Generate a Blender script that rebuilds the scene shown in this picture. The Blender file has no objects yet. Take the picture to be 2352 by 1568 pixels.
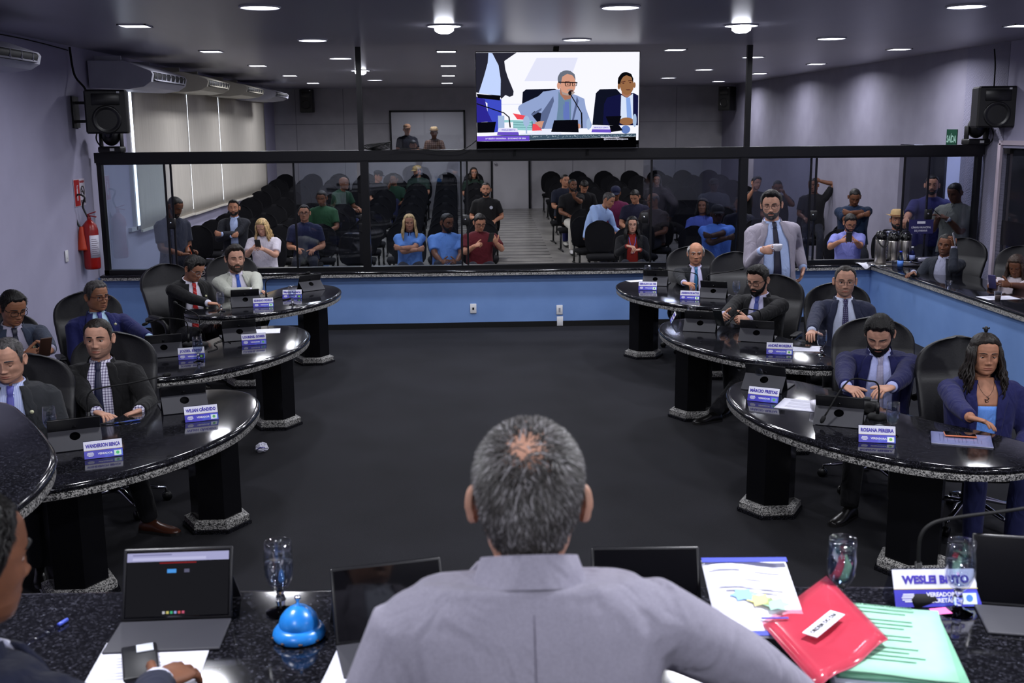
EXPOSURE = 0.0
import bpy, math, random
import numpy as np
from mathutils import Vector, Matrix
from mathutils.bvhtree import BVHTree
random.seed(7); rng = np.random.default_rng(7)
SC = bpy.context.scene
COL = SC.collection
pi = math.pi
# ------------------------------------------------------------ camera geometry (frame taken as 2352 x 1568)
FPX, CX, CY, CAMH = 2500.0, 1176.0, 784.0, 2.35
def _cam_axes():
    dY = np.array([(1047-CX)/FPX, (293-CY)/FPX, 1.0]); dY /= np.linalg.norm(dY)
    d = np.array([(1285-CX)/FPX, 12950/FPX, 1.0]); d /= np.linalg.norm(d)
    up = -(d-(d@dY)*dY); up /= np.linalg.norm(up)
    f = lambda v: np.array([v[0], -v[1], -v[2]])
    Yc, Zc = f(dY), f(up)
    return np.stack([np.cross(Yc, Zc), Yc, Zc], 1)
CM = _cam_axes()                       # world -> camera
C0 = np.array([0, 0, CAMH])
def ray(px, py): return CM.T @ np.array([(px-CX)/FPX, -(py-CY)/FPX, -1.0])
def atz(px, py, z=0.0):
    r = ray(px, py); return C0 + r*((z-CAMH)/r[2])
def aty(px, py, y):
    r = ray(px, py); return C0 + r*(y/r[1])
def atx(px, py, x):
    r = ray(px, py); return C0 + r*(x/r[0])
# ------------------------------------------------------------ materials
def lin(c):
    return tuple(((x/255)/12.92 if x/255 <= .04045 else ((x/255+.055)/1.055)**2.4) for x in c)
_mats = {}
class NT:
    def __init__(s, m):
        s.t = m.node_tree; s.n = s.t.nodes; s.b = s.n['Principled BSDF']
    def new(s, ty, **kw):
        n = s.n.new(ty)
        for k, v in kw.items():
            if k in n.inputs: n.inputs[k].default_value = v
            else: setattr(n, k, v)
        return n
    def link(s, a, b): s.t.links.new(a, b)
def mat(name, col=(200, 200, 200), rough=.6, metal=0.0, spec=.5, emit=None, es=1.0, sheen=0.0, coat=0.0):
    if name in _mats: return _mats[name]
    m = bpy.data.materials.new(name); m.use_nodes = True
    b = m.node_tree.nodes['Principled BSDF']
    b.inputs['Base Color'].default_value = (*lin(col), 1)
    b.inputs['Roughness'].default_value = rough
    b.inputs['Metallic'].default_value = metal
    b.inputs['Specular IOR Level'].default_value = spec
    if sheen: b.inputs['Sheen Weight'].default_value = sheen
    if coat: b.inputs['Coat Weight'].default_value = coat; b.inputs['Coat Roughness'].default_value = .05
    if emit:
        b.inputs['Emission Color'].default_value = (*lin(emit), 1); b.inputs['Emission Strength'].default_value = es
    _mats[name] = m
    return m
def ramp2(T, fac, stops):
    r = T.new('ShaderNodeValToRGB')
    el = r.color_ramp.elements
    while len(el) < len(stops): el.new(.5)
    for e, (p, c) in zip(el, stops): e.position = p; e.color = (*lin(c), 1)
    T.link(fac, r.inputs['Fac']); return r
def coords(T, kind='Object', scale=None):
    tc = T.new('ShaderNodeTexCoord'); out = tc.outputs[kind]
    if scale is not None:
        mp = T.new('ShaderNodeMapping'); mp.inputs['Scale'].default_value = scale
        T.link(out, mp.inputs['Vector']); out = mp.outputs['Vector']
    return out
def add_bump(T, height, strength, dist):
    bp = T.new('ShaderNodeBump'); bp.inputs['Strength'].default_value = strength; bp.inputs['Distance'].default_value = dist
    T.link(height, bp.inputs['Height']); T.link(bp.outputs['Normal'], T.b.inputs['Normal'])
def noisy(name, stops, scale=8, rough=.7, detail=4, bump=0.0, dist=.01, vec=(1, 1, 1), spec=.5, kind='Object', metal=0.0):
    if name in _mats: return _mats[name]
    m = mat(name, stops[0][1], rough, metal, spec); T = NT(m)
    n = T.new('ShaderNodeTexNoise', Scale=scale, Detail=detail)
    T.link(coords(T, kind, vec), n.inputs['Vector'])
    T.link(ramp2(T, n.outputs['Fac'], stops).outputs['Color'], T.b.inputs['Base Color'])
    if bump: add_bump(T, n.outputs['Fac'], bump, dist)
    return m
def shade(c, k): return tuple(min(255, max(0, x*k)) for x in c)
def cloth(col, rough=.85, fold=.5):
    """woven cloth: a slight weave mottling, soft folds as bump"""
    name = 'cloth_%d_%d_%d' % tuple(int(x) for x in col)
    if name in _mats: return _mats[name]
    m = mat(name, col, rough, 0, .25, sheen=.05); T = NT(m)
    n = T.new('ShaderNodeTexNoise', Scale=260, Detail=2); T.link(coords(T, 'Object'), n.inputs['Vector'])
    T.link(ramp2(T, n.outputs['Fac'], [(.3, shade(col, .96)), (.7, shade(col, 1.04))]).outputs['Color'], T.b.inputs['Base Color'])
    w = T.new('ShaderNodeTexNoise', Scale=11, Detail=2, Distortion=1.2)
    T.link(coords(T, 'Object', (1, 1, .55)), w.inputs['Vector'])
    add_bump(T, w.outputs['Fac'], fold, .03)
    return m
def checks(name, base, line, sx, sz, width=.22, line2=None):
    """checked cloth: thin lines both ways"""
    if name in _mats: return _mats[name]
    m = mat(name, base, .85, 0, .25); T = NT(m)
    sep = T.new('ShaderNodeSeparateXYZ'); T.link(coords(T, 'Object'), sep.inputs[0])
    def lines(out, f):
        a = T.new('ShaderNodeMath', operation='MULTIPLY'); T.link(out, a.inputs[0]); a.inputs[1].default_value = f
        b = T.new('ShaderNodeMath', operation='FRACT'); T.link(a.outputs[0], b.inputs[0])
        c = T.new('ShaderNodeMath', operation='LESS_THAN'); T.link(b.outputs[0], c.inputs[0]); c.inputs[1].default_value = width
        return c.outputs[0]
    mx = T.new('ShaderNodeMath', operation='ADD'); T.link(lines(sep.outputs[0], sx), mx.inputs[0]); T.link(lines(sep.outputs[2], sz), mx.inputs[1])
    h = T.new('ShaderNodeMath', operation='MULTIPLY'); T.link(mx.outputs[0], h.inputs[0]); h.inputs[1].default_value = .5
    mid = line2 or tuple((a+b)/2 for a, b in zip(base, line))
    T.link(ramp2(T, h.outputs[0], [(0, base), (.5, mid), (1, line)]).outputs['Color'], T.b.inputs['Base Color'])
    return m
def stripes(name, base, line, ang, f, width=.35):
    if name in _mats: return _mats[name]
    m = mat(name, base, .6, 0, .4); T = NT(m)
    mp = T.new('ShaderNodeMapping'); mp.inputs['Rotation'].default_value = (0, ang, 0)
    T.link(coords(T, 'Object'), mp.inputs['Vector'])
    sep = T.new('ShaderNodeSeparateXYZ'); T.link(mp.outputs[0], sep.inputs[0])
    a = T.new('ShaderNodeMath', operation='MULTIPLY'); T.link(sep.outputs[0], a.inputs[0]); a.inputs[1].default_value = f
    b = T.new('ShaderNodeMath', operation='FRACT'); T.link(a.outputs[0], b.inputs[0])
    r = ramp2(T, b.outputs[0], [(width, line), (width+.04, base)])
    T.link(r.outputs['Color'], T.b.inputs['Base Color']); return m
def dots(name, base, dot, scale, size=.3):
    if name in _mats: return _mats[name]
    m = mat(name, base, .6, 0, .4); T = NT(m)
    v = T.new('ShaderNodeTexVoronoi', Scale=scale, Randomness=0.0); T.link(coords(T, 'Object', (1, .01, 1)), v.inputs['Vector'])
    r = ramp2(T, v.outputs['Distance'], [(size, dot), (size+.05, base)]); T.link(r.outputs['Color'], T.b.inputs['Base Color']); return m
def clear_glass(name, tint=(235, 240, 245), edge=.5, rough=.02, refl=1.0, fl=0.0):
    """see-through glass: tinted straight-through light plus a Fresnel mirror layer"""
    if name in _mats: return _mats[name]
    m = bpy.data.materials.new(name); m.use_nodes = True; t = m.node_tree; t.nodes.clear()
    o = t.nodes.new('ShaderNodeOutputMaterial'); mx = t.nodes.new('ShaderNodeMixShader')
    tr = t.nodes.new('ShaderNodeBsdfTransparent'); tr.inputs[0].default_value = (*lin(tint), 1)
    g = t.nodes.new('ShaderNodeBsdfGlossy'); g.inputs['Roughness'].default_value = rough; g.inputs[0].default_value = (refl, refl, refl, 1)
    lw = t.nodes.new('ShaderNodeLayerWeight'); lw.inputs['Blend'].default_value = .5
    p = t.nodes.new('ShaderNodeMath'); p.operation = 'POWER'; p.inputs[1].default_value = 4.0
    ma = t.nodes.new('ShaderNodeMath'); ma.operation = 'MULTIPLY_ADD'; ma.inputs[1].default_value = min(1, edge*2.2); ma.inputs[2].default_value = edge*.22; ma.use_clamp = True
    t.links.new(lw.outputs['Facing'], p.inputs[0]); t.links.new(p.outputs[0], ma.inputs[0])
    t.links.new(ma.outputs[0], mx.inputs[0]); t.links.new(tr.outputs[0], mx.inputs[1]); t.links.new(g.outputs[0], mx.inputs[2])
    t.links.new(mx.outputs[0], o.inputs[0]); _mats[name] = m; return m
def emitter(name, col, s):
    if name in _mats: return _mats[name]
    m = bpy.data.materials.new(name); m.use_nodes = True; t = m.node_tree; t.nodes.clear()
    o = t.nodes.new('ShaderNodeOutputMaterial'); e = t.nodes.new('ShaderNodeEmission')
    e.inputs[0].default_value = (*lin(col), 1); e.inputs[1].default_value = s
    t.links.new(e.outputs[0], o.inputs[0]); _mats[name] = m; return m
# ------------------------------------------------------------ mesh building
def rotm(rx=0, ry=0, rz=0):
    cx, sx, cy, sy, cz, sz = math.cos(rx), math.sin(rx), math.cos(ry), math.sin(ry), math.cos(rz), math.sin(rz)
    X = np.array([[1, 0, 0], [0, cx, -sx], [0, sx, cx]]); Y = np.array([[cy, 0, sy], [0, 1, 0], [-sy, 0, cy]]); Z = np.array([[cz, -sz, 0], [sz, cz, 0], [0, 0, 1]])
    return Z @ Y @ X
D = math.radians
def unit(v):
    v = np.asarray(v, float); n = np.linalg.norm(v); return v/n if n > 1e-9 else v
class MB:
    def __init__(s): s.v = []; s.f = []; s.m = []; s.sm = []; s.n = 0
    def add(s, V, F, m=0, smooth=True, R=None, t=None):
        V = np.asarray(V, float)
        if R is not None: V = V @ np.asarray(R).T
        if t is not None: V = V + np.asarray(t)
        s.v.append(V); k = s.n
        s.f.extend([tuple(i+k for i in f) for f in F])
        if isinstance(m, int): s.m.extend([m]*len(F))
        else: s.m.extend(m)
        s.sm.extend([smooth]*len(F)); s.n += len(V); return s
    def box(s, c, size, m=0, R=None, bev=0.0):
        x, y, z = [a/2 for a in size]
        if bev <= 0:
            V = [(-x, -y, -z), (x, -y, -z), (x, y, -z), (-x, y, -z), (-x, -y, z), (x, -y, z), (x, y, z), (-x, y, z)]
            F = [(3, 2, 1, 0), (4, 5, 6, 7), (0, 1, 5, 4), (1, 2, 6, 5), (2, 3, 7, 6), (3, 0, 4, 7)]
            return s.add(V, F, m, False, R, c)
        b = min(bev, x*.95, y*.95, z*.95)
        def rr(hx, hy, r, z0):
            out = []
            for cx, cy, a0 in ((hx-r, hy-r, 0), (-hx+r, hy-r, 90), (-hx+r, -hy+r, 180), (hx-r, -hy+r, 270)):
                for k in range(4):
                    a = D(a0+k*30); out.append((cx+r*math.cos(a), cy+r*math.sin(a), z0))
            return out
        rings = [rr(x-b, y-b, b*.6, -z), rr(x-b*.3, y-b*.3, b*.9, -z+b*.3), rr(x, y, b, -z+b), rr(x, y, b, z-b), rr(x-b*.3, y-b*.3, b*.9, z-b*.3), rr(x-b, y-b, b*.6, z)]
        return s.rings(rings, m, R=R, t=c)
    def rings(s, rings, m=0, cap=True, smooth=True, R=None, t=None, closed=False):
        n = len(rings[0]); V = np.concatenate([np.asarray(r, float) for r in rings]); F = []
        L = len(rings)
        for i in range(L if closed else L-1):
            a, b = i*n, ((i+1) % L)*n
            F += [(a+k, a+(k+1) % n, b+(k+1) % n, b+k) for k in range(n)]
        if cap and not closed:
            F += [tuple(range(n-1, -1, -1)), tuple(range((L-1)*n, L*n))]
        return s.add(V, F, m, smooth, R, t)
    def lathe(s, prof, n=24, m=0, R=None, t=None, cap=False):
        rings = [[(r*math.cos(2*pi*k/n), r*math.sin(2*pi*k/n), z) for k in range(n)] for r, z in prof]
        return s.rings(rings, m, cap, True, R, t)
    def tube(s, pts, rad, n=10, m=0, cap=True, flat=1.0):
        P = [np.asarray(p, float) for p in pts]; L = len(P)
        rad = [rad]*L if np.isscalar(rad) else list(rad)
        T = [unit(P[min(i+1, L-1)]-P[max(i-1, 0)]) for i in range(L)]
        a = np.array([0, 0, 1.0]) if abs(T[0][2]) < .9 else np.array([1.0, 0, 0])
        N = unit(np.cross(T[0], a)); rings = []
        for i in range(L):
            N = unit(N-T[i]*(N@T[i])); B = np.cross(T[i], N)
            rings.append([P[i]+rad[i]*(math.cos(2*pi*k/n)*N+flat*math.sin(2*pi*k/n)*B) for k in range(n)])
        return s.rings(rings, m, cap)
    def ball(s, c, r, m=0, nu=16, nv=10, R=None):
        r = (r, r, r) if np.isscalar(r) else r
        V = [(0, 0, -r[2])]; F = []
        for j in range(1, nv):
            a = -pi/2+pi*j/nv
            V += [(r[0]*math.cos(a)*math.cos(2*pi*i/nu), r[1]*math.cos(a)*math.sin(2*pi*i/nu), r[2]*math.sin(a)) for i in range(nu)]
        V.append((0, 0, r[2])); top = len(V)-1
        F += [(0, 1+(i+1) % nu, 1+i) for i in range(nu)]
        for j in range(nv-2):
            a, b = 1+j*nu, 1+(j+1)*nu
            F += [(a+i, a+(i+1) % nu, b+(i+1) % nu, b+i) for i in range(nu)]
        a = 1+(nv-2)*nu
        F += [(a+i, a+(i+1) % nu, top) for i in range(nu)]
        return s.add(V, F, m, True, R, c)
    def prism(s, poly, z0, z1, m=0, smooth=False, R=None, t=None):
        n = len(poly)
        V = [(x, y, z0) for x, y in poly]+[(x, y, z1) for x, y in poly]
        F = [tuple(range(n-1, -1, -1)), tuple(range(n, 2*n))]+[(i, (i+1) % n, n+(i+1) % n, n+i) for i in range(n)]
        return s.add(V, F, m, smooth, R, t)
    def grid(s, P, m=0, smooth=True, closed_u=False, flip=False):
        P = np.asarray(P, float); a, b = P.shape[:2]; F = []
        for i in range(a-1):
            for j in range(b if closed_u else b-1):
                q = (i*b+j, i*b+(j+1) % b, (i+1)*b+(j+1) % b, (i+1)*b+j)
                F.append(q[::-1] if flip else q)
        return s.add(P.reshape(-1, 3), F, m, smooth)
    def sheet(s, P, nrm, th, m=0):
        """a grid with real thickness: front face, back face and rim"""
        P = np.asarray(P, float); a, b = P.shape[:2]; Q = P-np.asarray(nrm)*th
        V = np.concatenate([P.reshape(-1, 3), Q.reshape(-1, 3)]); k = a*b; F = []
        for i in range(a-1):
            for j in range(b-1):
                q = (i*b+j, i*b+j+1, (i+1)*b+j+1, (i+1)*b+j); F.append(q); F.append(tuple(x+k for x in q[::-1]))
        rim = [(0, j) for j in range(b)]+[(i, b-1) for i in range(1, a)]+[(a-1, j) for j in range(b-2, -1, -1)]+[(i, 0) for i in range(a-2, 0, -1)]
        ids = [i*b+j for i, j in rim]
        for x, y in zip(ids, ids[1:]+ids[:1]): F.append((y, x, x+k, y+k))
        return s.add(V, F, m, True)
    def mesh(s, name, origin=None):
        me = bpy.data.meshes.new(name)
        V = np.concatenate(s.v) if s.v else np.zeros((0, 3))
        if origin is not None: V = V-np.asarray(origin)
        me.from_pydata(V.tolist(), [], s.f)
        me.polygons.foreach_set('material_index', s.m); me.polygons.foreach_set('use_smooth', s.sm); me.update()
        return me
    def build(s, name, mats, parent=None, origin=None, sharp=None):
        if parent is not None and origin is None: origin = parent.get('_o') or (parent.parent.get('_o') if parent.parent else None)
        me = s.mesh(name, origin)
        for m in (mats if isinstance(mats, (list, tuple)) else [mats]): me.materials.append(m)
        if sharp is not None: me.set_sharp_from_angle(angle=D(sharp))
        o = bpy.data.objects.new(name, me); COL.objects.link(o); o.parent = parent
        return o
def tag(o, label, cat, group=None, kind=None):
    o['label'] = label; o['category'] = cat
    if group: o['group'] = group
    if kind: o['kind'] = kind
    return o
def thing(name, label, cat, loc=(0, 0, 0), rz=0, group=None, world=False):
    """an Empty at the thing's base; world=True when the parts are given in world coordinates"""
    o = bpy.data.objects.new(name, None); COL.objects.link(o); o.empty_display_size = .1
    o.location = tuple(float(x) for x in loc); o.rotation_euler = (0, 0, rz); tag(o, label, cat, group)
    if world: o['_o'] = [float(x) for x in loc]
    return o
def struct(o): o['kind'] = 'structure'; return o
_kids = {}
def dup(root, loc, rz=0, label=None, group=None, rx=0, sc=None):
    """a copy of a thing with its parts and sub-parts"""
    r = root.copy(); COL.objects.link(r); r.location = tuple(float(x) for x in loc); r.rotation_euler = (rx, 0, rz)
    if sc: r.scale = (sc, sc, sc)
    if label: r['label'] = label
    if group: r['group'] = group
    for ch in list(root.children):
        c = ch.copy(); COL.objects.link(c); c.parent = r
        for g in list(ch.children):
            d = g.copy(); COL.objects.link(d); d.parent = c
    return r
def first_or_dup(proto, used, loc, rz, label, group=None, rx=0, sc=None):
    if not used:
        used.append(1); proto.location = tuple(float(x) for x in loc); proto.rotation_euler = (rx, 0, rz); proto['label'] = label
        if group: proto['group'] = group
        if sc: proto.scale = (sc, sc, sc)
        return proto
    return dup(proto, loc, rz, label, group, rx, sc)
def catmull(P, k=6, closed=True):
    P = [np.asarray(p, float) for p in P]; n = len(P); out = []
    for i in range(n if closed else n-1):
        g = lambda j: P[j % n] if closed else P[min(max(j, 0), n-1)]
        a, b, c, d = g(i-1), g(i), g(i+1), g(i+2)
        for j in range(k):
            t = j/k
            out.append(.5*((2*b)+(c-a)*t+(2*a-5*b+4*c-d)*t*t+(3*b-a-3*c+d)*t**3))
    if not closed: out.append(P[-1])
    return out
FONT = None
def text_mesh(txt, size, bold=0.0, ext=.0004, align='CENTER', sx=1.0):
    cu = bpy.data.curves.new('t', 'FONT'); cu.body = txt; cu.size = size; cu.align_x = align; cu.align_y = 'CENTER'
    cu.extrude = ext; cu.offset = bold; cu.resolution_u = 2
    o = bpy.data.objects.new('t', cu); COL.objects.link(o)
    dg = bpy.context.evaluated_depsgraph_get(); me = bpy.data.meshes.new_from_object(o.evaluated_get(dg))
    bpy.data.objects.remove(o); bpy.data.curves.remove(cu)
    V = np.zeros(len(me.vertices)*3); me.vertices.foreach_get('co', V); V = V.reshape(-1, 3); V[:, 0] *= sx
    F = [tuple(p.vertices) for p in me.polygons]; bpy.data.meshes.remove(me)
    return V, F
# ============================================================ the hall
XL, XR, YP, YB, YF, HC = -4.2, 6.3, 12.83, 26.0, -2.2, 3.26
def fz(y): return 0.0 if y < 18.5 else (y-18.5)/7.5*.45           # the public side rises towards the back
M_WALL = noisy('painted_wall', [(.35, (164, 161, 187)), (.65, (169, 166, 192))], 3, .75, 3, .02, .002)
M_WALLB = noisy('back_wall_paint', [(.35, (168, 166, 172)), (.65, (178, 176, 182))], 3, .7)
M_CEIL = noisy('ceiling_panel', [(.3, (160, 158, 172)), (.7, (168, 166, 179))], 2, .33, 2, .12, .01, (1, .06, 1), .4)
M_BLUE = noisy('blue_paint', [(.3, (108, 142, 199)), (.7, (119, 153, 210))], 2.2, .55, 5, .04, .004)
M_BLACKMETAL = mat('black_frame', (15, 15, 19), .35, .3)
M_BLACK = mat('black_plastic', (16, 16, 18), .42)
M_BLACKM = mat('matt_black', (13, 13, 15), .75, 0, .3)
M_WHITE = mat('white_plastic', (225, 225, 228), .4)
M_CHROME = mat('chrome', (215, 215, 222), .12, 1.0)
M_STEEL = noisy('brushed_steel', [(.35, (150, 146, 142)), (.65, (196, 192, 188))], 60, .3, 2, 0, .01, (1, 1, .02), metal=1.0)
def carpet():
    m = mat('carpet', (25, 25, 30), .97, 0, .15, sheen=.03); T = NT(m)
    a = T.new('ShaderNodeTexNoise', Scale=420, Detail=2); T.link(coords(T), a.inputs['Vector'])
    b = T.new('ShaderNodeTexNoise', Scale=1.6, Detail=5); T.link(coords(T), b.inputs['Vector'])
    c = T.new('ShaderNodeMath', operation='MULTIPLY_ADD'); T.link(a.outputs['Fac'], c.inputs[0]); c.inputs[1].default_value = .75
    d = T.new('ShaderNodeMath', operation='MULTIPLY'); T.link(b.outputs['Fac'], d.inputs[0]); d.inputs[1].default_value = .4; T.link(d.outputs[0], c.inputs[2])
    T.link(ramp2(T, c.outputs[0], [(.42, (20, 20, 24)), (.72, (34, 34, 40))]).outputs['Color'], T.b.inputs['Base Color'])
    add_bump(T, a.outputs['Fac'], .5, .004); return m
def tiles():
    m = mat('grey_tile', (150, 148, 146), .25, 0, .5); T = NT(m)
    sep = T.new('ShaderNodeSeparateXYZ'); T.link(coords(T), sep.inputs[0])
    def M(op, a, b=None, v=None):
        n = T.new('ShaderNodeMath', operation=op)
        T.link(a, n.inputs[0])
        if b is not None: T.link(b, n.inputs[1])
        if v is not None: n.inputs[1].default_value = v
        return n.outputs[0]
    y = M('FRACT', M('MULTIPLY', sep.outputs[1], v=3.05)); st = M('LESS_THAN', y, v=.13)
    ins = M('MULTIPLY', M('GREATER_THAN', sep.outputs[0], v=-.2), M('LESS_THAN', sep.outputs[0], v=1.68))
    k = M('MULTIPLY', st, ins)
    n = T.new('ShaderNodeTexNoise', Scale=3, Detail=5); T.link(coords(T), n.inputs['Vector'])
    mx = T.new('ShaderNodeMix', data_type='RGBA'); T.link(k, mx.inputs[0])
    T.link(ramp2(T, n.outputs['Fac'], [(.3, (140, 137, 134)), (.7, (158, 155, 150))]).outputs['Color'], mx.inputs[6]); mx.inputs[7].default_value = (*lin((42, 42, 44)), 1)
    T.link(mx.outputs[2], T.b.inputs['Base Color']); return m
def granite(name, stops, scale, rough, rnd=1.0):
    m = mat(name, stops[0][1], rough, 0, .5); T = NT(m)
    v = T.new('ShaderNodeTexVoronoi', Scale=scale, Randomness=rnd); T.link(coords(T), v.inputs['Vector'])
    n = T.new('ShaderNodeTexNoise', Scale=scale*.35, Detail=4); T.link(coords(T), n.inputs['Vector'])
    s = T.new('ShaderNodeSeparateColor'); T.link(v.outputs['Color'], s.inputs[0])
    a = T.new('ShaderNodeMath', operation='MULTIPLY_ADD'); T.link(s.outputs[0], a.inputs[0]); a.inputs[1].default_value = .6
    b = T.new('ShaderNodeMath', operation='MULTIPLY'); T.link(n.outputs['Fac'], b.inputs[0]); b.inputs[1].default_value = .4; T.link(b.outputs[0], a.inputs[2])
    T.link(ramp2(T, a.outputs[0], stops).outputs['Color'], T.b.inputs['Base Color']); return m
M_CARPET = carpet(); M_TILE = tiles()
M_GRANITE = granite('polished_black_granite', [(.3, (11, 11, 14)), (.62, (20, 20, 24)), (.8, (46, 46, 54)), (.9, (92, 94, 106))], 210, .09)
M_GEDGE = granite('rough_granite_edge', [(.34, (30, 30, 32)), (.45, (120, 119, 118)), (.62, (168, 166, 162)), (.8, (196, 194, 190))], 190, .6)
M_GLASS = clear_glass('partition_glass', (243, 245, 248), .17, .0, .9); M_GLASSL = clear_glass('hazy_partition_glass', (232, 240, 243), .46, .0, .92)
M_GLASSD = clear_glass('dark_partition_glass', (226, 228, 234), .13, .0, .9)
M_WATERGLASS = clear_glass('drinking_glass', (252, 253, 255), .42, .03, .9)
M_WATER = clear_glass('water', (226, 232, 242), .25, .02, .9)

def slab(name, c, size, m, **kw): return struct(MB().box(c, size, **kw).build(name, m))
slab('floor', ((XL+XR)/2, (YF+YP)/2, -.05), (XR-XL+.4, YP-YF+.1, .1), M_CARPET)
fb = MB(); ys = [YP+.05, 18.5, YB+2.8]
for y0, y1 in zip(ys, ys[1:]):
    fb.add([(XL-.2, y0, fz(y0)), (XR+1.6, y0, fz(y0)), (XR+1.6, y1, fz(y1)), (XL-.2, y1, fz(y1)), (XL-.2, y0, -.3), (XR+1.6, y0, -.3), (XR+1.6, y1, -.3), (XL-.2, y1, -.3)],
           [(0, 1, 2, 3), (7, 6, 5, 4), (0, 4, 5, 1), (1, 5, 6, 2), (2, 6, 7, 3), (3, 7, 4, 0)], 0, False)
struct(fb.build('floor_public', M_TILE))
slab('ceiling', ((XL+XR)/2+.6, (YF+YB+3)/2, HC+.05), (XR-XL+1.8, YB+3-YF+.2, .1), M_CEIL)
slab('wall_left', (XL-.1, (YF+YB+3)/2, HC/2), (.2, YB+3-YF, HC+.3), M_WALL)
slab('wall_front', ((XL+XR)/2, YF-.1, HC/2), (XR-XL+.2, .2, HC+.3), mat('white_tile', (214, 214, 222), .25))
slab('floor_dais', ((XL+XR)/2, (YF+2.35)/2, .235), (XR-XL, 2.35-YF, .47), M_CARPET)
# right-hand wall: chamber door, textured pier, lit doorway and the plain stretch behind it
M_TEX = mat('combed_plaster', (136, 134, 156), .8); _T = NT(M_TEX)
_w = _T.new('ShaderNodeTexWave', Scale=14.0, Distortion=9.0, Detail=3, bands_direction='DIAGONAL'); _T.link(coords(_T, 'Object', (.3, 1, 1)), _w.inputs['Vector'])
_w.inputs['Detail Scale'].default_value = 1.5; add_bump(_T, _w.outputs['Fac'], .3, .012)
wr = MB()
wr.box((XR+.1, (YF+11.35)/2, HC/2), (.2, 11.35-YF, HC+.3)); wr.box((XR+.1, 11.9, 2.72), (.2, 1.1, 1.3))
struct(wr.build('wall_right', M_WALL))
wp = MB(); wp.box((XR+.1, 12.98, HC/2), (.2, 1.04, HC+.3)); struct(wp.build('wall_pier', M_TEX))
wq = MB(); wq.box((XR+.1, (15.4+YB)/2, HC/2), (.2, YB-15.4, HC+.9)); wq.box((XR+.1, 14.45, 2.72), (.2, 1.9, 1.3)); struct(wq.build('wall_public', noisy('greyer_paint', [(.35, (138, 135, 154)), (.65, (146, 143, 162))], 3, .75, 3, .05, .004)))
wc = MB(); wc.box((XR+1.45, 14, HC/2), (.1, 4.0, HC)); wc.box((XR+.8, 16.0, HC/2), (1.3, .1, HC)); wc.box((XR+.8, 12.4, HC/2), (1.3, .1, HC)); struct(wc.build('wall_corridor', mat('corridor_paint', (205, 210, 235), .7)))
wj = MB(); wj.box((XR-.012, 12.49, 1.06), (.03, .07, 2.12)); wj.box((XR-.012, 11.9, 2.13), (.03, 1.2, .05)); struct(wj.build('trim_1', mat('door_jamb', (205, 190, 205), .5)))
dg_ = MB().box((XR+.06, 11.9, 1.05), (.02, 1.08, 2.08)); d1 = struct(dg_.build('door_1', mat('dark_door_glass', (32, 33, 40), .06)))
hb = MB().box((XR+.03, 12.36, 2.05), (.05, .14, .09)); hb.build('hinge_clamp', M_BLACK, d1)
db = MB().box((XR+.045, 11.9, 1.1), (.006, 1.06, .28)); db.build('door_reflection', mat('dark_reflection', (16, 16, 18), .3), d1)  # dark strip that paints a reflection across the door glass
dl = MB().box((XR+.1, 14.8, 1.03), (.03, 1.35, 2.06)); d2 = struct(dl.build('door_2', mat('tinted_door', (38, 38, 46), .12)))
# back wall with the control-room window and the door
bw = MB()
for x0, x1, z0, z1 in ((XL, -1.5, -.1, HC), (.2, XR+.2, -.1, HC), (-1.5, .2, -.1, 1.72), (-1.5, .2, 2.72, HC)): bw.box(((x0+x1)/2, YB+.06, (z0+z1)/2), (x1-x0, .12, z1-z0))
struct(bw.build('wall_back', M_WALLB))
sm = MB()
for x in (-3.7, -2.6, 2.75, 4.0, 5.2): sm.box((x, YB-.002, 1.8), (.012, .006, 2.9))
sm.box((-2.85, YB-.002, 2.45), (2.7, .006, .012)); sm.box((4.0, YB-.002, 2.45), (4.6, .006, .012)); struct(sm.build('trim_2', mat('panel_seam', (120, 118, 126), .7)))
dr = MB().box((1.275, YB-.02, .42+1.03), (.85, .04, 2.06)); d3 = struct(dr.build('door_3', mat('door_white', (188, 186, 192), .55)))
fr = MB()
for x in (.83, 1.72): fr.box((x, YB-.025, 1.45), (.05, .06, 2.1))
fr.box((1.275, YB-.025, 2.5), (.94, .06, .05)); fr.build('door_frame', M_BLACKMETAL, d3)
kb = MB().ball((.93, YB-.07, 1.42+.08), .035); kb.lathe([(.03, 0), (.02, .05)], 12, R=rotm(rx=pi/2), t=(.93, YB-.03, 1.5)); kb.build('door_knob', M_CHROME, d3)
cb = MB(); cb.box((-.65, 28.6, 2), (3.2, .1, 3)); cb.box((-2.2, 27.3, 2), (.1, 2.6, 3)); cb.box((.9, 27.3, 2), (.1, 2.6, 3)); struct(cb.build('wall_control_room', mat('booth_panel', (206, 202, 200), .6)))
wf = MB()
for x in (-1.52, .2): wf.box((x, YB-.01, 2.22), (.045, .08, 1.05))
for z in (2.73, 1.71): wf.box((-.66, YB-.01, z), (1.76, .08, .045))
w1 = struct(wf.build('window_1', M_BLACKMETAL)); MB().box((-.66, YB+.05, 2.22), (1.7, .008, 1.02)).build('window_glass', clear_glass('booth_glass', (205, 208, 214), .1, .0), w1)
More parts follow.
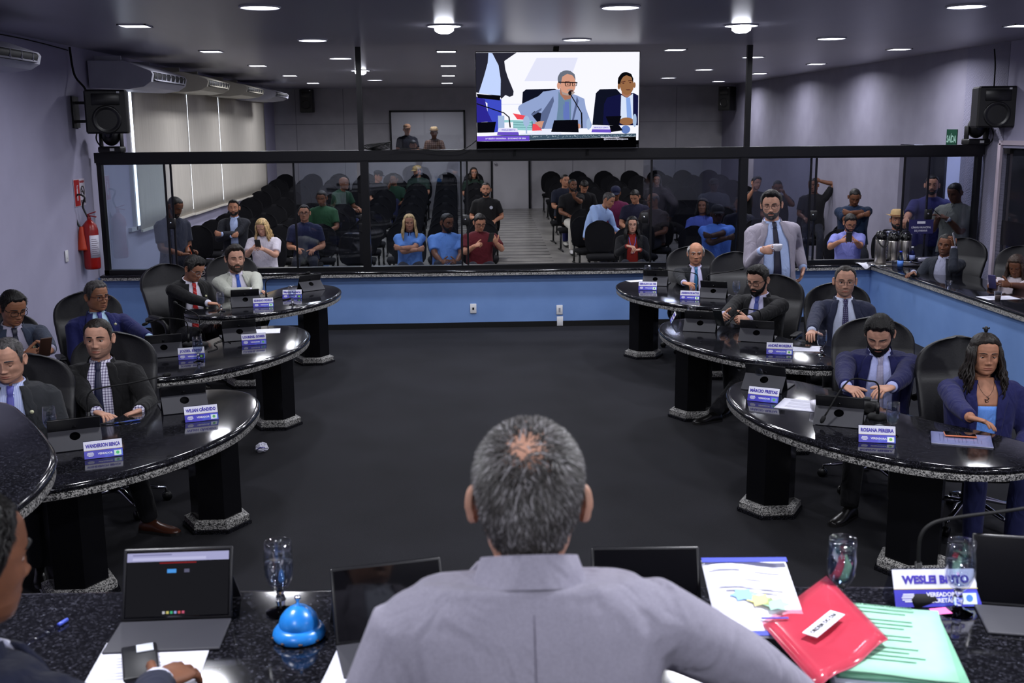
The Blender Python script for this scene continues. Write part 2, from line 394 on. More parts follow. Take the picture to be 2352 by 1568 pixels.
# window behind the blinds on the left wall
w2 = struct(MB().box((XL+.012, 19.225, 2.02), (.02, 9.55, 1.8)).build('window_2', emitter('daylit_glass', (225, 235, 255), 5.0)))
wfr = MB()
for y in (14.40, 24.02): wfr.box((XL+.02, y, 2.02), (.05, .06, 1.9))
for z in (1.1, 2.95): wfr.box((XL+.02, 19.1, z), (.05, 9.9, .05))
wfr.build('window_frame', mat('window_frame_white', (190, 190, 196), .5), w2)
M_BLIND = noisy('blind_fabric', [(.3, (196, 190, 180)), (.7, (208, 202, 192))], 40, .85, 2, .1, .003, (1, 1, .05))
bl = [(14.45, 17.36, 1.06, 'beige roller blind nearest the glass partition on the left wall'), (17.385, 19.60, 1.05, 'middle beige roller blind on the left wall'), (19.63, 24.2, 1.04, 'farthest beige roller blind, reaching the back corner of the left wall')]
for y0, y1, z0, lb in bl:
    t = thing('roller_blind', lb, 'blind', (XL+.09, (y0+y1)/2, z0), 0, 'roller blinds on the left wall', world=True)
    P = [[(XL+.08+.006*math.sin(y*2.1), y, z) for y in np.linspace(y0, y1, 24)] for z in np.linspace(z0, 2.92, 8)]
    MB().sheet(P, (1, 0, 0), .004).build('blind_sheet', M_BLIND, t)
    MB().box((XL+.085, (y0+y1)/2, z0), (.03, y1-y0, .03)).build('bottom_bar', M_BLIND, t)
    MB().box((XL+.1, (y0+y1)/2, 2.96), (.12, y1-y0+.05, .1)).build('cassette', M_BLIND, t)
# low blue wall, counter top, right-hand counter
slab('wall_partition', ((XL+XR)/2, YP+.06, .33), (XR-XL, .12, .66), M_BLUE)
slab('wall_counter', (5.02, (YP+6.5)/2, .33), (.1, YP-6.5, .66), M_BLUE)
slab('baseboard_partition', ((XL+5)/2, YP-.006, .03), (5-XL, .015, .07), M_BLACKM)
ct = thing('counter_top', 'long black granite sill with a speckled edge along the low blue wall under the glass', 'counter', (0, YP, .655), world=True)
MB().box(((XL+5)/2+.02, YP+.08, .685), (5-XL-.06, .36, .03), bev=.012).build('polished_top', M_GRANITE, ct)
MB().box(((XL+5)/2+.02, YP+.075, .655), (5-XL-.08, .34, .034)).build('speckled_edge', M_GEDGE, ct)
rc = thing('counter_top', 'black granite counter with speckled edge on the right where the thermoses stand', 'counter', (5.2, 10, .655), world=True)
MB().box((5.29, (YP+6.5)/2+.1, .695), (.72, YP-6.5-.2, .03), bev=.012).build('polished_top', M_GRANITE, rc)
MB().box((5.28, (YP+6.5)/2+.1, .662), (.70, YP-6.5-.22, .036)).build('speckled_edge', M_GEDGE, rc)
# ------------------------------------------------------------ glass partition
ph = thing('partition_frame', 'black metal frame of the glass partition with a thick top beam and two tall posts', 'partition', (0, YP, .70), world=True)
MB().box(((XL+XR)/2+.02, YP+.05, 2.043), (XR-XL-.1, .13, .116)).build('top_beam', M_BLACKMETAL, ph)
MB().box(((XL+XR)/2+.02, YP+.05, 1.975), (XR-XL-.12, .09, .025)).build('upper_track', M_BLACKMETAL, ph)
MB().box(((XL+XR)/2+.02, YP+.05, .725), (XR-XL-.12, .1, .05)).build('lower_track', M_BLACKMETAL, ph)
for x in (-1.1, 3.42):
    MB().box((x, YP+.05, 2.66), (.06, .06, 1.2)).build('post', M_BLACKMETAL, ph)
    MB().box((x+.03*(1 if x < 0 else -1), YP+.05, 1.35), (.09, .11, 1.28)).build('post', M_BLACKMETAL, ph)
for x in (XL+.11, XR-.075): MB().box((x, YP+.05, 1.35), (.05, .1, 1.3)).build('jamb', M_BLACKMETAL, ph)
def leaf(p0, p1, dy, m, stile, lock, lb):
    x0, x1 = aty(p0, 480, YP)[0], aty(p1, 480, YP)[0]
    t = thing('glass_panel', lb, 'glass panel', ((x0+x1)/2, YP+.05+dy, .75), 0, 'glass panels of the partition', world=True)
    MB().box(((x0+x1)/2, YP+.05+dy, 1.36), (x1-x0, .008, 1.22)).build('pane', m, t)
    for sx in stile:
        xx = x0 if sx < 0 else x1
        MB().box((xx, YP+.05+dy, 1.36), (.022, .02, 1.22)).build('edge_strip', M_BLACKMETAL, t)
    if lock:
        xx = (x0 if lock < 0 else x1)-lock*.02
        k = MB().box((xx, YP+.03+dy, 1.28), (.085, .05, .12), bev=.01).build('lock', M_BLACK, t)
        MB().lathe([(0, 0), (.012, 0), (.012, .006), (0, .006)], 10, R=rotm(rx=pi/2), t=(xx-.01, YP+.004+dy, 1.29)).build('keyhole', M_CHROME, k)
for a in ((236, 381, 0, M_GLASSL, (1,), 0, 'leftmost fixed glass panel, beside the fire extinguisher wall'), (243, 394, .03, M_GLASS, (1,), 1, 'sliding glass panel in front of the standing man in a navy t-shirt'),
          (677, 822, 0, M_GLASS, (-1,), 0, 'glass panel just left of the left black post'), (690, 822, .03, M_GLASS, (), 0, 'sliding glass panel folded behind the one left of the left post'),
          (846, 1060, 0, M_GLASS, (1,), 0, 'glass panel just right of the left black post'), (846, 1074, .03, M_GLASS, (1,), 1, 'sliding glass panel in front of the bearded man in a light blue polo'),
          (1497, 1706, 0, M_GLASSD, (-1,), 0, 'dark glass panel just left of the right black post'), (1479, 1706, .03, M_GLASSD, (), -1, 'dark sliding glass panel behind the bald councillor'),
          (1731, 1862, 0, M_GLASSD, (1,), 0, 'dark glass panel just right of the right black post'), (1731, 1876, .03, M_GLASSD, (1,), 1, 'dark sliding glass panel behind the standing man with a cup'),
          (2076, 2264, 0, M_GLASSD, (-1,), 0, 'rightmost dark glass panel in front of the two standing men'), (2134, 2264, .03, M_GLASS, (-1,), -1, 'rightmost sliding glass panel with a black lock')): leaf(*a)
# ------------------------------------------------------------ ceiling lights
M_DIFF = emitter('lamp_diffuser', (238, 240, 255), 9.0); M_LAMPB = emitter('bright_lamp', (238, 241, 255), 24.0)
LAMPW = dict(hall=24.0, dais=66.0, front=26.0, public=26.0, small=15.0, booth=40.0, corridor=60.0, bulb=30.0)     # watts of each downlight
M_LAMPRIM = mat('lamp_rim', (225, 225, 230), .4)
def lamp(x, y, kind, lb, grp):
    t = thing('ceiling_light', lb, 'ceiling light', (x, y, HC), 0, grp)
    f = MB(); d = MB()
    if kind == 's':
        for a, b, w, h in ((0, .118, .25, .014), (0, -.118, .25, .014), (.118, 0, .014, .25), (-.118, 0, .014, .25)): f.box((a, b, -.006), (w, h, .012))
        d.box((0, 0, -.004), (.222, .222, .006))
    else:
        r = .145
        f.lathe([(r, 0), (r+.014, 0), (r+.012, -.012), (r, -.014), (r, 0)], 32); d.lathe([(0, -.003), (r, -.003), (r, -.008), (0, -.009)], 32)
        if kind == 'b': d.lathe([(0, -.075), (.05, -.072), (.085, -.05), (.09, -.009), (0, -.009)], 24)
    f.build('lamp_frame', M_LAMPRIM, t, (0, 0, 0)); d.build('lamp_diffuser', M_LAMPB if kind == 'b' else M_DIFF, t, (0, 0, 0))
    z = 'bulb' if kind == 'b' else 'booth' if y > 26.5 else 'corridor' if x > 6.5 else 'front' if 4 < y < 7 else 'dais' if y < 7 else 'public' if y > 13.5 else 'small' if kind == 's' else 'hall'
    L = bpy.data.lights.new('downlight', 'AREA'); L.shape = 'SQUARE' if kind == 's' else 'DISK'; L.size = .21 if kind == 's' else .27; L.energy = LAMPW[z]; L.color = (.93, .94, 1.0); L.spread = D(165)
    l = bpy.data.objects.new('downlight', L); COL.objects.link(l); l.parent = t; l.location = (0, 0, -.085 if kind == 'b' else -.018)
NR = ('round white downlight ', 'round ceiling lights'); NS = ('small square white downlight ', 'square ceiling lights')
for px, py, k, lb in ((597, 15, 'r', 'nearest to the camera on the left'), (718, 91, 'r', 'second in the left row, between the near one and the left post'), (782, 133, 'r', 'left of the top of the left black post'), (861, 183, 'r', 'far back in the left row, right of the left post'),
        (1425, 15, 'r', 'nearest to the camera above the television'), (1325, 90, 'r', 'just above the top edge of the television'), (2220, 13, 'r', 'in the upper right corner of the photo'), (1910, 87, 'r', 'second in the right row, right of the right post'),
        (1730, 130, 'r', 'behind the top of the right black post'), (1617, 159, 'r', 'in the right row, between the television and the right post'), (1535, 178, 'r', 'right beside the television, far back'),
        (1020, 58, 'b', ''), (1703, 57, 'b', ''), (828, 161, 'b', ''),
        (310, 58, 's', 'nearest on the left, above the first air conditioner'), (485, 117, 's', 'second along the left edge of the ceiling'), (592, 150, 's', 'third along the left edge of the ceiling'), (666, 173, 's', 'fourth along the left edge of the ceiling'), (719, 190, 's', 'farthest along the left edge, above the back-wall speaker'),
        (1025, 117, 's', 'nearest of the column left of the television'), (1030, 150, 's', 'second of the column left of the television'), (1030, 173, 's', 'third of the column left of the television'), (1027, 190, 's', 'farthest of the column left of the television'),
        (1551, 113, 's', 'nearest to the right edge of the television'), (1744, 168, 's', 'just right of the right post, far back'), (1875, 146, 's', 'between the right post and the right corner'), (2065, 112, 's', 'above the right end of the partition'), (1650, 186, 's', 'farthest on the right, near the back wall'), (2346, 57, 's', 'cut by the right edge of the photo')):
    p = atz(px, py, HC)
    if k == 'b': lamp(p[0], p[1], k, {1020: 'glaring bulb lamp on the ceiling left of the television', 1703: 'glaring bulb lamp on the ceiling above the right post', 828: 'glaring bulb lamp crossed by the left black post'}[px], 'glaring bulb lamps on the ceiling')
    else:
        n = NR if k == 'r' else NS; lamp(p[0], p[1], k, n[0]+lb, n[1])
# the same rows of lights continue over the dais and behind the camera
for x in (-1.48, 1.3, 4.05):
    for y in (5.57, 2.44, -.69): lamp(x, y, 'r', 'round white downlight of the row over the dais, outside the photo', 'ceiling lights over the dais')
lamp(7.0, 14.2, 'r', 'round white downlight in the corridor beyond the right doorway', 'corridor lights')
lamp(-.6, 26.75, 's', 'small square white downlight inside the control room', 'control room lights')
# ============================================================ bean-shaped granite desks
BEAN = [(1.43, 6.46), (1.385, 6.13), (1.43, 5.74), (1.57, 5.4), (1.745, 5.14), (1.967, 4.935), (2.21, 4.82), (2.46, 4.83), (2.63, 4.98), (2.68, 5.2), (2.58, 5.42), (2.375, 5.68), (2.21, 6.02), (2.07, 6.42), (1.95, 6.66), (1.76, 6.755), (1.56, 6.68)]
M_PED = mat('polished_black_stone', (14, 14, 17), .16)
def outline(poly, k=5): return np.array([p[:2] for p in catmull([(a, b, 0) for a, b in poly], k)])
def inset(P, d):
    n = len(P); T = np.roll(P, -1, 0)-np.roll(P, 1, 0); T /= np.linalg.norm(T, axis=1)[:, None]
    N = np.stack([-T[:, 1], T[:, 0]], 1)
    area = np.sum(P[:, 0]*np.roll(P[:, 1], -1)-np.roll(P[:, 0], -1)*P[:, 1])
    return P+N*d*(1 if area > 0 else -1)
def slab_top(t, P, z):
    if np.sum(P[:, 0]*np.roll(P[:, 1], -1)-np.roll(P[:, 0], -1)*P[:, 1]) < 0: P = P[::-1]
    def ringz(d, zz): return [(x, y, zz) for x, y in inset(P, d)]
    a = MB().rings([ringz(.03, z-.034), ringz(.005, z-.034), ringz(0, z-.03), ringz(-.004, z-.018), ringz(.002, z-.007), ringz(.012, z-.001), ringz(.024, z)])
    a.build('polished_top', M_GRANITE, t, sharp=50)
    b = MB().rings([ringz(.05, z-.068), ringz(.006, z-.068), ringz(.003, z-.06), ringz(.003, z-.037), ringz(.008, z-.035), ringz(.05, z-.035)])
    b.build('speckled_edge', M_GEDGE, t, sharp=40)
def hexa(r, rz=pi/6): return [(r*math.cos(rz+k*pi/3), r*math.sin(rz+k*pi/3)) for k in range(6)]
def pedestal(t, x, y, z0, z1, r=.152, rz=0.0):
    o = t['_o']
    def H(rr, zz): return [(x+a, y+b, zz) for a, b in hexa(rr, rz)]
    p = MB().rings([H(r, z0+.05), H(r, z1-.07)], smooth=False); pd = p.build('pedestal', M_PED, t)
    q = MB().rings([H(r+.055, z0), H(r+.055, z0+.022), H(r+.045, z0+.026)], smooth=False); q.build('plinth', M_GRANITE, pd, o)
    q = MB().rings([H(r+.042, z0+.024), H(r+.042, z0+.06), H(r+.006, z0+.075)], smooth=False); q.build('plinth_band', M_GEDGE, pd, o)
def desk(side, dy, lb):
    P = np.array([(x*side+.21, y+dy) for x, y in outline(BEAN)])
    c = P.mean(0); t = thing('council_desk', lb, 'desk', (c[0], c[1], 0), 0, 'granite desks of the councillors', world=True)
    slab_top(t, P, .75)
    pedestal(t, 1.70*side+.21, 6.36+dy, 0, .75); pedestal(t, 2.2*side+.21, 5.4+dy, 0, .75)
DY = (0, 2.25, 4.66)
desk(-1, DY[0], 'kidney-shaped black granite desk on the left nearest the camera, with a speckled edge')
desk(-1, DY[1], 'kidney-shaped black granite desk, the middle one of the left side')
desk(-1, DY[2], 'kidney-shaped black granite desk on the left farthest back, by the blue wall')
desk(1, DY[0], 'kidney-shaped black granite desk on the right nearest the camera, in front of the woman')
desk(1, DY[1], 'kidney-shaped black granite desk, the middle one of the right side')
desk(1, DY[2], 'kidney-shaped black granite desk on the right farthest back, by the blue wall')
DZ = 1.22
t = thing('side_desk', 'rounded end of a higher black granite desk at the left edge', 'desk', (-1.9, 3.6, 0), world=True)
slab_top(t, outline([(-1.97, 4.625), (-1.77, 4.39), (-1.57, 4.06), (-1.45, 3.82), (-1.39, 3.6), (-1.375, 3.35), (-1.42, 3.1), (-1.6, 2.95), (-1.95, 3.1), (-2.35, 3.6), (-2.55, 4.2), (-2.3, 4.6)]), DZ)
pedestal(t, -2.05, 3.7, 0, DZ, .17)
t = thing('dais_desk', 'long raised black granite desk across the foreground', 'desk', (.3, 2.2, .47), world=True)
slab_top(t, outline([(-2.4, 2.66), (-1.1, 2.615), (-.4, 2.585), (.6, 2.54), (1.4, 2.475), (2.6, 2.37), (2.6, 1.98), (1.75, 1.9), (.9, 1.86), (.1, 1.87), (-.6, 1.9), (-1.3, 1.93), (-2.4, 1.98)]), DZ)
MB().box((.1, 2.36, .84), (4.6, .06, .7)).build('front_panel', M_PED, t)
# ============================================================ executive chairs
M_LEATHER = noisy('black_leather', [(.3, (17, 17, 21)), (.7, (23, 23, 28))], 90, .5, 3, .15, .003)
def exec_chair():
    t = thing('executive_chair', 'x', 'office chair', (0, 0, 0), 0, 'black leather chairs of the chamber')
    # the sitter faces -Y
    def rrect(w, d, z, y0=0, r=.08, n=5):
        out = []
        for cx, cy, a0 in ((w/2-r, d/2-r, 0), (-w/2+r, d/2-r, 90), (-w/2+r, -d/2+r, 180), (w/2-r, -d/2+r, 270)):
            out += [(cx+r*math.cos(D(a0+90*k/n)), y0+cy+r*math.sin(D(a0+90*k/n)), z) for k in range(n+1)]
        return out
    MB().rings([rrect(.42, .40, .31), rrect(.50, .49, .33), rrect(.52, .51, .365), rrect(.51, .50, .40), rrect(.44, .43, .415), rrect(.2, .2, .418)]).build('seat', M_LEATHER, t, (0, 0, 0))
    b = MB(); R = []
    for k in range(26):
        v = 1-(1-k/25)**1.35; z = .40+v*.67
        w = (.46+.08*math.sin(min(1, v*1.5)*pi/2))*(1 if v < .70 else max(.03, 1-((v-.70)/.302)**2.6)**.5)
        y = .215+.03*math.sin(v*pi)+.13*v-(.05*math.sin((v-.05)*pi*1.6) if v < .65 else -.01)
        th = .105*(math.sin(pi*(.08+.86*v))**.45)
        out = []
        for j in range(28):
            a = 2*pi*j/28; c, s = math.cos(a), math.sin(a)
            x = (w/2)*np.sign(c)*abs(c)**.5; yy = (th/2)*np.sign(s)*abs(s)**.6
            wrap = -.055*(abs(x)/(w/2))**2.5
            groove = .006*math.exp(-(x/.012)**2) if s < 0 else 0
            out.append((x, y+yy+wrap+groove, z))
        R.append(out)
    b.rings(R).build('backrest', M_LEATHER, t, (0, 0, 0))
    for s in (-1, 1):
        a = MB(); P = catmull([(s*.27, .20, .56), (s*.29, .05, .60), (s*.295, -.10, .60), (s*.285, -.2, .56), (s*.27, -.20, .47), (s*.25, -.10, .37), (s*.2, 0, .34)], 5, False)
        a.tube(P, .02, 8, flat=1.3)
        ar = a.build('armrest', M_BLACK, t, (0, 0, 0))
        MB().box((s*.293, -.04, .622), (.06, .22, .022), bev=.01).build('arm_pad', M_LEATHER, ar, (0, 0, 0))
    MB().lathe([(0, .13), (.032, .13), (.032, .28), (.025, .28), (.025, .30), (.12, .305), (.12, .33), (0, .33)], 16).build('gas_column', M_BLACK, t, (0, 0, 0))
    for k in range(5):
        a = 2*pi*k/5+.3; c, s = math.cos(a), math.sin(a)
        l = MB().tube([(c*.02, s*.02, .125), (c*.12, s*.12, .135), (c*.24, s*.24, .10), (c*.31, s*.31, .085)], [.03, .025, .018, .014], 8, flat=.7)
        lg = l.build('leg', M_CHROME, t, (0, 0, 0))
        w = MB()
        for o in (-.012, .012): w.lathe([(0, -.008), (.03, -.008), (.03, .008), (0, .008)], 14, R=rotm(ry=pi/2, rz=a+pi/2), t=(c*.315-s*o, s*.315+c*o, .03))
        w.tube([(c*.31, s*.31, .09), (c*.315, s*.315, .03)], .008, 6)
        w.build('caster', M_BLACK, lg, (0, 0, 0))
    return t
CHAIR = exec_chair(); CU = []
def chair(x, y, rz, lb, z=0.0): return first_or_dup(CHAIR, CU, (x, y, z), rz, lb)
# ============================================================ things on the desks
def wine_glass():
    t = thing('water_goblet', 'x', 'glass', (0, 0, 0), 0, 'stemmed water glasses')
    M_GOB = bpy.data.materials.new('goblet_glass'); M_GOB.use_nodes = True; _b = M_GOB.node_tree.nodes['Principled BSDF']; _b.inputs['Transmission Weight'].default_value = 1.0; _b.inputs['Roughness'].default_value = .015; _b.inputs['IOR'].default_value = 1.45; _b.inputs['Base Color'].default_value = (.96, .97, 1, 1)
    MB().lathe([(.006, .0585), (.012, .059), (.024, .072), (.033, .095), (.0355, .125), (.033, .16), (.031, .18), (.0297, .18), (.0315, .16), (.034, .125), (.0315, .096), (.022, .075), (.006, .064), (.0, .063)], 28).build('bowl', M_WATERGLASS, t, (0, 0, 0))
    q = MB(); q.rings([[(r*(1+.06*(k % 2)*(.01 < z < .05))*math.cos(2*pi*k/16), r*(1+.06*(k % 2)*(.01 < z < .05))*math.sin(2*pi*k/16), z) for k in range(16)] for r, z in ((.034, 0), (.036, .004), (.026, .008), (.012, .013), (.0085, .02), (.0125, .035), (.0085, .05), (.012, .0585))], smooth=False); q.build('stem', M_GOB, t, (0, 0, 0))
    return t
GOB = wine_glass(); GU = []
def goblet(x, y, z, lb, fill=0.0):
    o = first_or_dup(GOB, GU, (x, y, z), 0, lb)
    if fill:
        zz = .066+(.105)*fill
        prof = [(0, .066), (.02, .076), (.031, .097), (.0335, .125), (.032, .15)]
        pr = [(r, h) for r, h in prof if h < zz]; r1 = np.interp(zz, [h for r, h in prof], [r for r, h in prof])
        MB().lathe(pr+[(r1, zz), (0, zz)], 24).build('water', M_WATER, o, (0, 0, 0))
    return o
M_TABBACK = mat('tablet_cover', (44, 44, 52), .62); M_TABBODY = mat('tablet_body', (20, 20, 24), .35)
M_SCREENOFF = mat('dark_screen', (6, 6, 8), .05)
def tablet():
    """tablet in a folding cover: screen faces +Y, the stand behind it faces -Y"""
    t = thing('tablet', 'x', 'tablet', (0, 0, 0), 0, 'tablets in black folding covers')
    tl = D(24); w, h = .255, .168
    R = rotm(rx=tl); c = np.array([0, -.02, .004])+R @ np.array([0, 0, h/2])
    MB().box(c, (w, .009, h), R=R, bev=.004).build('tablet_body', M_TABBODY, t, (0, 0, 0))
    MB().box(c+R @ np.array([0, .0048, 0]), (w-.014, .0012, h-.014), R=R).build('screen', M_SCREENOFF, t, (0, 0, 0))
    # the rear stand: a leaning flap from the middle of the back down to the table, with the camera hole in it
    top = c+R @ np.array([0, -.006, .012]); bot = np.array([0, -.145, .003])
    d = unit(bot-top); L = np.linalg.norm(bot-top); n = np.cross(np.array([1, 0, 0]), d); Rf = np.stack([np.array([1, 0, 0]), n, -d], 1)
    f = MB(); K = 20; hole = [(.026*math.cos(2*pi*k/K), .022+.024*math.sin(2*pi*k/K)) for k in range(K)]
    W2, z0, z1 = w/2, -L/2, L/2
    def edge(a):
        ca, sa = math.cos(a), math.sin(a); k = min(W2/abs(ca) if abs(ca) > 1e-6 else 9, ((z1-.022) if sa > 0 else (.022-z0))/abs(sa) if abs(sa) > 1e-6 else 9)
        return (ca*k, .022+sa*k)
    ang = sorted(set([2*pi*k/K for k in range(K)]+[math.atan2(z1-.022, W2), math.atan2(z1-.022, -W2), 2*pi+math.atan2(z0-.022, -W2), 2*pi+math.atan2(z0-.022, W2)]))
    inn = [(.026*math.cos(a), .022+.024*math.sin(a)) for a in ang]; out = [edge(a) for a in ang]; m = len(ang)
    V = [(x, y, z) for y in (-.002, .002) for L_ in (inn, out) for x, z in L_]; F = []
    for j in range(m):
        k = (j+1) % m
        F += [(j, k, m+k, m+j), (2*m+k, 2*m+j, 3*m+j, 3*m+k), (m+j, m+k, 3*m+k, 3*m+j), (k, j, 2*m+j, 2*m+k)]
    f.add(V, F, 0, False, Rf, (top+bot)/2)
    fl = f.build('stand_flap', M_TABBACK, t, (0, 0, 0))
    MB().lathe([(0, -.001), (.011, -.001), (.011, .003), (0, .003)], 14, R=R @ rotm(rx=pi/2), t=c+R @ np.array([0, -.0045, .03])).build('camera_lens', M_SCREENOFF, t, (0, 0, 0))
    MB().box((0, .06, .004), (w, .15, .007), bev=.003).build('keyboard_cover', M_TABBACK, t, (0, 0, 0))
    return t
TAB = tablet(); TU = []
def put_tablet(x, y, z, rz, lb): return first_or_dup(TAB, TU, (x, y, z), rz, lb)
M_ACR = clear_glass('acrylic', (226, 228, 240), .15, .05); M_CARDW = mat('card_white', (216, 216, 232), .55)
M_CARDB = noisy('card_blue', [(.35, (46, 40, 168)), (.6, (56, 52, 190)), (.75, (74, 104, 206))], 16, .45, 1); M_INK = mat('blue_ink', (52, 34, 158), .5); M_INKW = mat('white_ink', (225, 225, 240), .5); M_GOLD = mat('gold_line', (190, 176, 110), .5)
M_CREST = mat('crest_green', (90, 190, 120), .5)
def nameplate(x, y, z, rz, txt, lb, role='VEREADOR', logo=(235, 240, 240), dot=(80, 170, 90), back=True, w=.185):
    """a folded acrylic tent card, lettered front facing -Y"""
    t = thing('name_plate', lb, 'name plate', (x, y, z), rz, 'acrylic name plates')
    h, al = .092, D(27); hz = h*math.cos(al); dy = h*math.sin(al)
    a = MB()
    for s in (-1, 1):
        R = rotm(rx=-s*al) if s < 0 else rotm(rx=-al)
        a.box((0, s*dy/2, hz/2+.001), (w, .002, h), R=rotm(rx=s*al))
    a.build('acrylic_tent', M_ACR, t, (0, 0, 0))
    Rf = rotm(rx=-al)
    def on(mb, V, F, u, v, lift, m=0): # place flat XY art on the front face
        V = np.stack([V[:, 0]+u, -V[:, 2]-lift, V[:, 1]+v], 1)
        mb.add(V, F, m, False, Rf, (0, -dy/2, hz/2))
    def rect(mb, u, v, a, b, lift): on(mb, np.array([(-a/2, -b/2, 0), (a/2, -b/2, 0), (a/2, b/2, 0), (-a/2, b/2, 0), (-a/2, -b/2, -.0006), (a/2, -b/2, -.0006), (a/2, b/2, -.0006), (-a/2, b/2, -.0006)]), [(0, 1, 2, 3), (7, 6, 5, 4), (0, 4, 5, 1), (1, 5, 6, 2), (2, 6, 7, 3), (3, 7, 4, 0)], u, v, lift)
    q = MB(); rect(q, 0, .021, w-.004, .046, .002); cw = q.build('name_card', M_CARDW, t, (0, 0, 0))
    q = MB(); rect(q, 0, -.0235, w-.004, .041, .002); q.build('blue_band', M_CARDB, t, (0, 0, 0))
    q = MB(); rect(q, 0, -.002, w-.004, .002, .0026); q.build('gold_line', M_GOLD, t, (0, 0, 0))
    V, F = text_mesh(txt, .025, .0012); wd = np.ptp(V[:, 0])
    if wd > w*.88: V[:, 0] *= w*.88/wd
    q = MB(); on(q, V, F, 0, .019, .0028); q.build('lettering', M_INK, cw, (0, 0, 0))
    q = MB()
    for i, ln in enumerate(role.split('\n')):
        V, F = text_mesh(ln, .0135, .0004); on(q, V, F, .008, -.023-(.014*i-.007*(role.count('\n'))), .0028)
    for i, (wd, vv) in enumerate(((.026, -.014), (.03, -.018), (.034, -.022), (.032, -.027), (.02, -.031))): rect(q, -w*.33, vv, wd, .0024, .0028)
    q.build('role_lettering', M_INKW, t, (0, 0, 0))
    q = MB(); rect(q, w*.36, -.026, .034, .026, .003); lg = q.build('emblem', mat('emblem_%d' % logo[0], logo, .5), t, (0, 0, 0))
    q = MB(); on(q, *disc(.008), w*.36, -.025, .0036); q.build('emblem_mark', mat('emblem_mark_%d_%d' % dot[:2], dot, .5), lg, (0, 0, 0))
    return t
def disc(r, n=16, th=.0006):
    V = [(r*math.cos(2*pi*k/n), r*math.sin(2*pi*k/n), z) for z in (0, -th) for k in range(n)]
    return np.array(V), [tuple(range(n)), tuple(range(2*n-1, n-1, -1))]+[(k, n+k, n+(k+1) % n, (k+1) % n) for k in range(n)]
def mic(x, y, z, rz, lb, bend=1.0, up=.16, reach=.34, head_drop=.0):
    """gooseneck microphone, head reaching towards +X of its own frame"""
    t = thing('gooseneck_microphone', lb, 'microphone', (x, y, z), rz, 'gooseneck microphones on the desks')
    MB().rings([[(a*k, b*k, zz) for a, b in hexa(.055, 0)] for k, zz in ((1, 0), (1, .018), (.75, .03), (.4, .032))]).build('microphone_base', M_BLACKM, t, (0, 0, 0))
    MB().tube([(0, 0, .03), (0, 0, .095)], [.0095, .0085], 10).build('socket', M_BLACK, t, (0, 0, 0))
    P = catmull([(0, 0, .09), (0, 0, .09+up*.6), (.02*bend, 0, .09+up*.9), (.07*bend, 0, .09+up*1.02), (reach*.6, 0, .09+up*1.12), (reach, 0, .09+up*1.3-head_drop)], 6, False)
    MB().tube(P, .0045, 8).build('gooseneck', M_BLACKM, t, (0, 0, 0))
    d = unit(P[-1]-P[-3]); MB().tube([P[-1], P[-1]+d*.012, P[-1]+d*.035, P[-1]+d*.045], [.006, .012, .012, .005], 12).build('microphone_head', M_BLACKM, t, (0, 0, 0))
    return t
M_PAPER = noisy('paper', [(.35, (222, 222, 238)), (.65, (230, 230, 244))], 60, .8)
M_PRINT = mat('grey_print', (176, 176, 192), .8)
def paper(c, w, h, rz, lb, lines=True, n=1, m=None, name='paper_sheet', curl=.0, grp=None, cat='paper'):
    t = thing(name, lb, cat, c, rz, grp)
    q = MB()
    for k in range(n):
        a = random.uniform(-.03, .03) if k else 0
        P = np.array([[(-w/2+w*i/8, -h/2+h*j/8, .0012+k*.0011+curl*((i/8-.5)**2+(j/8-.5)**2)) for i in range(9)] for j in range(9)]) @ rotm(rz=a).T
        q.sheet(P, (0, 0, 1), .0008)
    q.build('sheet', m or M_PAPER, t, (0, 0, 0))
    if lines:
        q = MB(); z = .0012+(n-1)*.0011+.0006
        for k in range(12):
            if k in (3, 8): continue
            q.box((-.02*(k % 3), h*.36-k*h*.062, z+curl*((.36-k*.062)**2)), (w*.68-.04*(k % 3), .003, .0004))
        q.build('printed_lines', M_PRINT, t, (0, 0, 0))
    return t
def phone(c, R, lb, col=(14, 14, 16), back=None, name='smartphone'):
    """phone: thin rounded slab; local +Z is the screen side"""
    t = thing(name, lb, 'phone', c, 0, 'smartphones')
    MB().box((0, 0, 0), (.074, .155, .009), R=R, bev=.004).build('phone_case', mat('phone_case_%d_%d_%d' % tuple(back or col), back or col, .4), t, (0, 0, 0))
    MB().box(np.array(R) @ np.array([0, 0, .0048]), (.069, .149, .0008), R=R).build('phone_screen', M_SCREENOFF, t, (0, 0, 0))
    return t
def cup(x, y, z, lb, rz=0):
    t = thing('coffee_cup', lb, 'cup', (x, y, z), rz)
    MB().lathe([(0, 0), (.024, 0), (.026, .004), (.036, .02), (.04, .045), (.041, .06), (.038, .06), (.036, .03), (.02, .008), (0, .007)], 28).build('cup_body', mat('porcelain', (226, 224, 236), .18), t, (0, 0, 0))
    MB().tube(catmull([(-.037, 0, .05), (-.055, 0, .05), (-.06, 0, .035), (-.05, 0, .02), (-.035, 0, .02)], 5, False), .004, 8).build('cup_handle', mat('porcelain'), t, (0, 0, 0))
    return t
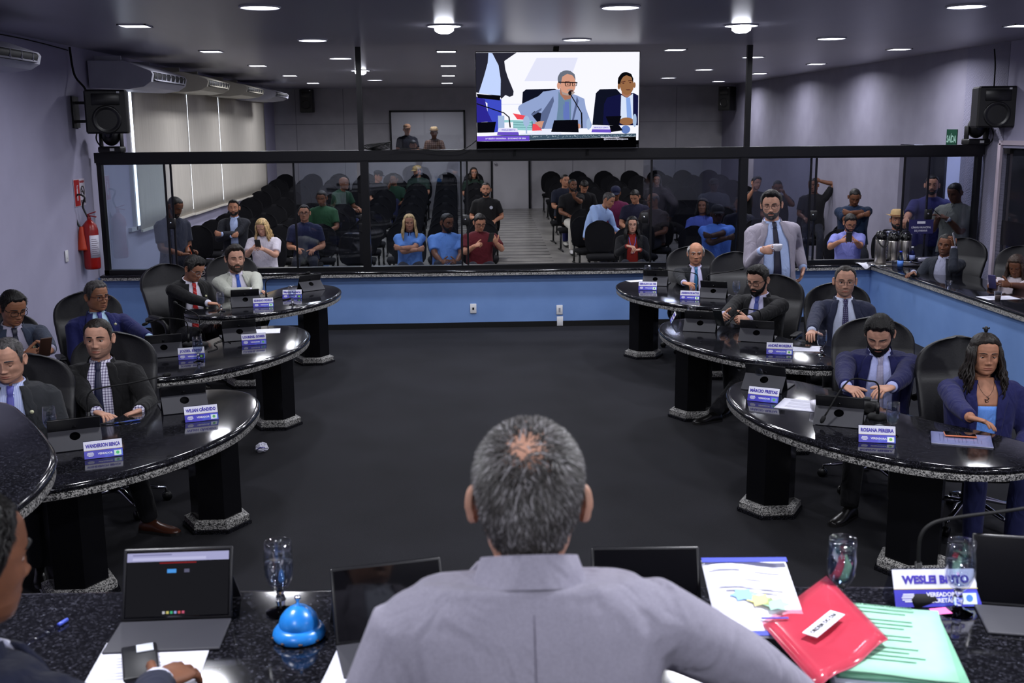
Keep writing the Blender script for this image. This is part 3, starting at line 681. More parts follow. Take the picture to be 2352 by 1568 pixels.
# ============================================================ people
def sstep(a, b, x):
    t = np.clip((np.asarray(x, float)-a)/(b-a), 0, 1); return t*t*(3-2*t)
_HZ = np.array([-.118, -.117, -.112, -.103, -.09, -.07, -.045, -.015, .015, .042, .068, .09, .106, .116, .1195, .12])
_HW = np.array([.0, .018, .034, .0475, .0575, .0655, .0705, .0745, .0765, .0755, .0705, .059, .043, .023, .010, .0])
_HF = np.array([.0, .048, .067, .078, .0835, .0865, .0885, .0905, .0925, .0925, .086, .071, .051, .027, .012, .0])
_HB = np.array([.0, .012, .028, .042, .055, .068, .081, .0925, .099, .1005, .0965, .083, .061, .033, .014, .0])
def head_surf(phi, z, P):
    """point of the face and skull surface at azimuth phi (0 = straight ahead, -Y) and height z, in the head's frame"""
    phi = np.asarray(phi, float); z = np.asarray(z, float)
    w = np.interp(z, _HZ, _HW); f = np.interp(z, _HZ, _HF); b = np.interp(z, _HZ, _HB)
    low = 1-sstep(-.10, .0, z)
    w = w*(1+low*P.get('jaw', 0)); f = f*(1+low*P.get('jaw', 0)*.2)
    s, c = np.sin(phi), np.cos(phi)
    x = w*np.sign(s)*np.abs(s)**.86
    fr = np.where(c > 0, f, b)
    y = -fr*np.sign(c)*np.abs(c)**.92
    g = lambda cx, cz, sx, sz: np.exp(-((np.abs(x)-cx)/sx)**2-((z-cz)/sz)**2)
    g0 = lambda cz, sx, sz: np.exp(-(x/sx)**2-((z-cz)/sz)**2)
    front = sstep(.0, .35, c); ns = P.get('nose', 1.0)
    d = -.0105*g(.032, .0, .017, .0115)+.0045*g(.026, .022, .022, .008)+.004*g(.052, -.028, .018, .016)-.004*g(.058, -.055, .02, .02)
    d += ns*(.006*g0(.006, .009, .014)+.013*g0(-.014, .0105, .016)+.0215*g0(-.033, .0115, .0105)+.009*g(.0135, -.037, .007, .007))
    d += .005*g0(-.062, .026, .017)+.0035*g0(-.0615, .02, .0042)-.0035*g0(-.0672, .024, .0022)+.005*g0(-.0735, .018, .0048)-.004*g0(-.083, .018, .005)
    d += .007*g0(-.103, .020, .012)+P.get('cheek', 0)*.006*g(.05, -.055, .022, .03)-.0025*g(.030, -.048, .006, .016)
    return np.stack([x, y-d*front, z], -1)
def head_normal(p):
    n = np.stack([p[..., 0]*1.15, p[..., 1]*.8, (p[..., 2]-.015)*.85], -1); return n/np.maximum(np.linalg.norm(n, axis=-1, keepdims=True), 1e-6)
_PH = np.concatenate([np.linspace(-82, 82, 57), np.linspace(88, 272, 28)]); _PH = np.radians(_PH)
_TZ = .001+.119*np.sin(np.linspace(-1, 1, 60)*pi/2)
_TZN = np.concatenate([[-.118, -.1178, -.117, -.1155], np.arange(-.1135, .034, .0021), np.linspace(.037, .112, 20), [.1155, .118, .1194, .12]])
_PHN = np.radians(np.concatenate([np.linspace(-84, -42, 17)[:-1], np.linspace(-42, 42, 61), np.linspace(42, 84, 17)[1:], np.linspace(90, 270, 31)]))
def smooth_cyc(a, deg, pts):
    x = np.abs((np.degrees(a)+180) % 360-180); return np.interp(x, deg, pts)
SKIN = {'l': (196, 148, 126), 'm': (176, 124, 98), 't': (150, 102, 76), 'd': (112, 72, 52), 'k': (70, 47, 37)}
HAIRC = {'black': (17, 15, 15), 'dark': (30, 24, 21), 'brown': (52, 38, 30), 'grey': (104, 102, 104), 'salt': (64, 61, 62), 'white': (176, 174, 174), 'blond': (176, 148, 104)}
def skin_mat(k):
    c = SKIN[k]; return noisy('skin_'+k, [(.3, shade(c, .93)), (.7, shade(c, 1.05))], 30, .52, 3, .1, .004, spec=.32)
def hair_mat(k, st=1.0):
    n = 'hair_'+k
    if n in _mats: return _mats[n]
    c = HAIRC[k]; m = noisy(n, [(.3, shade(c, .55)), (.7, shade(c, 1.35))], 34, .5, 4, .7, .006, (2.4, 2.4, .35), .35); return m
def lookR(f, p):
    f = unit(f); p = unit(np.asarray(p, float)-f*(f@np.asarray(p, float))); return f, p
def hand_mesh(mb, W, f, p, side, curl, S, m=0, spread=1.0, thumb=.5, taper=1.0, tuck=0.0):
    """palm, four unequal jointed fingers and a thumb leaving the side of the palm"""
    f, p = lookR(f, p); a = np.cross(p, f)*side      # a = thumb side
    at = lambda A, Bf, Cc: W+(a*A+f*Bf-p*Cc)*S
    R = []
    for b, hw, th in ((-.012, .026, .019), (.004, .029, .018), (.03, .037, .0165), (.06, .041, .0145), (.08, .041, .0125), (.094, .037, .008)):
        R.append([at(hw*math.cos(2*pi*k/16), b, th*math.sin(2*pi*k/16)) for k in range(16)])
    mb.rings(R, m)
    for i, (a0, b0, L) in enumerate(((.0295, .084, .072), (.0105, .089, .08), (-.009, .086, .074), (-.0275, .077, .059))):
        sp = (.09-.065*i)*spread; d = f*math.cos(sp)+a*math.sin(sp); q = at(a0, b0, 0); pts = [q-d*.012*S]; r = [.0088*S]
        c = curl*(1+.08*i); ang = 0
        for seg, k in ((.46, .95), (.3, 1.15), (.24, .7)):
            ang += c*k; dd = d*math.cos(ang)+p*math.sin(ang)
            pts += [q, q+dd*L*seg*S*.5]; r += [.0086*S, .0080*S]
            q = q+dd*L*seg*S
        pts += [q, q+dd*.005*S]; r += [.0064*S, .003*S]
        mb.tube(pts, [x*taper for x in r], 8, m)
    d = unit(a*(.72-.5*tuck)+f*(.62+.3*tuck)+p*(.28*thumb+.3*tuck)); q = at(.024, .018, .002); pts = [q-d*.01*S]; r = [.0135*S]; ang = 0
    for seg, k in ((.042, .0), (.032, -.25), (.026, -.35)):
        ang += k*thumb; dd = unit(d*math.cos(ang)+f*math.sin(-ang)*.8+p*math.sin(-ang)*.5)
        pts += [q, q+dd*seg*S*.5]; r += [.0125*S, .0105*S]; q = q+dd*seg*S
    pts += [q, q+dd*.005*S]; r += [.0078*S, .0035*S]
    mb.tube(pts, r, 8, m)
def ik(s, t, l1, l2, pole):
    v = t-s; dd = np.linalg.norm(v); dd = min(dd, (l1+l2)*.998); u = unit(v); t = s+u*dd
    x = (l1*l1-l2*l2+dd*dd)/(2*dd); h = math.sqrt(max(0, l1*l1-x*x))
    pl = unit(np.asarray(pole)-u*(u@np.asarray(pole))); return s+u*x+pl*h, t
JOBS = []
def job(mb, voxel, it, then):
    me = mb.mesh('work'); o = bpy.data.objects.new('work', me); COL.objects.link(o)
    r = o.modifiers.new('r', 'REMESH'); r.mode = 'VOXEL'; r.voxel_size = voxel; r.use_smooth_shade = True
    s = o.modifiers.new('s', 'SMOOTH'); s.factor = .5; s.iterations = it
    JOBS.append((o, then))
def run_jobs():
    dg = bpy.context.evaluated_depsgraph_get()
    for o, then in JOBS:
        me = bpy.data.meshes.new_from_object(o.evaluated_get(dg))
        V = np.zeros(len(me.vertices)*3); me.vertices.foreach_get('co', V); F = [tuple(p.vertices) for p in me.polygons]
        bpy.data.meshes.remove(me); then(V.reshape(-1, 3), F)
    for o, _ in JOBS:
        me = o.data; bpy.data.objects.remove(o); bpy.data.meshes.remove(me)
    JOBS.clear()
SECT = np.array([(-.20, .205, .128, .135), (-.12, .206, .13, .14), (-.05, .198, .128, .138), (.05, .183, .124, .126), (.15, .176, .12, .12), (.27, .186, .124, .124), (.36, .196, .120, .124), (.42, .194, .104, .114), (.455, .174, .088, .104), (.485, .132, .072, .092), (.51, .082, .06, .075), (.535, .064, .056, .064)])
class Body: pass
PLACED = []
def person(label, head, sk='m', S=1.0, yaw=0, lean=0, side=0, hyaw=0, hpitch=0, hroll=0, sit=True, floor=0.0, A=None, B=None, top='suit', col=(28, 28, 34), shirt=None, tie=None,
           trousers=(22, 22, 28), shoes=(18, 16, 16), hair='short', hc='black', beard=None, glasses=None, wide=1.0, belly=0.0, hs=1.0, face=None, vb=.02, wb=.062, pin=None, feet=None, near=False,
           lids=.24, collar=None, inner=None, extra=None, sleeve2=None, group=None, cat='person', hpos=None, hat=None, brow=1.0, crop_legs=False, lapel=None, neckl=.082, shrug=None):
    shrug = (.55 if top in ('suit', 'blazer') else 0.0) if shrug is None else shrug
    b = Body(); face = face or {}
    if sit and not crop_legs: S *= .935; wide *= 1.06; hs *= 1.03
    Bm = rotm(rz=D(yaw)); hs_ = np.arange(-.20, .5401, .01); b.hs = hs_
    f = sstep(.0, .38, hs_); Rs = [Bm @ rotm(rx=D(lean)*k, ry=D(side)*k) for k in f]
    Cs = np.zeros((len(hs_), 3)); i0 = int(np.argmin(abs(hs_)))
    for i in range(i0+1, len(hs_)): Cs[i] = Cs[i-1]+Rs[i] @ np.array([0, 0, .01*S])
    for i in range(i0-1, -1, -1): Cs[i] = Cs[i+1]-np.array([0, 0, .01*S])
    HR = Bm @ rotm(rz=D(hyaw)) @ rotm(rx=D(hpitch)) @ rotm(ry=D(hroll))
    k50 = int(np.argmin(abs(hs_-.50))); N = Cs[k50]; up = unit(Rs[k50] @ np.array([0, -.1, 1.0])+.6*(HR @ np.array([0, 0, 1.0])))
    piv = N+up*neckl*S; HO = piv+HR @ np.array([0, -.014, .07])*S*hs
    hp = np.asarray(hpos) if hpos is not None else aty(*head)
    off = hp-HO; Cs = Cs+off; piv = piv+off; HO = hp
    P = Cs[i0]; fl = floor
    base = np.array([P[0], P[1], fl])
    root = thing('person', label, cat, base, 0, group, world=True)
    PLACED.append((label, P[2]-fl, HO[2]-fl))
    def Ci(h): return np.array([np.interp(h, hs_, Cs[:, j]) for j in range(3)])
    def Ri(h): return Rs[int(np.clip(round((h+.2)/.01), 0, len(Rs)-1))]
    def sec(h):
        a = (np.interp(h, SECT[:, 0], SECT[:, 1])+shrug*np.interp(h, [.40, .455, .485, .51, .53], [0, .016, .045, .035, 0]))*wide; bf = np.interp(h, SECT[:, 0], SECT[:, 2])+belly*np.exp(-((h-.11)/.14)**2); bb = np.interp(h, SECT[:, 0], SECT[:, 3])
        k = 1+(wide-1)*.6; return a*S, bf*k*S, bb*S
    def front(u, h, o):
        a, bf, bb = sec(h); u = u*S
        y = -bf*max(0.0, 1-abs(u/a)**2.4)**(1/2.4)-o*S
        return Ci(h)+Ri(h) @ np.array([u, y, 0])
    def ring(h, k=1.0, n=32):
        a, bf, bb = sec(h); out = []
        for j in range(n):
            t = 2*pi*j/n; c, s = math.cos(t), math.sin(t)
            out.append(Ci(h)+Ri(h) @ np.array([a*k*np.sign(c)*abs(c)**.84, (bf if s < 0 else bb)*k*np.sign(s)*abs(s)**.84, 0]))
        return out
    SM, HM = skin_mat(sk), hair_mat(hc)
    # ---- arms
    arms = []
    for sd, sp in ((-1, A), (1, B)):
        sp = dict(sp or {})
        J = Ci(.425)+Ri(.425) @ np.array([sd*.176*wide*S, .008*S, 0])
        fd = Bm @ np.asarray(sp.get('fd', (-sd*.35, -.9, -.25)), float); pn = Bm @ np.asarray(sp.get('pn', (-sd*.15, 0, -1)), float)
        f_, p_ = lookR(fd, pn)
        if 'z' in sp: T = atz(*sp['z'])
        elif 'y' in sp: T = aty(*sp['y'])
        elif 'w' in sp: T = np.asarray(sp['w'], float)
        else:
            l = np.asarray(sp.get('l', (sd*.14, -.36, .08)), float); T = P+Bm @ l*S
        W = T-f_*.052*S
        pole = Bm @ np.asarray(sp.get('pole', (sd*.5, .5, -.6)), float)
        E_, W = ik(J, W, .292*S, .262*S, pole)
        arms.append((sd, J, E_, W, f_, p_, sp))
    # ---- body: head, neck, trunk, arms and hands in one mesh
    mb = MB()
    # head grid
    fine = head is None or head[2] < 13
    TZ, PHI = (_TZN, _PHN) if fine else (_TZ, _PH)
    ZZ, PP = np.meshgrid(TZ, PHI, indexing='ij'); H = head_surf(PP, ZZ, face)
    V = (H.reshape(-1, 3)*S*hs) @ HR.T+HO
    nz, nph = ZZ.shape; F = []; Mt = []
    stub = face.get('stubble', 0)
    for i in range(nz-1):
        zc = (TZ[i]+TZ[i+1])/2
        for j in range(nph):
            k = (j+1) % nph; F.append((i*nph+j, i*nph+k, (i+1)*nph+k, (i+1)*nph+j))
            x = (H[i, j, 0]+H[i, k, 0])/2; ph = abs(math.degrees(PHI[j])) if PHI[j] < pi else 360-math.degrees(PHI[j])
            mi = 0
            if ph < 40 and abs(x) < .0225 and abs(zc+.0668) < .0076*math.sqrt(max(0, 1-(x/.0225)**2)): mi = 1
            elif stub and ph < 88 and zc < np.interp(ph, [0, 8, 14, 20, 28, 45, 65, 80, 88], [-.0775, -.0775, -.074, -.062, -.052, -.054, -.042, -.016, .006]): mi = 4
            elif stub and ph < 30 and -.0605 < zc < -.046: mi = 4
            Mt.append(mi)
    mb.add(V, F, Mt, True)
    for sd in (-1, 1):      # eyes with lids
        e = head_surf(np.array([math.asin(min(1, (.0315/.0755)**(1/.86)))*sd]), np.array([.003]), face)[0]
        ec = np.array([sd*.0315, e[1]+.0085, .002]); r = .0130
        nu, nv = 16, 8; Vv = []; Ff = []; Mm = []
        for j in range(nv):
            t = (j/(nv-1))*pi*.55
            for i in range(nu): Vv.append(ec+r*np.array([math.sin(t)*math.cos(2*pi*i/nu), -math.cos(t), math.sin(t)*math.sin(2*pi*i/nu)]))
        for j in range(nv-1):
            for i in range(nu): Ff.append((j*nu+i, j*nu+(i+1) % nu, (j+1)*nu+(i+1) % nu, (j+1)*nu+i)); Mm.append(3 if j < 2 else 2)
        mb.add((np.array(Vv)*S*hs) @ HR.T+HO, Ff, Mm, True)
        for lo, hi in ((math.sin(D(90))*0+D(38-90*lids), D(88)), (D(-88), D(-24))):
            G = []
            for el in np.linspace(lo, hi, 6):
                G.append([(ec+(r+.0013)*np.array([math.sin(az)*math.cos(el), -math.cos(az)*math.cos(el), math.sin(el)]))*S*hs @ HR.T+HO for az in np.linspace(D(-82), D(82), 12)])
            mb.grid(G, 0)
        if fine:
            el = D(38-90*lids); mb.tube([(ec+(r+.0019)*np.array([math.sin(az)*math.cos(el), -math.cos(az)*math.cos(el), math.sin(el)]))*S*hs @ HR.T+HO for az in np.linspace(D(-66), D(66), 9)], [x*S for x in (.0003, .0009, .0011, .0012, .0012, .0012, .0011, .0009, .0003)], 5, 3)
        # ear: a rim-bordered shell leaning back
        G = []
        for j, rr in enumerate((0, .35, .7, .92, 1.0, .96)):
            dep = (-.001, -.002, .001, .006, .004, -.004)[j]
            G.append([])
            for i in range(18):
                t = 2*pi*i/18; yy = .0185*rr*math.cos(t)*(1-.25*(math.sin(t) < 0)); zz = .0315*rr*math.sin(t)
                G[-1].append((np.array([sd*(.0775+dep+.015*(yy+.018)/.036), .014+yy+.12*zz, -.006+zz])*S*hs) @ HR.T+HO)
        mb.grid(G, 0, closed_u=True)
    nk = [Ci(.42)+Ri(.42) @ np.array([0, .0, 0]), Ci(.50)+Ri(.5) @ np.array([0, .004, 0])*S, (piv+Ci(.50))/2, piv+HR @ np.array([0, -.002, 0])*S, HO+HR @ np.array([0, .018, -.035])*S*hs]
    nw = face.get('neck', 1.0)
    mb.tube(nk, [.072*S*nw, .061*S*nw, .0565*S*nw, .056*S*nw, .05*S*nw], 18)
    mb.rings([ring(h, .9, 20) for h in (-.1, .05, .2, .36, .43, .46)], 0)
    bare = top in ('polo', 'tshirt')
    ar = .044 if sk != 'x' else .04
    for sd, J, E_, W, f_, p_, sp in arms:
        pts = catmull([J, (J+E_)/2, E_, E_*.5+W*.5, W], 4, False); n = len(pts)
        mb.tube(pts, [np.interp(i/(n-1), [0, .25, .5, .65, 1], [.05, .046, .041, .040, .0275])*S*(1+.5*(wide-1)) for i in range(n)], 12)
        hand_mesh(mb, W, f_, p_, sd, sp.get('curl', .38), S*.95, 0, sp.get('spread', .55), sp.get('thumb', .5), 1.0, sp.get('tuck', 0.0))
    bd = mb.build('body', [SM, noisy('lips_'+sk, [(.3, tuple(x*y for x, y in zip(SKIN[sk], (.86, .74, .74)))), (.7, tuple(x*y for x, y in zip(SKIN[sk], (.92, .76, .77))))], 40, .4), mat('eye_white', (216, 212, 210), .25), mat('iris_dark', (30, 20, 15), .12), noisy('stubble_'+sk, [(.3, tuple(.66*a+10 for a in SKIN[sk])), (.7, tuple(.84*a+4 for a in SKIN[sk]))], 240, .6)], root)
    b.root, b.HR, b.HO, b.arms, b.front, b.Ci, b.Ri, b.P, b.Bm, b.S, b.hs_ = root, HR, HO, arms, front, Ci, Ri, P, Bm, S, hs
    tow = lambda q: (np.asarray(q, float)*S*hs) @ HR.T+HO
    # ---- hair
    hb = MB(); build_hair(hb, hair, face, tow, brow, 0 if not fine else (6000 if near else 3500))
    if hb.n: hb.build('hair', HM, root)
    if beard: 
        q = MB(); build_beard(q, beard, face, tow); q.build('beard', hair_mat(face.get('bc', hc)), root)
    if glasses: build_glasses(glasses, face, tow, root, S)
    if hat: hat(b, tow)
    # ---- clothes
    vox = .0095 if near else (.0125 if head is not None and head[2] < 13 or hpos is not None else .016)
    clothM = col if isinstance(col, bpy.types.Material) else cloth(col)
    tm = trousers if isinstance(trousers, bpy.types.Material) else cloth(trousers)
    suit = top in ('suit', 'blazer')
    g = MB(); hem = -.15 if (suit and not sit) else (-.07 if sit else -.12)
    kk = 1.03 if suit else .985
    hh = [hem]+[h for h in SECT[:, 0] if hem+.02 < h < (.48 if suit else .50)]+[.492 if suit else .505]
    g.rings([ring(h, kk) for h in hh])
    for sd, J, E_, W, f_, p_, sp in arms:
        g.ball(J+Ri(.425) @ np.array([-sd*.012, 0, -.012])*S, (.070*S*kk, .068*S, .070*S))
        if suit or top == 'long':
            k = 1.0 if suit else .88; pts = catmull([J, (J+E_)/2, E_, E_*.5+W*.5, E_+(W-E_)*.93], 4, False); n = len(pts)
            g.tube(pts, [np.interp(i/(n-1), [0, .25, .5, .7, 1], [.067, .062, .056, .051, .043])*S*k*(1+.5*(wide-1)) for i in range(n)], 14)
            g.ball(E_, .056*S*k)
        else:
            pts = [J, J*.5+E_*.5, J*.22+E_*.78]; g.tube(pts, [.075*S, .068*S*(1+.5*(wide-1)), .067*S*(1+.5*(wide-1))], 14)
    def finish_top(V, F):
        q = MB(); q.add(V, F, 0, True)
        if suit:
            w_ = lambda h: float(np.interp(h, [vb, vb+.15, .33, .42, .47, .505], [wb*1.3, wb*1.25, wb*1.05+.008, .070, .062, .050]))
            lw = lambda h: float(np.interp(h, [vb, vb+.08, .30, .395, .40, .46, .50], [.006, .022, .048, .064, .046, .05, .03]))
            H_ = np.linspace(vb, .50, 18)
            for sd in (-1, 1):
                q.sheet([[front(sd*(w_(h)-.004+(lw(h)+.004)*t), h, .0195) for t in (np.linspace(0, 1, 5) if sd > 0 else np.linspace(1, 0, 5))] for h in H_], Bm @ np.array([0, -1, 0]), .012*S)
            G = [[Ci(.50)+Ri(.50) @ (np.array([(.078+.018*t)*math.sin(a), (.075+.018*t)*math.cos(a), .045-.05*t-.02*(1-math.cos(a))])*S) for t in (0, .3, .7, 1)] for a in np.linspace(D(-125), D(125), 17)]
            q.grid(G)
        q.build({'suit': 'jacket', 'blazer': 'jacket', 'polo': 'polo_shirt', 'tshirt': 't_shirt', 'long': 'shirt'}[top], clothM, root)
    job(g, vox*S, 3, finish_top)
    if suit:
        sh = shirt if isinstance(shirt, bpy.types.Material) else cloth(shirt or (205, 208, 225), .8, .35)
        w_ = lambda h: float(np.interp(h, [vb, vb+.15, .33, .42, .47, .505], [wb*1.3, wb*1.25, wb*1.05+.008, .070, .062, .050]))
        q = MB(); H_ = np.linspace(vb-.002, .503, 20); mats = [sh]
        G = [[front(u*w_(h), h, .0095) for u in np.linspace(-1, 1, 11)] for h in H_]
        q.sheet(G, Bm @ np.array([0, -1, 0]), .006*S)
        if inner:       # a low-cut top: skin above, the top below
            q = MB(); Hs = np.linspace(inner[1], .515, 10); q.sheet([[front(u*w_(h), h, .008) for u in np.linspace(-1, 1, 11)] for h in Hs], Bm @ np.array([0, -1, 0]), .006*S)
            q.build('neckline_skin', SM, root); q = MB(); Hs = np.linspace(vb, inner[1]+.004, 12)
            q.sheet([[front(u*w_(h), h, .0095) for u in np.linspace(-1, 1, 11)] for h in Hs], Bm @ np.array([0, -1, 0]), .006*S); sh = cloth(inner[0])
        else:
            qc = MB(); add_collar(qc, b, .03); qc.build('shirt_collar', sh, root)
            for sd, J, E_, W, f_, p_, sp in arms:
                d = unit(W-E_); qc = MB(); qc.tube([W-d*.03*S, W+d*.002*S], [.0355*S, .035*S], 14); qc.build('cuff', sh, root)
        q.build('top' if inner else 'shirt', sh, root)
        if tie:
            q = MB(); tb = vb if vb > -.0 else -.005
            G = [[front(u*wd, h, o) for u in (-1, -.4, .4, 1)] for h, wd, o in [(.507, .019, .024), (.485, .019, .027), (.462, .0145, .024), (.455, .0145, .018)]+[(h, float(np.interp(h, [tb, .45], [.038, .018])), .0165) for h in np.linspace(.44, tb+.03, 10)]+[(tb, .012, .0165)]]
            q.sheet(G[::-1], Bm @ np.array([0, -1, 0]), .005*S); q.build('tie', tie, root)
    elif top in ('polo', 'long'):
        q = MB(); add_collar(q, b, .03, .9)
        cm = collar if isinstance(collar, bpy.types.Material) else (cloth(collar) if collar else clothM)
        q.build('collar', cm, root)
    else:
        q = MB(); q.rings([[Ci(.50)+Ri(.5) @ (np.array([(.072+.009*math.cos(t))*math.cos(a), (.068+.009*math.cos(t))*math.sin(a), .012*math.sin(t)+.02*math.sin(a)])*S) for t in np.linspace(0, 2*pi, 8, endpoint=False)] for a in np.linspace(0, 2*pi, 24, endpoint=False)], closed=True)
        q.build('neck_ribbing', clothM, root)
    if pin:
        q = MB(); c = front(pin[0], pin[1], .022); q.lathe([(0, 0), (.011, 0), (.011, .003), (0, .005)], 12, R=Bm @ rotm(rx=pi/2), t=c); q.build('lapel_pin', mat('pin_enamel', (205, 205, 170), .3), root)
    # ---- legs
    if not crop_legs:
        g = MB(); g.ball(Ci(-.05), (.185*S*wide, .13*S, .125*S))
        if not sit: g.rings([ring(h, .95) for h in (-.16, -.08, 0)])
        ank = []
        for i, sd in enumerate((-1, 1)):
            hj = P+Bm @ np.array([sd*.09*S, 0, -.05*S])
            if feet and feet[i] is not None:
                T = np.array([*feet[i][:2], fl+.085])
            elif sit: T = np.array([*(P+Bm @ np.array([sd*.12, -.40, 0])*S)[:2], fl+.085])
            else: T = np.array([*(P+Bm @ np.array([sd*.11, .0, 0])*S)[:2], fl+.085])
            L = max(.425*S, np.linalg.norm(T-hj)/2*1.004)
            K, T = ik(hj, T, L, L, Bm @ np.array([sd*.12, -1, .9 if sit else .1]))
            pts = catmull([hj, (hj+K)/2, K, (K+T)/2, T+np.array([0, 0, -.012])], 4, False); n = len(pts)
            g.tube(pts, [np.interp(j/(n-1), [0, .25, .5, .75, 1], [.094, .083, .066, .062, .054])*S*(1+.5*(wide-1)) for j in range(n)], 14); g.ball(K, .064*S)
            ank.append(T)
        job(g, .016*S, 3, lambda V, F, root=root, tm=tm: MB().add(V, F, 0, True).build('trousers', tm, root))
        for T, sd in zip(ank, (-1, 1)):
            shoe(T, (rotm(rz=D(feet[(sd+1)//2][3])) if feet and feet[(sd+1)//2] is not None and len(feet[(sd+1)//2]) > 3 else Bm @ rotm(rz=sd*.15)), fl, S, shoes, root)
    if extra: extra(b)
    return b
def shoe(T, R, fl, S, col, root):
    R_ = []; c = np.array([T[0], T[1], fl])
    for y, hw, h in ((.075, .022, .05), (.065, .034, .075), (.03, .037, .088), (-.03, .037, .085), (-.07, .041, .062), (-.12, .046, .05), (-.165, .042, .042), (-.195, .026, .032), (-.203, .012, .024)):
        R_.append([c+R @ (np.array([hw*math.cos(t), y, .014+(h-.014)*max(0, math.sin(t))**.8]) if math.sin(t) >= -1e-6 else np.array([hw*math.cos(t), y, .014+.004*math.sin(t)]))*S for t in np.linspace(0, 2*pi, 16, endpoint=False)])
    q = MB(); q.rings(R_); sh = q.build('shoe', mat('shoe_%d_%d_%d' % tuple(col), col, .32), root)
    q = MB(); sp = [(.075, .024), (.06, .036), (0, .038), (-.07, .042), (-.12, .0475), (-.165, .043), (-.195, .028), (-.206, .01)]
    poly = [(hw, y) for y, hw in sp]+[(-hw, y) for y, hw in sp[::-1]]
    q.prism(poly, 0, .018, 0, False, R*S, c); q.build('sole', mat('sole', (150, 130, 110) if sum(col) < 120 and col[0] > 40 else ((205, 205, 200) if sum(col) > 300 else (26, 24, 24)), .6), sh, root['_o'])
def add_collar(q, b, drop, k=1.0):
    """a folded shirt collar: stand around the neck and two points in front"""
    S, Ci, Ri = b.S, b.Ci, b.Ri
    G = []
    for a in np.linspace(D(7), D(353), 31):
        fr = .5+.5*math.cos(a)       # 1 at the front
        G.append([Ci(.50)+Ri(.50) @ (np.array([r*math.sin(a), -r*math.cos(a)*1.0+.004, z])*S) for r, z in ((.0625*k, -.006-.012*fr), (.0625*k, .020-.016*fr), (.064*k, .033-.020*fr), (.071*k+.006*fr**3, .027-.024*fr), (.084*k+.024*fr**3, -.004-.052*fr**2*(1-.55*math.exp(-(min(a, 2*pi-a)/.22)**2))))])
    q.grid(G)
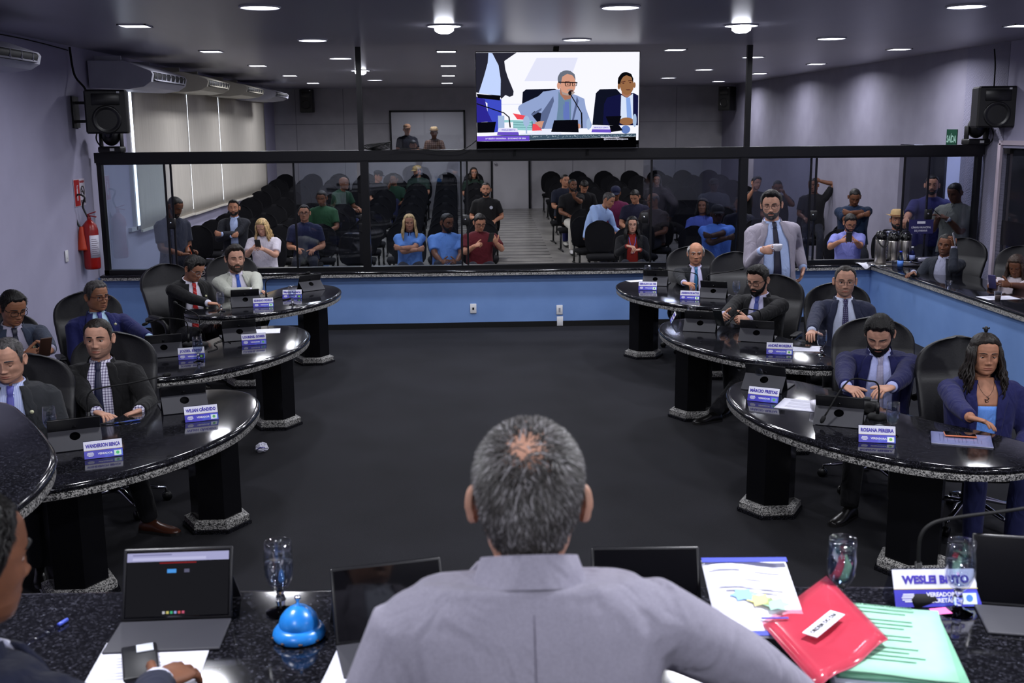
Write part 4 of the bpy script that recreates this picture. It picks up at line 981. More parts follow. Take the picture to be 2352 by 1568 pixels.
def build_hair(hb, style, face, tow, brow, nst=0):
    # brows
    for sd in (-1, 1):
        if brow <= 0: break
        P = []
        for t in np.linspace(0, 1, 7):
            x = .012+.042*t; z = .0245+.0035*math.sin(t*pi*.9)-.0045*t*t
            ph = math.asin(min(1, (x/.0755)**(1/.86)))*sd; p = head_surf(np.array([ph]), np.array([z]), face)[0]; P.append(tow(p+np.array([0, -.0012, 0])))
        s = np.linalg.norm(tow((1, 0, 0))-tow((0, 0, 0)))
        hb.tube(P, [a*s*brow for a in (.0030, .0050, .0054, .0051, .0044, .0032, .0015)], 6, flat=.8)
    if style in (None, 'none'): return
    o = dict(short=dict(t=.012), crop=dict(t=.0045), full=dict(t=.02, front=.012), quiff=dict(t=.014, front=.022), sidepart=dict(t=.017, front=.010), thin=dict(t=.006), fringe=dict(t=.01), long=dict(t=.013), bob=dict(t=.02), bangs=dict(t=.02, front=.004), pulled=dict(t=.014), curly=dict(t=.03), under_hat=dict(t=.007))[style]
    ph = np.radians(np.linspace(-180, 180, 73)[:-1]); a = np.abs(np.degrees(ph)); rec = face.get('recede', 0)
    zh = np.interp(a, [0, 20, 35, 48, 60, 70, 78, 84, 90, 97, 108, 120, 135, 180], [.080, .080, .082, .073, .056, .035, -.006, -.012, .024, .036, .026, -.008, -.052, -.07])
    zh = zh+rec*np.interp(a, [0, 20, 40, 60, 70], [.012, .022, .022, .006, 0])
    if style == 'bangs': zh = zh-np.interp(a, [0, 40, 60], [.035, .03, 0])
    if style in ('long', 'bob', 'curly', 'pulled'): zh = np.interp(a, [0, 25, 45, 65, 80, 100, 180], [.082, .080, .068, .04, .02, .0, -.09])
    zt = np.full_like(zh, .1199)
    if style == 'fringe':
        zt = np.interp(a, [0, 60, 75, 90, 120, 180], [.03, .05, .07, .075, .078, .07]); keep = a > 62
    if style == 'under_hat': zt = np.full_like(zh, .06); keep = a > 66
    zh = zh+.0022*np.sin(ph*37)+.0018*np.sin(ph*61+1)
    ns = 17; G = []
    for i in range(ns):
        s = i/(ns-1); z = zh+(zt-zh)*(s**.9)
        p = head_surf(ph, z, face); n = head_normal(p)
        pr = -.0015+min(1, s/.26)**.6*1.0*o['t'] if s < .26 else o['t']
        th = np.full_like(ph, pr)
        fr = np.exp(-(a/42)**2)
        if 'front' in o: th = th+o['front']*fr*math.exp(-((s-.35)/.3)**2)*(1 if s > .03 else 0)
        side_k = np.interp(a, [50, 80, 140, 180], [1, .62, .62, .8]) if style in ('short', 'full', 'quiff', 'sidepart', 'bangs') else 1
        th = np.where(th > 0, th*side_k, th)
        if style in ('fringe', 'under_hat'): th = np.where(th > 0, th*math.sin(pi*min(1, .12+.88*s))**.6, th)
        if s > .1:
            amp = .10 if style in ('crop', 'thin') else (.35 if style == 'curly' else .16)
            th = th*(1+amp*np.sin(ph*11+s*9+i*.7)*np.sin(ph*5-s*13))
            if style == 'sidepart': th = th*(1-.55*np.exp(-((np.degrees(ph)-35)/7)**2)*(s < .75))
        G.append([tow(q) for q in p+n*th[:, None]])
    G = np.array(G)
    if style in ('fringe', 'under_hat'):
        idx = [j for j in range(72) if keep[j]]
        idx = sorted(idx, key=lambda j: (ph[j]+2*pi) % (2*pi)); hb.grid(G[:, idx])
    else: hb.grid(G, closed_u=True)
    if nst and style not in ('long', 'bob', 'curly', 'under_hat'):
        R = np.random.default_rng(11); n = nst; i = R.integers(0, ns-2, n); i = np.where(R.random(n) < .22, 0, i); u = R.random(n); j = R.integers(0, 72, n); v = R.random(n)
        if style == 'fringe': j = R.choice([k for k in range(72) if keep[k] and keep[(k+1) % 72]], n)
        j2 = (j+1) % 72
        q = lambda ii: G[ii, j]*(1-v[:, None])+G[ii, j2]*v[:, None]
        p = q(i)*(1-u[:, None])+q(i+1)*u[:, None]; d = q(i+1)-q(i); d /= np.maximum(np.linalg.norm(d, axis=1), 1e-6)[:, None]
        c = tow((0, .01, .0)); nn = p-c; nn /= np.linalg.norm(nn, axis=1)[:, None]; s = np.linalg.norm(tow((1, 0, 0))-c+tow((0, .01, 0))-tow((0, 0, 0)))
        s = np.linalg.norm(tow((1, 0, 0))-tow((0, 0, 0)))
        back = tow((0, 1, 0))-tow((0, 0, 0)); back = back/np.linalg.norm(back); aa = np.abs(np.degrees(ph[j]))
        k = np.where(aa < 60, 1.0, np.where((i > 10), .4, -1.0))[:, None]
        d = d*k+back*np.where(aa < 120, .55, 0)[:, None]+R.normal(0, .22, d.shape); d -= nn*np.sum(d*nn, 1)[:, None]; d /= np.maximum(np.linalg.norm(d, axis=1), 1e-6)[:, None]
        sd = np.cross(nn, d); L = s*R.uniform(.012, .03, n)*min(1, o['t']/.010+.15); L = L[:, None]; w = s*.0010
        p = p-nn*s*.001; a1 = p+d*L*.5+nn*L*.16; a2 = p+d*L+nn*L*.14*R.uniform(-.4, 1.6, n)[:, None]
        V = np.stack([p-sd*w, p+sd*w, a1-sd*w, a1+sd*w, a2], 1).reshape(-1, 3); F = []
        for t in range(n): b5 = 5*t; F += [(b5, b5+1, b5+3, b5+2), (b5+2, b5+3, b5+4)]
        hb.add(V, F, 0, True)
    if style == 'pulled':
        P = [tow(q) for q in ((0, .10, .03), (0, .125, .02), (0, .13, -.03), (0, .12, -.09), (0, .11, -.14))]; s = np.linalg.norm(tow((1, 0, 0))-tow((0, 0, 0)))
        hb.tube(P, [.02*s, .03*s, .028*s, .022*s, .006*s], 12)
    if style in ('long', 'bob', 'curly'):
        L = face.get('len', .26 if style != 'bob' else .16); s = np.linalg.norm(tow((1, 0, 0))-tow((0, 0, 0)))
        R = random.Random(int(L*1000)+style.__len__())
        for layer in range(3):
            n = 64
            for k in range(n):
                deg = 52+256*(k+.33*layer)/(n-1); fa = math.radians(deg); pts = []; rr = []
                ln = L*R.uniform(.82, 1.04); ph0 = R.uniform(0, 6.28); wv = R.uniform(.6, 1.3)*face.get('wave', .008)
                for t in np.linspace(0, 1, 11):
                    z = .065-.016*layer-t*(ln+.04)
                    p = head_surf(np.array([fa]), np.array([max(z, -.05)]), face)[0]; rad = np.array([math.sin(fa), -math.cos(fa), 0])
                    q = np.array([p[0], p[1], 0])+rad*(.006+.006*layer+.014*math.sin(min(1, t*1.6)*pi*.5))
                    if z < -.05: q = q+rad*.018*min(1, (-.05-z)/.08)*(1 if abs(math.cos(fa)) < .8 or math.cos(fa) < 0 else .3)+np.array([0, .004 if math.cos(fa) < .2 else -.02*min(1, (-.05-z)/.1), 0])
                    q = q+np.array([math.sin(t*13*face.get('curl', 1)+ph0), math.cos(t*11*face.get('curl', 1)+ph0*1.7), 0])*wv*min(1, t*2)
                    pts.append(tow((q[0], q[1], z))); rr.append(s*np.interp(t, [0, .2, .7, 1], [.004, .0064, .0058, .0012]))
                hb.tube(pts, rr, 6)
def build_beard(q, kind, face, tow):
    o = dict(full=.013, short=.006, goatee=.008)[kind]
    mx = 92 if kind != 'goatee' else 30
    ph = np.radians(np.linspace(-mx, mx, 45)); a = np.abs(np.degrees(ph))
    up = np.interp(a, [0, 8, 14, 20, 28, 45, 65, 80, 92], [-.0785, -.0785, -.075, -.063, -.054, -.055, -.041, -.014, .006])
    lo = np.interp(a, [0, 40, 60, 75, 92], [-.1165, -.113, -.098, -.07, -.035])
    G = []
    for s in np.linspace(0, 1, 11):
        z = lo+(up-lo)*s; p = head_surf(ph, z, face); n = head_normal(p); n[:, 2] -= .25*(1-s)
        th = o*math.sin(pi*min(1, .18+.80*s))**.5*np.interp(a, [0, 30, 70, 92], [1.25, 1.0, .6, .15]) if 0 < s < 1 else np.full_like(ph, -.002)
        if s == 0: p = p+np.array([0, .01, -.002])
        G.append([tow(v) for v in p+n*np.asarray(th)[:, None]*(1+.12*np.sin(ph*23+s*11))[:, None]])
    q.grid(G)
    ph = np.radians(np.linspace(-27, 27, 17)); a = np.abs(np.degrees(ph)); G = []
    for s in np.linspace(0, 1, 6):
        lo2 = np.interp(a, [0, 10, 20, 27], [-.0605, -.0615, -.0665, -.078]); up2 = np.interp(a, [0, 5, 18, 27], [-.0485, -.047, -.052, -.06]); z = lo2+(up2-lo2)*s
        p = head_surf(ph, z, face); p[:, 1] -= (.0055 if o > .007 else .0035) if 0 < s < 1 else -.0015; G.append([tow(v) for v in p])
    q.grid(G)
def build_glasses(kind, face, tow, root, S):
    th, col, hw, hh = dict(thin=(.0011, (60, 58, 60), .0245, .0155), dark=(.0021, (18, 16, 18), .0255, .0175), rimless=(.0009, (120, 116, 116), .024, .015), clear=(.002, (170, 160, 160), .025, .0175), red=(.0019, (70, 20, 22), .0255, .016))[kind]
    s = np.linalg.norm(tow((1, 0, 0))-tow((0, 0, 0))); q = MB(); l = MB(); yf = -.0985
    for sd in (-1, 1):
        P = []
        for k in range(25):
            t = 2*pi*k/24; c, sn = math.cos(t), math.sin(t)
            x = sd*.0335+hw*np.sign(c)*abs(c)**.6; z = -.002+hh*np.sign(sn)*abs(sn)**.6; P.append(tow((x, yf+.20*abs(x)**1.5*1.6, z)))
        q.tube(P, th*s, 6); l.add(np.array(P[:-1]), [tuple(range(24))], 0, False)
        q.tube([tow(p) for p in ((sd*.058, yf+.022, .006), (sd*.074, yf+.035, .009), (sd*.0785, -.02, .010), (sd*.0795, .012, .008), (sd*.079, .03, -.01))], th*s*1.1, 6)
    q.tube([tow(p) for p in ((-.011, yf+.001, .004), (0, yf-.003, .007), (.011, yf+.001, .004))], th*s, 6)
    g = q.build('glasses', mat('frame_%d_%d' % col[:2], col, .3), root)
    l.build('lens', clear_glass('lens', (250, 251, 253), .05, .02), g, root['_o'])
def cap_hat(col, logo=None, back=False):
    def f(b, tow):
        ph = np.radians(np.linspace(-180, 180, 49)[:-1]); G = []
        for s in np.linspace(0, 1, 10):
            z = .046+(.1198-.046)*s; p = head_surf(ph, np.full_like(ph, z), {}); n = head_normal(p); G.append([tow(v) for v in p+n*(.014+.008*math.sin(s*pi))])
        q = MB(); q.grid(np.array(G), closed_u=True)
        A = np.linspace(-1, 1, 13); P = [[tow((.074*a*(1-.12*t), -.088-.014-(.075*t)*(1-.35*a*a)+.07*a*a*(1-t*.3), .05-.018*t-.012*a*a)) for a in A] for t in np.linspace(0, 1, 6)]
        q.sheet(P, b.HR @ np.array([0, 0, 1.0]), .003)
        c = q.build('cap', cloth(col), b.root)
        if logo:
            q = MB(); V, F = text_mesh(logo, .034, .001); V = np.stack([V[:, 0], np.full(len(V), -.108)-V[:, 2], V[:, 1]+.078], 1); q.add(np.array([tow(v) for v in V]), F, 0, False); q.build('cap_emblem', mat('cap_white', (200, 200, 205), .6), c, b.root['_o'])
    return f
def straw_hat(col=(176, 148, 104), brim=.15):
    def f(b, tow):
        R = []
        for r, z in ((.088, .055), (brim*.75, .05), (brim, .06), (brim, .065), (brim*.75, .056), (.094, .06), (.09, .09), (.08, .135), (.06, .15), (.02, .145), (.001, .145)):
            R.append([tow((r*math.cos(t), .004+r*1.12*math.sin(t), z+(.02*abs(math.cos(t))**3 if r > .11 else 0))) for t in np.linspace(0, 2*pi, 32, endpoint=False)])
        q = MB(); q.rings(R, cap=False); c = q.build('straw_hat', noisy('straw', [(.3, shade(col, .8)), (.7, shade(col, 1.1))], 120, .8, 2, .4, .004, (1, 1, 4)), b.root)
        q = MB(); q.rings([[tow((r*math.cos(t), .004+r*1.12*math.sin(t), z)) for t in np.linspace(0, 2*pi, 32, endpoint=False)] for r, z in ((.0955, .058), (.0945, .078))], cap=False); q.build('hat_band', cloth((110, 70, 50)), c, b.root['_o'])
    return f
def hold_phone(b, c, look, lb, col=(16, 16, 18), tilt=.5, land=False):
    """a phone at c, its screen turned to the holder's eyes"""
    c = np.asarray(c, float); n = unit(unit(b.HO-c)*1.0+np.array([0, 0, .3])); x = unit(np.cross(np.array([0, 0, 1.0]), n)); y = np.cross(n, x)
    R = np.stack([y, -x, n], 1) if land else np.stack([x, y, n], 1)
    return phone(c, R, lb, col, col)
def hd(px, top, y, hs=1.0): return (px, top+.132*2527/y*hs, y)
T_ = lambda n, c: mat('tie_'+n, c, .5)
# ------------------------------------------------------------ councillors on the left
P1 = person('person in a black suit and checked shirt at the near left desk, facing the camera', hd(226, 726, 6.6), 'l', 1.02, 6, -3, hyaw=-2, hpitch=2, col=(20, 20, 22), shirt=checks('checked_shirt', (214, 212, 230), (62, 52, 92), 62, 62, .3), tie=T_('navy', (22, 26, 56)),
            A=dict(z=(243, 962, .74), fd=(.75, -.65, -.1), pn=(0, -.3, -1)), B=dict(z=(300, 950, .75), fd=(-.75, -.65, -.1), pn=(0, -.3, -1)), hair='crop', hc='dark', face=dict(jaw=.05, stubble=1), vb=-.03, wb=.075, pin=(-.115, .37), trousers=(20, 20, 24), shoes=(74, 40, 28), feet=[None, [*atz(345, 1190, .085), 72]], near=True, lids=.32)
P0 = person('person in a dark grey suit and violet tie, cut by the left edge', hd(18, 769, 5.9), 'l', 1.02, 12, 2, hyaw=-8, hpitch=12, col=(44, 46, 50), shirt=stripes('striped_shirt', (186, 196, 232), (150, 164, 214), 0, 120), tie=T_('violet', (84, 84, 168)), hair='crop', hc='salt', face=dict(jaw=.1, recede=.6), lids=.85, vb=.0, wb=.07, pin=(.11, .36), near=True)
P2 = person('person in a royal blue suit and glasses, leaning back in the chair', hd(222, 641, 8.6), 't', 1.0, 30, -14, hyaw=22, hpitch=4, col=(30, 34, 86), shirt=(176, 208, 234), tie=T_('blue_violet', (52, 50, 130)), hair='short', hc='salt', glasses='red', face=dict(jaw=.08, cheek=.6), A=dict(l=(-.1, -.34, .08)), B=dict(z=(362, 783, .78), fd=(.5, -.8, -.1), pole=(.5, .6, -.6)), vb=-.02, wb=.08, pin=(.11, .39), wide=1.04)
P3 = person('person in a slate suit and glasses reading a phone by the left wall', hd(30, 662, 7.5), 't', 1.0, 32, 6, hyaw=14, hpitch=20, col=(52, 60, 78), shirt=(170, 166, 188), tie=T_('dark_navy', (26, 28, 48)), hair='short', hc='black', glasses='dark', A=dict(y=(74, 812, 7.15), fd=(.8, -.5, .1), pn=(.2, .9, -.4), curl=.9), B=dict(y=(112, 806, 7.1), fd=(-.5, -.7, .2), pn=(-.5, .5, -.6), curl=.8), lids=.75, vb=-.03, wb=.09, pin=(.12, .36), trousers=(18, 18, 22))
hold_phone(P3, aty(104, 797, 7.0), 0, 'brown smartphone held by the man in glasses at the left wall', (70, 48, 40))
P4 = person('person in a black suit with a red striped tie, looking down', hd(446, 584, 10.3), 'm', 1.0, 42, 14, hyaw=16, hpitch=30, col=(18, 18, 20), shirt=(214, 212, 228), tie=stripes('red_tie', (176, 26, 30), (206, 96, 96), .9, 30, .2), hair='full', hc='black', glasses='clear', A=dict(z=(497, 699, .785), fd=(.85, -.35, -.1), curl=.5), B=dict(l=(.12, -.36, .1)), lids=.8, vb=-.02, wb=.09, pin=(.12, .37))
P5 = person('person in a cream jacket with a blue tie and full beard, arms crossed', hd(540, 561, 10.95, 1.06), 'l', 1.02, 20, 6, side=-4, hyaw=4, hpitch=2, col=(176, 178, 168), shirt=(214, 210, 226), tie=T_('bright_blue', (44, 84, 186)), hair='full', hc='dark', beard='full', hs=1.07, face=dict(bc='brown', jaw=.06), A=dict(z=(592, 668, .80), fd=(.95, -.2, .0), pole=(-.9, .1, -.4), curl=.3), B=dict(z=(578, 676, .79), fd=(-.95, -.25, 0), pole=(.9, .1, -.4), curl=.3), vb=-.02, wb=.10, wide=1.06, lids=.45)
# ------------------------------------------------------------ councillors on the right
Q1 = person('person with a bald crown and white hair in a dark suit with teal tie', hd(1598, 552, 11.2), 'm', .98, -6, 0, hyaw=-2, hpitch=2, col=(22, 24, 30), shirt=(190, 186, 220), tie=T_('teal', (24, 92, 138)), hair='fringe', hc='white', A=dict(z=(1583, 656, .79), fd=(.7, -.6, -.1), curl=.5), B=dict(l=(.13, -.34, .1)), face=dict(jaw=.02), vb=.02, wb=.07, pin=(.11, .34))
Q2 = person('person in a black suit, black beard and dark-rimmed glasses, typing on a phone', hd(1741, 604, 8.9), 'l', 1.02, -32, 4, hyaw=-14, hpitch=18, col=(18, 18, 21), shirt=(186, 184, 216), tie=T_('royal', (58, 72, 150)), hair='quiff', hc='black', beard='full', glasses='dark', A=dict(y=(1646, 738, 8.35), fd=(.2, -.85, .1), pn=(.7, .2, -.5), curl=.85), B=dict(y=(1684, 742, 8.4), fd=(-.75, -.5, .1), pn=(-.2, .6, -.5), curl=.8), lids=.75, vb=-.02, wb=.065, wide=1.05, feet=[None, [*atz(1640, 945, .085), -70]])
hold_phone(Q2, aty(1651, 730, 8.28), 0, 'black smartphone in the hands of the bearded man in a black suit', (22, 26, 30))
Q3 = person('person in a navy suit with a dotted tie and thin glasses, sitting upright', hd(1941, 605, 8.35), 'l', 1.03, -12, -3, hyaw=-4, hpitch=3, col=(42, 46, 68), shirt=(196, 204, 230), tie=dots('dotted_tie', (38, 32, 76), (150, 150, 190), 70, .18), hair='crop', hc='dark', glasses='thin', face=dict(stubble=1, recede=.5), A=dict(z=(1856, 784, .785), fd=(-.2, -.95, -.1)), B=dict(l=(.14, -.36, .1)), vb=-.04, wb=.085)
Q4 = person('bearded person in a bright navy suit with the head bowed over the desk', hd(2020, 716, 6.6), 'l', 1.03, -16, 8, hyaw=-12, hpitch=30, col=(26, 28, 74), shirt=(172, 178, 226), tie=dots('grey_tie', (150, 146, 176), (190, 186, 206), 110, .25), hair='quiff', hc='black', beard='full', A=dict(z=(1958, 915, .785), fd=(.6, -.75, -.15)), B=dict(z=(2010, 921, .785), fd=(-.75, -.6, -.1)), lids=.95, vb=-.02, wb=.075, wide=1.1, near=True, trousers=(18, 18, 22), feet=[[*atz(1950, 1160, .085), -48], None])
def q5x(b):
    q = MB(); P = [b.front(u, h, .008) for u, h in ((-.05, .49), (-.04, .45), (-.02, .42), (0, .405), (.02, .42), (.04, .45), (.05, .49))]; q.tube(P, .0012, 6); c = b.front(-.005, .39, .012); q.tube([c+np.array([x*.018, 0, z*.018]) for x, z in ((0, 1), (.7, .3), (.2, -.2), (-.6, .2), (-.3, -.8), (.4, -1), (.6, -.5))], .0028, 6)
    q.build('necklace', mat('necklace_metal', (70, 54, 50), .4, .6), b.root)
    for sd in (-1, 1):
        q = MB(); q.ball(b.HO+b.HR @ np.array([sd*.086, .005, -.045]), .006, 0, 10, 8); q.build('earring', mat('earring_gold', (220, 180, 120), .25, .8), b.root)
    q = MB(); c = b.front(.02, .045, .03); q.lathe([(0, 0), (.013, 0), (.012, .006), (0, .007)], 12, R=b.Bm @ rotm(rx=pi/2), t=c); q.build('jacket_button', mat('brass_button', (190, 180, 150), .3, .7), b.root)
    q = MB(); c = b.HO+b.HR @ np.array([0, .02, .14]); q.ball(c, (.012, .012, .02), 0, 10, 8); q.tube([c+np.array([-.02, 0, .01]), c, c+np.array([.02, 0, .01])], .005, 6); q.build('hair_clip', M_BLACK, b.root)
Q5 = person('woman with long dark wavy hair in a blue blazer over a light blue top', hd(2262, 757, 5.95), 'm', .99, -8, 0, hyaw=-3, hpitch=3, top='blazer', col=(36, 38, 88), inner=((104, 152, 232), .345), hair='long', hc='dark', face=dict(len=.30, wave=.014, curl=1.1, jaw=.02, cheek=.8, nose=.85, neck=.92), A=dict(z=(2272, 992, .785), fd=(.85, -.45, -.12), pn=(.05, -.25, -1), curl=.3, pole=(-.7, .3, -.5)), B=dict(l=(.16, -.30, .1)), vb=.04, wb=.05, wide=1.04, near=True, trousers=(32, 36, 78), extra=q5x, lids=.34, brow=.8)
def q6x(b):
    q = MB(); q.sheet([[b.front(u*.125, h, .014) for u in np.linspace(-1, 1, 9)] for h in (-.05, -.015)], b.Bm @ np.array([0, -1, 0]), .006); q.build('belt', M_BLACK, b.root)
Q6 = person('standing person in a light grey suit with a navy tie, holding a white coffee cup', hd(1772, 436, 9.75), 'l', 1.05, -4, 2, side=-5, hyaw=-16, hpitch=8, hroll=-3, sit=False, col=(152, 146, 160), shirt=(172, 190, 232), tie=T_('midnight', (20, 20, 46)), hair='quiff', hc='black', beard='short', glasses='thin', A=dict(y=(1764, 574, 9.42), fd=(.85, -.35, .1), pn=(.15, .9, -.2), curl=1.3, thumb=.3, tuck=1, pole=(-.25, .5, -1)), B=dict(y=(1842, 630, 9.75), fd=(-.25, -.3, -.95), pn=(-.9, 0, 0), pole=(.25, 1, -.2)), trousers=(140, 135, 148), belly=.045, vb=-.045, wb=.098, extra=q6x, face=dict(bc='salt'), lids=.5)
c_ = aty(1786, 575, 9.36); cup(c_[0], c_[1], c_[2]-.005, 'white coffee cup held by the standing man in a light grey suit')
# ------------------------------------------------------------ at the right-hand counter
C1 = person('person in a dark blazer talking on a phone, one arm stretched along the right counter', hd(2172, 533, 11.75), 'd', 1.0, -48, 6, hyaw=8, hpitch=4, hroll=6, col=(36, 40, 50), shirt=(150, 152, 176), hair='crop', hc='black', face=dict(stubble=1), A=dict(z=(2092, 628, .745), fd=(-.15, -.95, -.15), pole=(-.3, .3, -.8), curl=.2), B=dict(y=(2190, 557, 11.55), fd=(-.15, -.1, .95), pn=(-.9, .1, 0), curl=.5, pole=(.2, -.6, -.8)), vb=.0, wb=.07, feet=[(5.42, 11.45), (5.5, 11.8)])
phone(aty(2192, 550, 11.5), rotm(rz=D(58)) @ rotm(rx=D(75)), 'grey smartphone pressed to the ear of the man at the right counter', (150, 150, 155))
C2 = person('woman in a white lace blouse looking at a phone by the right edge', hd(2334, 580, 10.9), 'd', .97, -34, -8, hyaw=-6, hpitch=24, top='tshirt', col=(206, 196, 204), hair='long', hc='brown', face=dict(len=.2, nose=.85, wave=.006), A=dict(y=(2272, 656, 10.5), fd=(.3, -.7, .3), pn=(.5, .5, -.4), curl=.7), B=dict(y=(2298, 652, 10.5), fd=(-.7, -.5, .2), pn=(-.3, .7, -.3), curl=.7), lids=.8, brow=.7)
hold_phone(C2, aty(2279, 647, 10.42), 0, 'violet smartphone held by the woman in a white lace blouse', (70, 66, 110))
# ------------------------------------------------------------ on the dais, backs to the camera
def d1x(b):
    q = MB()
    def bk(u, h): return b.Ci(h)+b.Ri(h) @ np.array([u*b.S, np.interp(h, SECT[:, 0], SECT[:, 3])*b.S+.0035, 0])
    q.tube([bk(0, h) for h in np.linspace(-.05, .46, 16)], .0016, 6, flat=.5); q.build('back_seam', cloth((112, 108, 124)), b.root)
D1 = person('person with thinning grey hair in a light grey suit, seen from behind in the foreground', None, 'l', .965, 180, 9, hyaw=-3, hpitch=3, neckl=.045, shrug=1.0, floor=.47, hpos=aty(1214, 1142, 1.50), col=(144, 141, 157), shirt=(200, 205, 225), extra=d1x, hair=None, hc='salt', A=dict(w=atz(1890, 1640, 1.27), fd=(.5, -.8, -.1), pole=(-.8, .0, -.2)), B=dict(l=(.17, -.30, .14)), brow=0, wide=1.0, face=dict(jaw=-.05), near=True)
D2 = person('person in a navy suit at the left end of the dais, face turned right', None, 'd', 1.0, 160, 8, hyaw=-20, hpitch=8, floor=.47, hpos=aty(-75, 1290, 1.72), col=(24, 28, 48), shirt=(214, 216, 236), hair='crop', hc='black', A=dict(w=atz(400, 1548, 1.255), fd=(-.1, -.9, -.1), curl=.35, pole=(-.6, .4, -.5)), B=dict(l=(.2, -.36, .12)), near=True)
for b_ in (P1, P0, P2, P3, P4, P5, Q1, Q2, Q3, Q4, Q5):
    d = b_.Bm @ np.array([0, .10, 0]); nm = b_.root['label'].split(' in a ')[-1] if ' in a ' in b_.root['label'] else b_.root['label']
    chair(b_.P[0]+d[0], b_.P[1]+d[1], math.atan2(b_.Bm[1, 0], b_.Bm[0, 0]), 'black leather office chair of the '+{id(P1): 'man in a checked shirt', id(P0): 'man cut by the left edge', id(P2): 'man in a royal blue suit', id(P3): 'man with a phone by the left wall', id(P4): 'man with the red tie', id(P5): 'man in a cream jacket', id(Q1): 'bald man with a teal tie', id(Q2): 'bearded man typing on a phone', id(Q3): 'man in navy with thin glasses', id(Q4): 'bowed man in a bright navy suit', id(Q5): 'woman in a blue blazer'}[id(b_)])
p_ = aty(1697, 640, 10.75); chair(p_[0], p_[1], D(-8), 'empty black leather office chair between the bald man and the standing man')
d = C1.P; chair(d[0]+.12, d[1]+.12, D(-52), 'black office chair of the man on the phone at the right counter')
chair(C2.P[0]+.08, C2.P[1]+.1, D(-34), 'black office chair of the woman in a white lace blouse')
first_or_dup(CHAIR, CU, (D1.P[0], D1.P[1]+.06, .47), pi, 'black office chair at the bottom edge, behind the grey-suited man', sc=1.14)
chair(D2.P[0], D2.P[1]-.16, D(160), 'black office chair of the navy-suited man at the left end of the dais', .47)
# ------------------------------------------------------------ the public behind the glass
def aud(lb, px, ht, y, **k):
    k.setdefault('floor', fz(y)); k.setdefault('sk', 't'); k.setdefault('top', 'tshirt'); k.setdefault('trousers', (26, 28, 40))
    b = person(lb, hd(px, ht, y, k.get('hs', 1.0)), group=None, **k); AUD.append((b, k.get('sit', True), k.get('yaw', 0))); return b
AUD = []
ph2 = lambda x, y, d, dx=18: dict(A=dict(y=(x-dx*.5, y+4, d), fd=(.5, -.7, .3), pn=(.5, .5, -.5), curl=.7), B=dict(y=(x+dx*.5, y+4, d), fd=(-.5, -.7, .3), pn=(-.5, .5, -.5), curl=.7))
def xarm(x, y, d, w=26): return dict(A=dict(y=(x+w*1.25, y, d+.08), fd=(.95, .1, .12), pn=(0, .9, 0), curl=.9, tuck=1, pole=(-.55, -.2, -.8)), B=dict(y=(x-w*1.25, y-3, d+.02), fd=(-.95, .1, .1), pn=(0, .9, 0), curl=.9, tuck=1, pole=(.55, -.2, -.8)))
b = aud('person in a navy t-shirt standing behind the left glass, looking down at an orange phone', 402, 450, 13.5, sk='d', yaw=48, hyaw=12, hpitch=26, sit=False, col=(36, 40, 56), hair='crop', beard='short', lids=.8, A=dict(y=(428, 583, 13.3), fd=(.8, -.4, 0), curl=.6), B=dict(y=(440, 577, 13.4), fd=(.6, -.4, .3), pn=(-.5, .3, -.6), curl=.7))
phone(aty(441, 577, 13.25), rotm(rx=D(70), rz=D(80)), 'orange smartphone of the man standing behind the left glass', (220, 90, 30))
aud('person in a dark suit with an open blue shirt, arms folded, behind the left glass', 537, 457, 16.4, sk='m', yaw=4, top='suit', col=(30, 32, 40), shirt=(170, 186, 226), hair='quiff', beard='short', vb=.1, wb=.05, **xarm(520, 540, 16.1, 16))
b = aud('woman with long blond hair in a white t-shirt, looking at her phone', 602, 499, 14.9, sk='l', S=.96, yaw=-4, hyaw=-6, hpitch=24, col=(206, 200, 212), hair='long', hc='blond', face=dict(len=.28, wave=.012, nose=.85), lids=.85, trousers=(18, 18, 20), **ph2(590, 566, 14.55))
hold_phone(b, aty(592, 560, 14.5), 0, 'dark smartphone of the blond woman in a white t-shirt')
aud('person in glasses and a navy shirt behind the reflections of the left glass', 699, 468, 15.9, sk='m', yaw=4, top='polo', col=(30, 34, 62), hair='short', hc='dark', glasses='dark', A=dict(l=(-.1, -.3, .12)), B=dict(l=(.12, -.3, .1)))
aud('person in a green polo shirt and light jeans, second row left of the post', 739, 436, 17.9, sk='d', yaw=-8, hpitch=14, top='polo', col=(34, 70, 44), trousers=(112, 132, 168), lids=.8, hair='short')
aud('bald person in a green polo shirt leaning forward beside the left post', 790, 405, 20.6, sk='d', yaw=52, lean=26, hyaw=8, top='polo', col=(30, 62, 44), hair='none', brow=.5, trousers=(36, 42, 78), A=dict(l=(-.05, -.5, .12), fd=(.2, -.9, -.2)), B=dict(l=(.1, -.5, .12)))
aud('person in a black cap and black t-shirt turned sideways, right of the left post', 869, 390, 23.4, sk='m', yaw=40, hyaw=22, hpitch=8, col=(22, 22, 28), hair='under_hat', hat=cap_hat((24, 24, 28)), trousers=(40, 46, 84))
aud('person in a dark green shirt, hand to face, beside the black-capped man', 905, 398, 24.0, sk='d', yaw=-14, hyaw=-14, col=(26, 54, 40), hair='short', A=dict(y=(898, 415, 23.7), fd=(.2, -.3, .9), curl=.5), trousers=(34, 38, 70))
aud('person in a tan cap and dark green shirt looking to the left', 958, 379, 24.2, sk='m', yaw=-16, hyaw=-34, hpitch=8, col=(34, 52, 44), hair='under_hat', beard='short', hat=cap_hat((186, 160, 108)))
aud('woman with light glasses and curly dark hair in a dark green blouse', 1088, 383, 24.4, sk='m', S=.97, yaw=6, top='polo', col=(28, 44, 36), hair='long', hc='dark', glasses='clear', face=dict(len=.2, wave=.012, nose=.85))
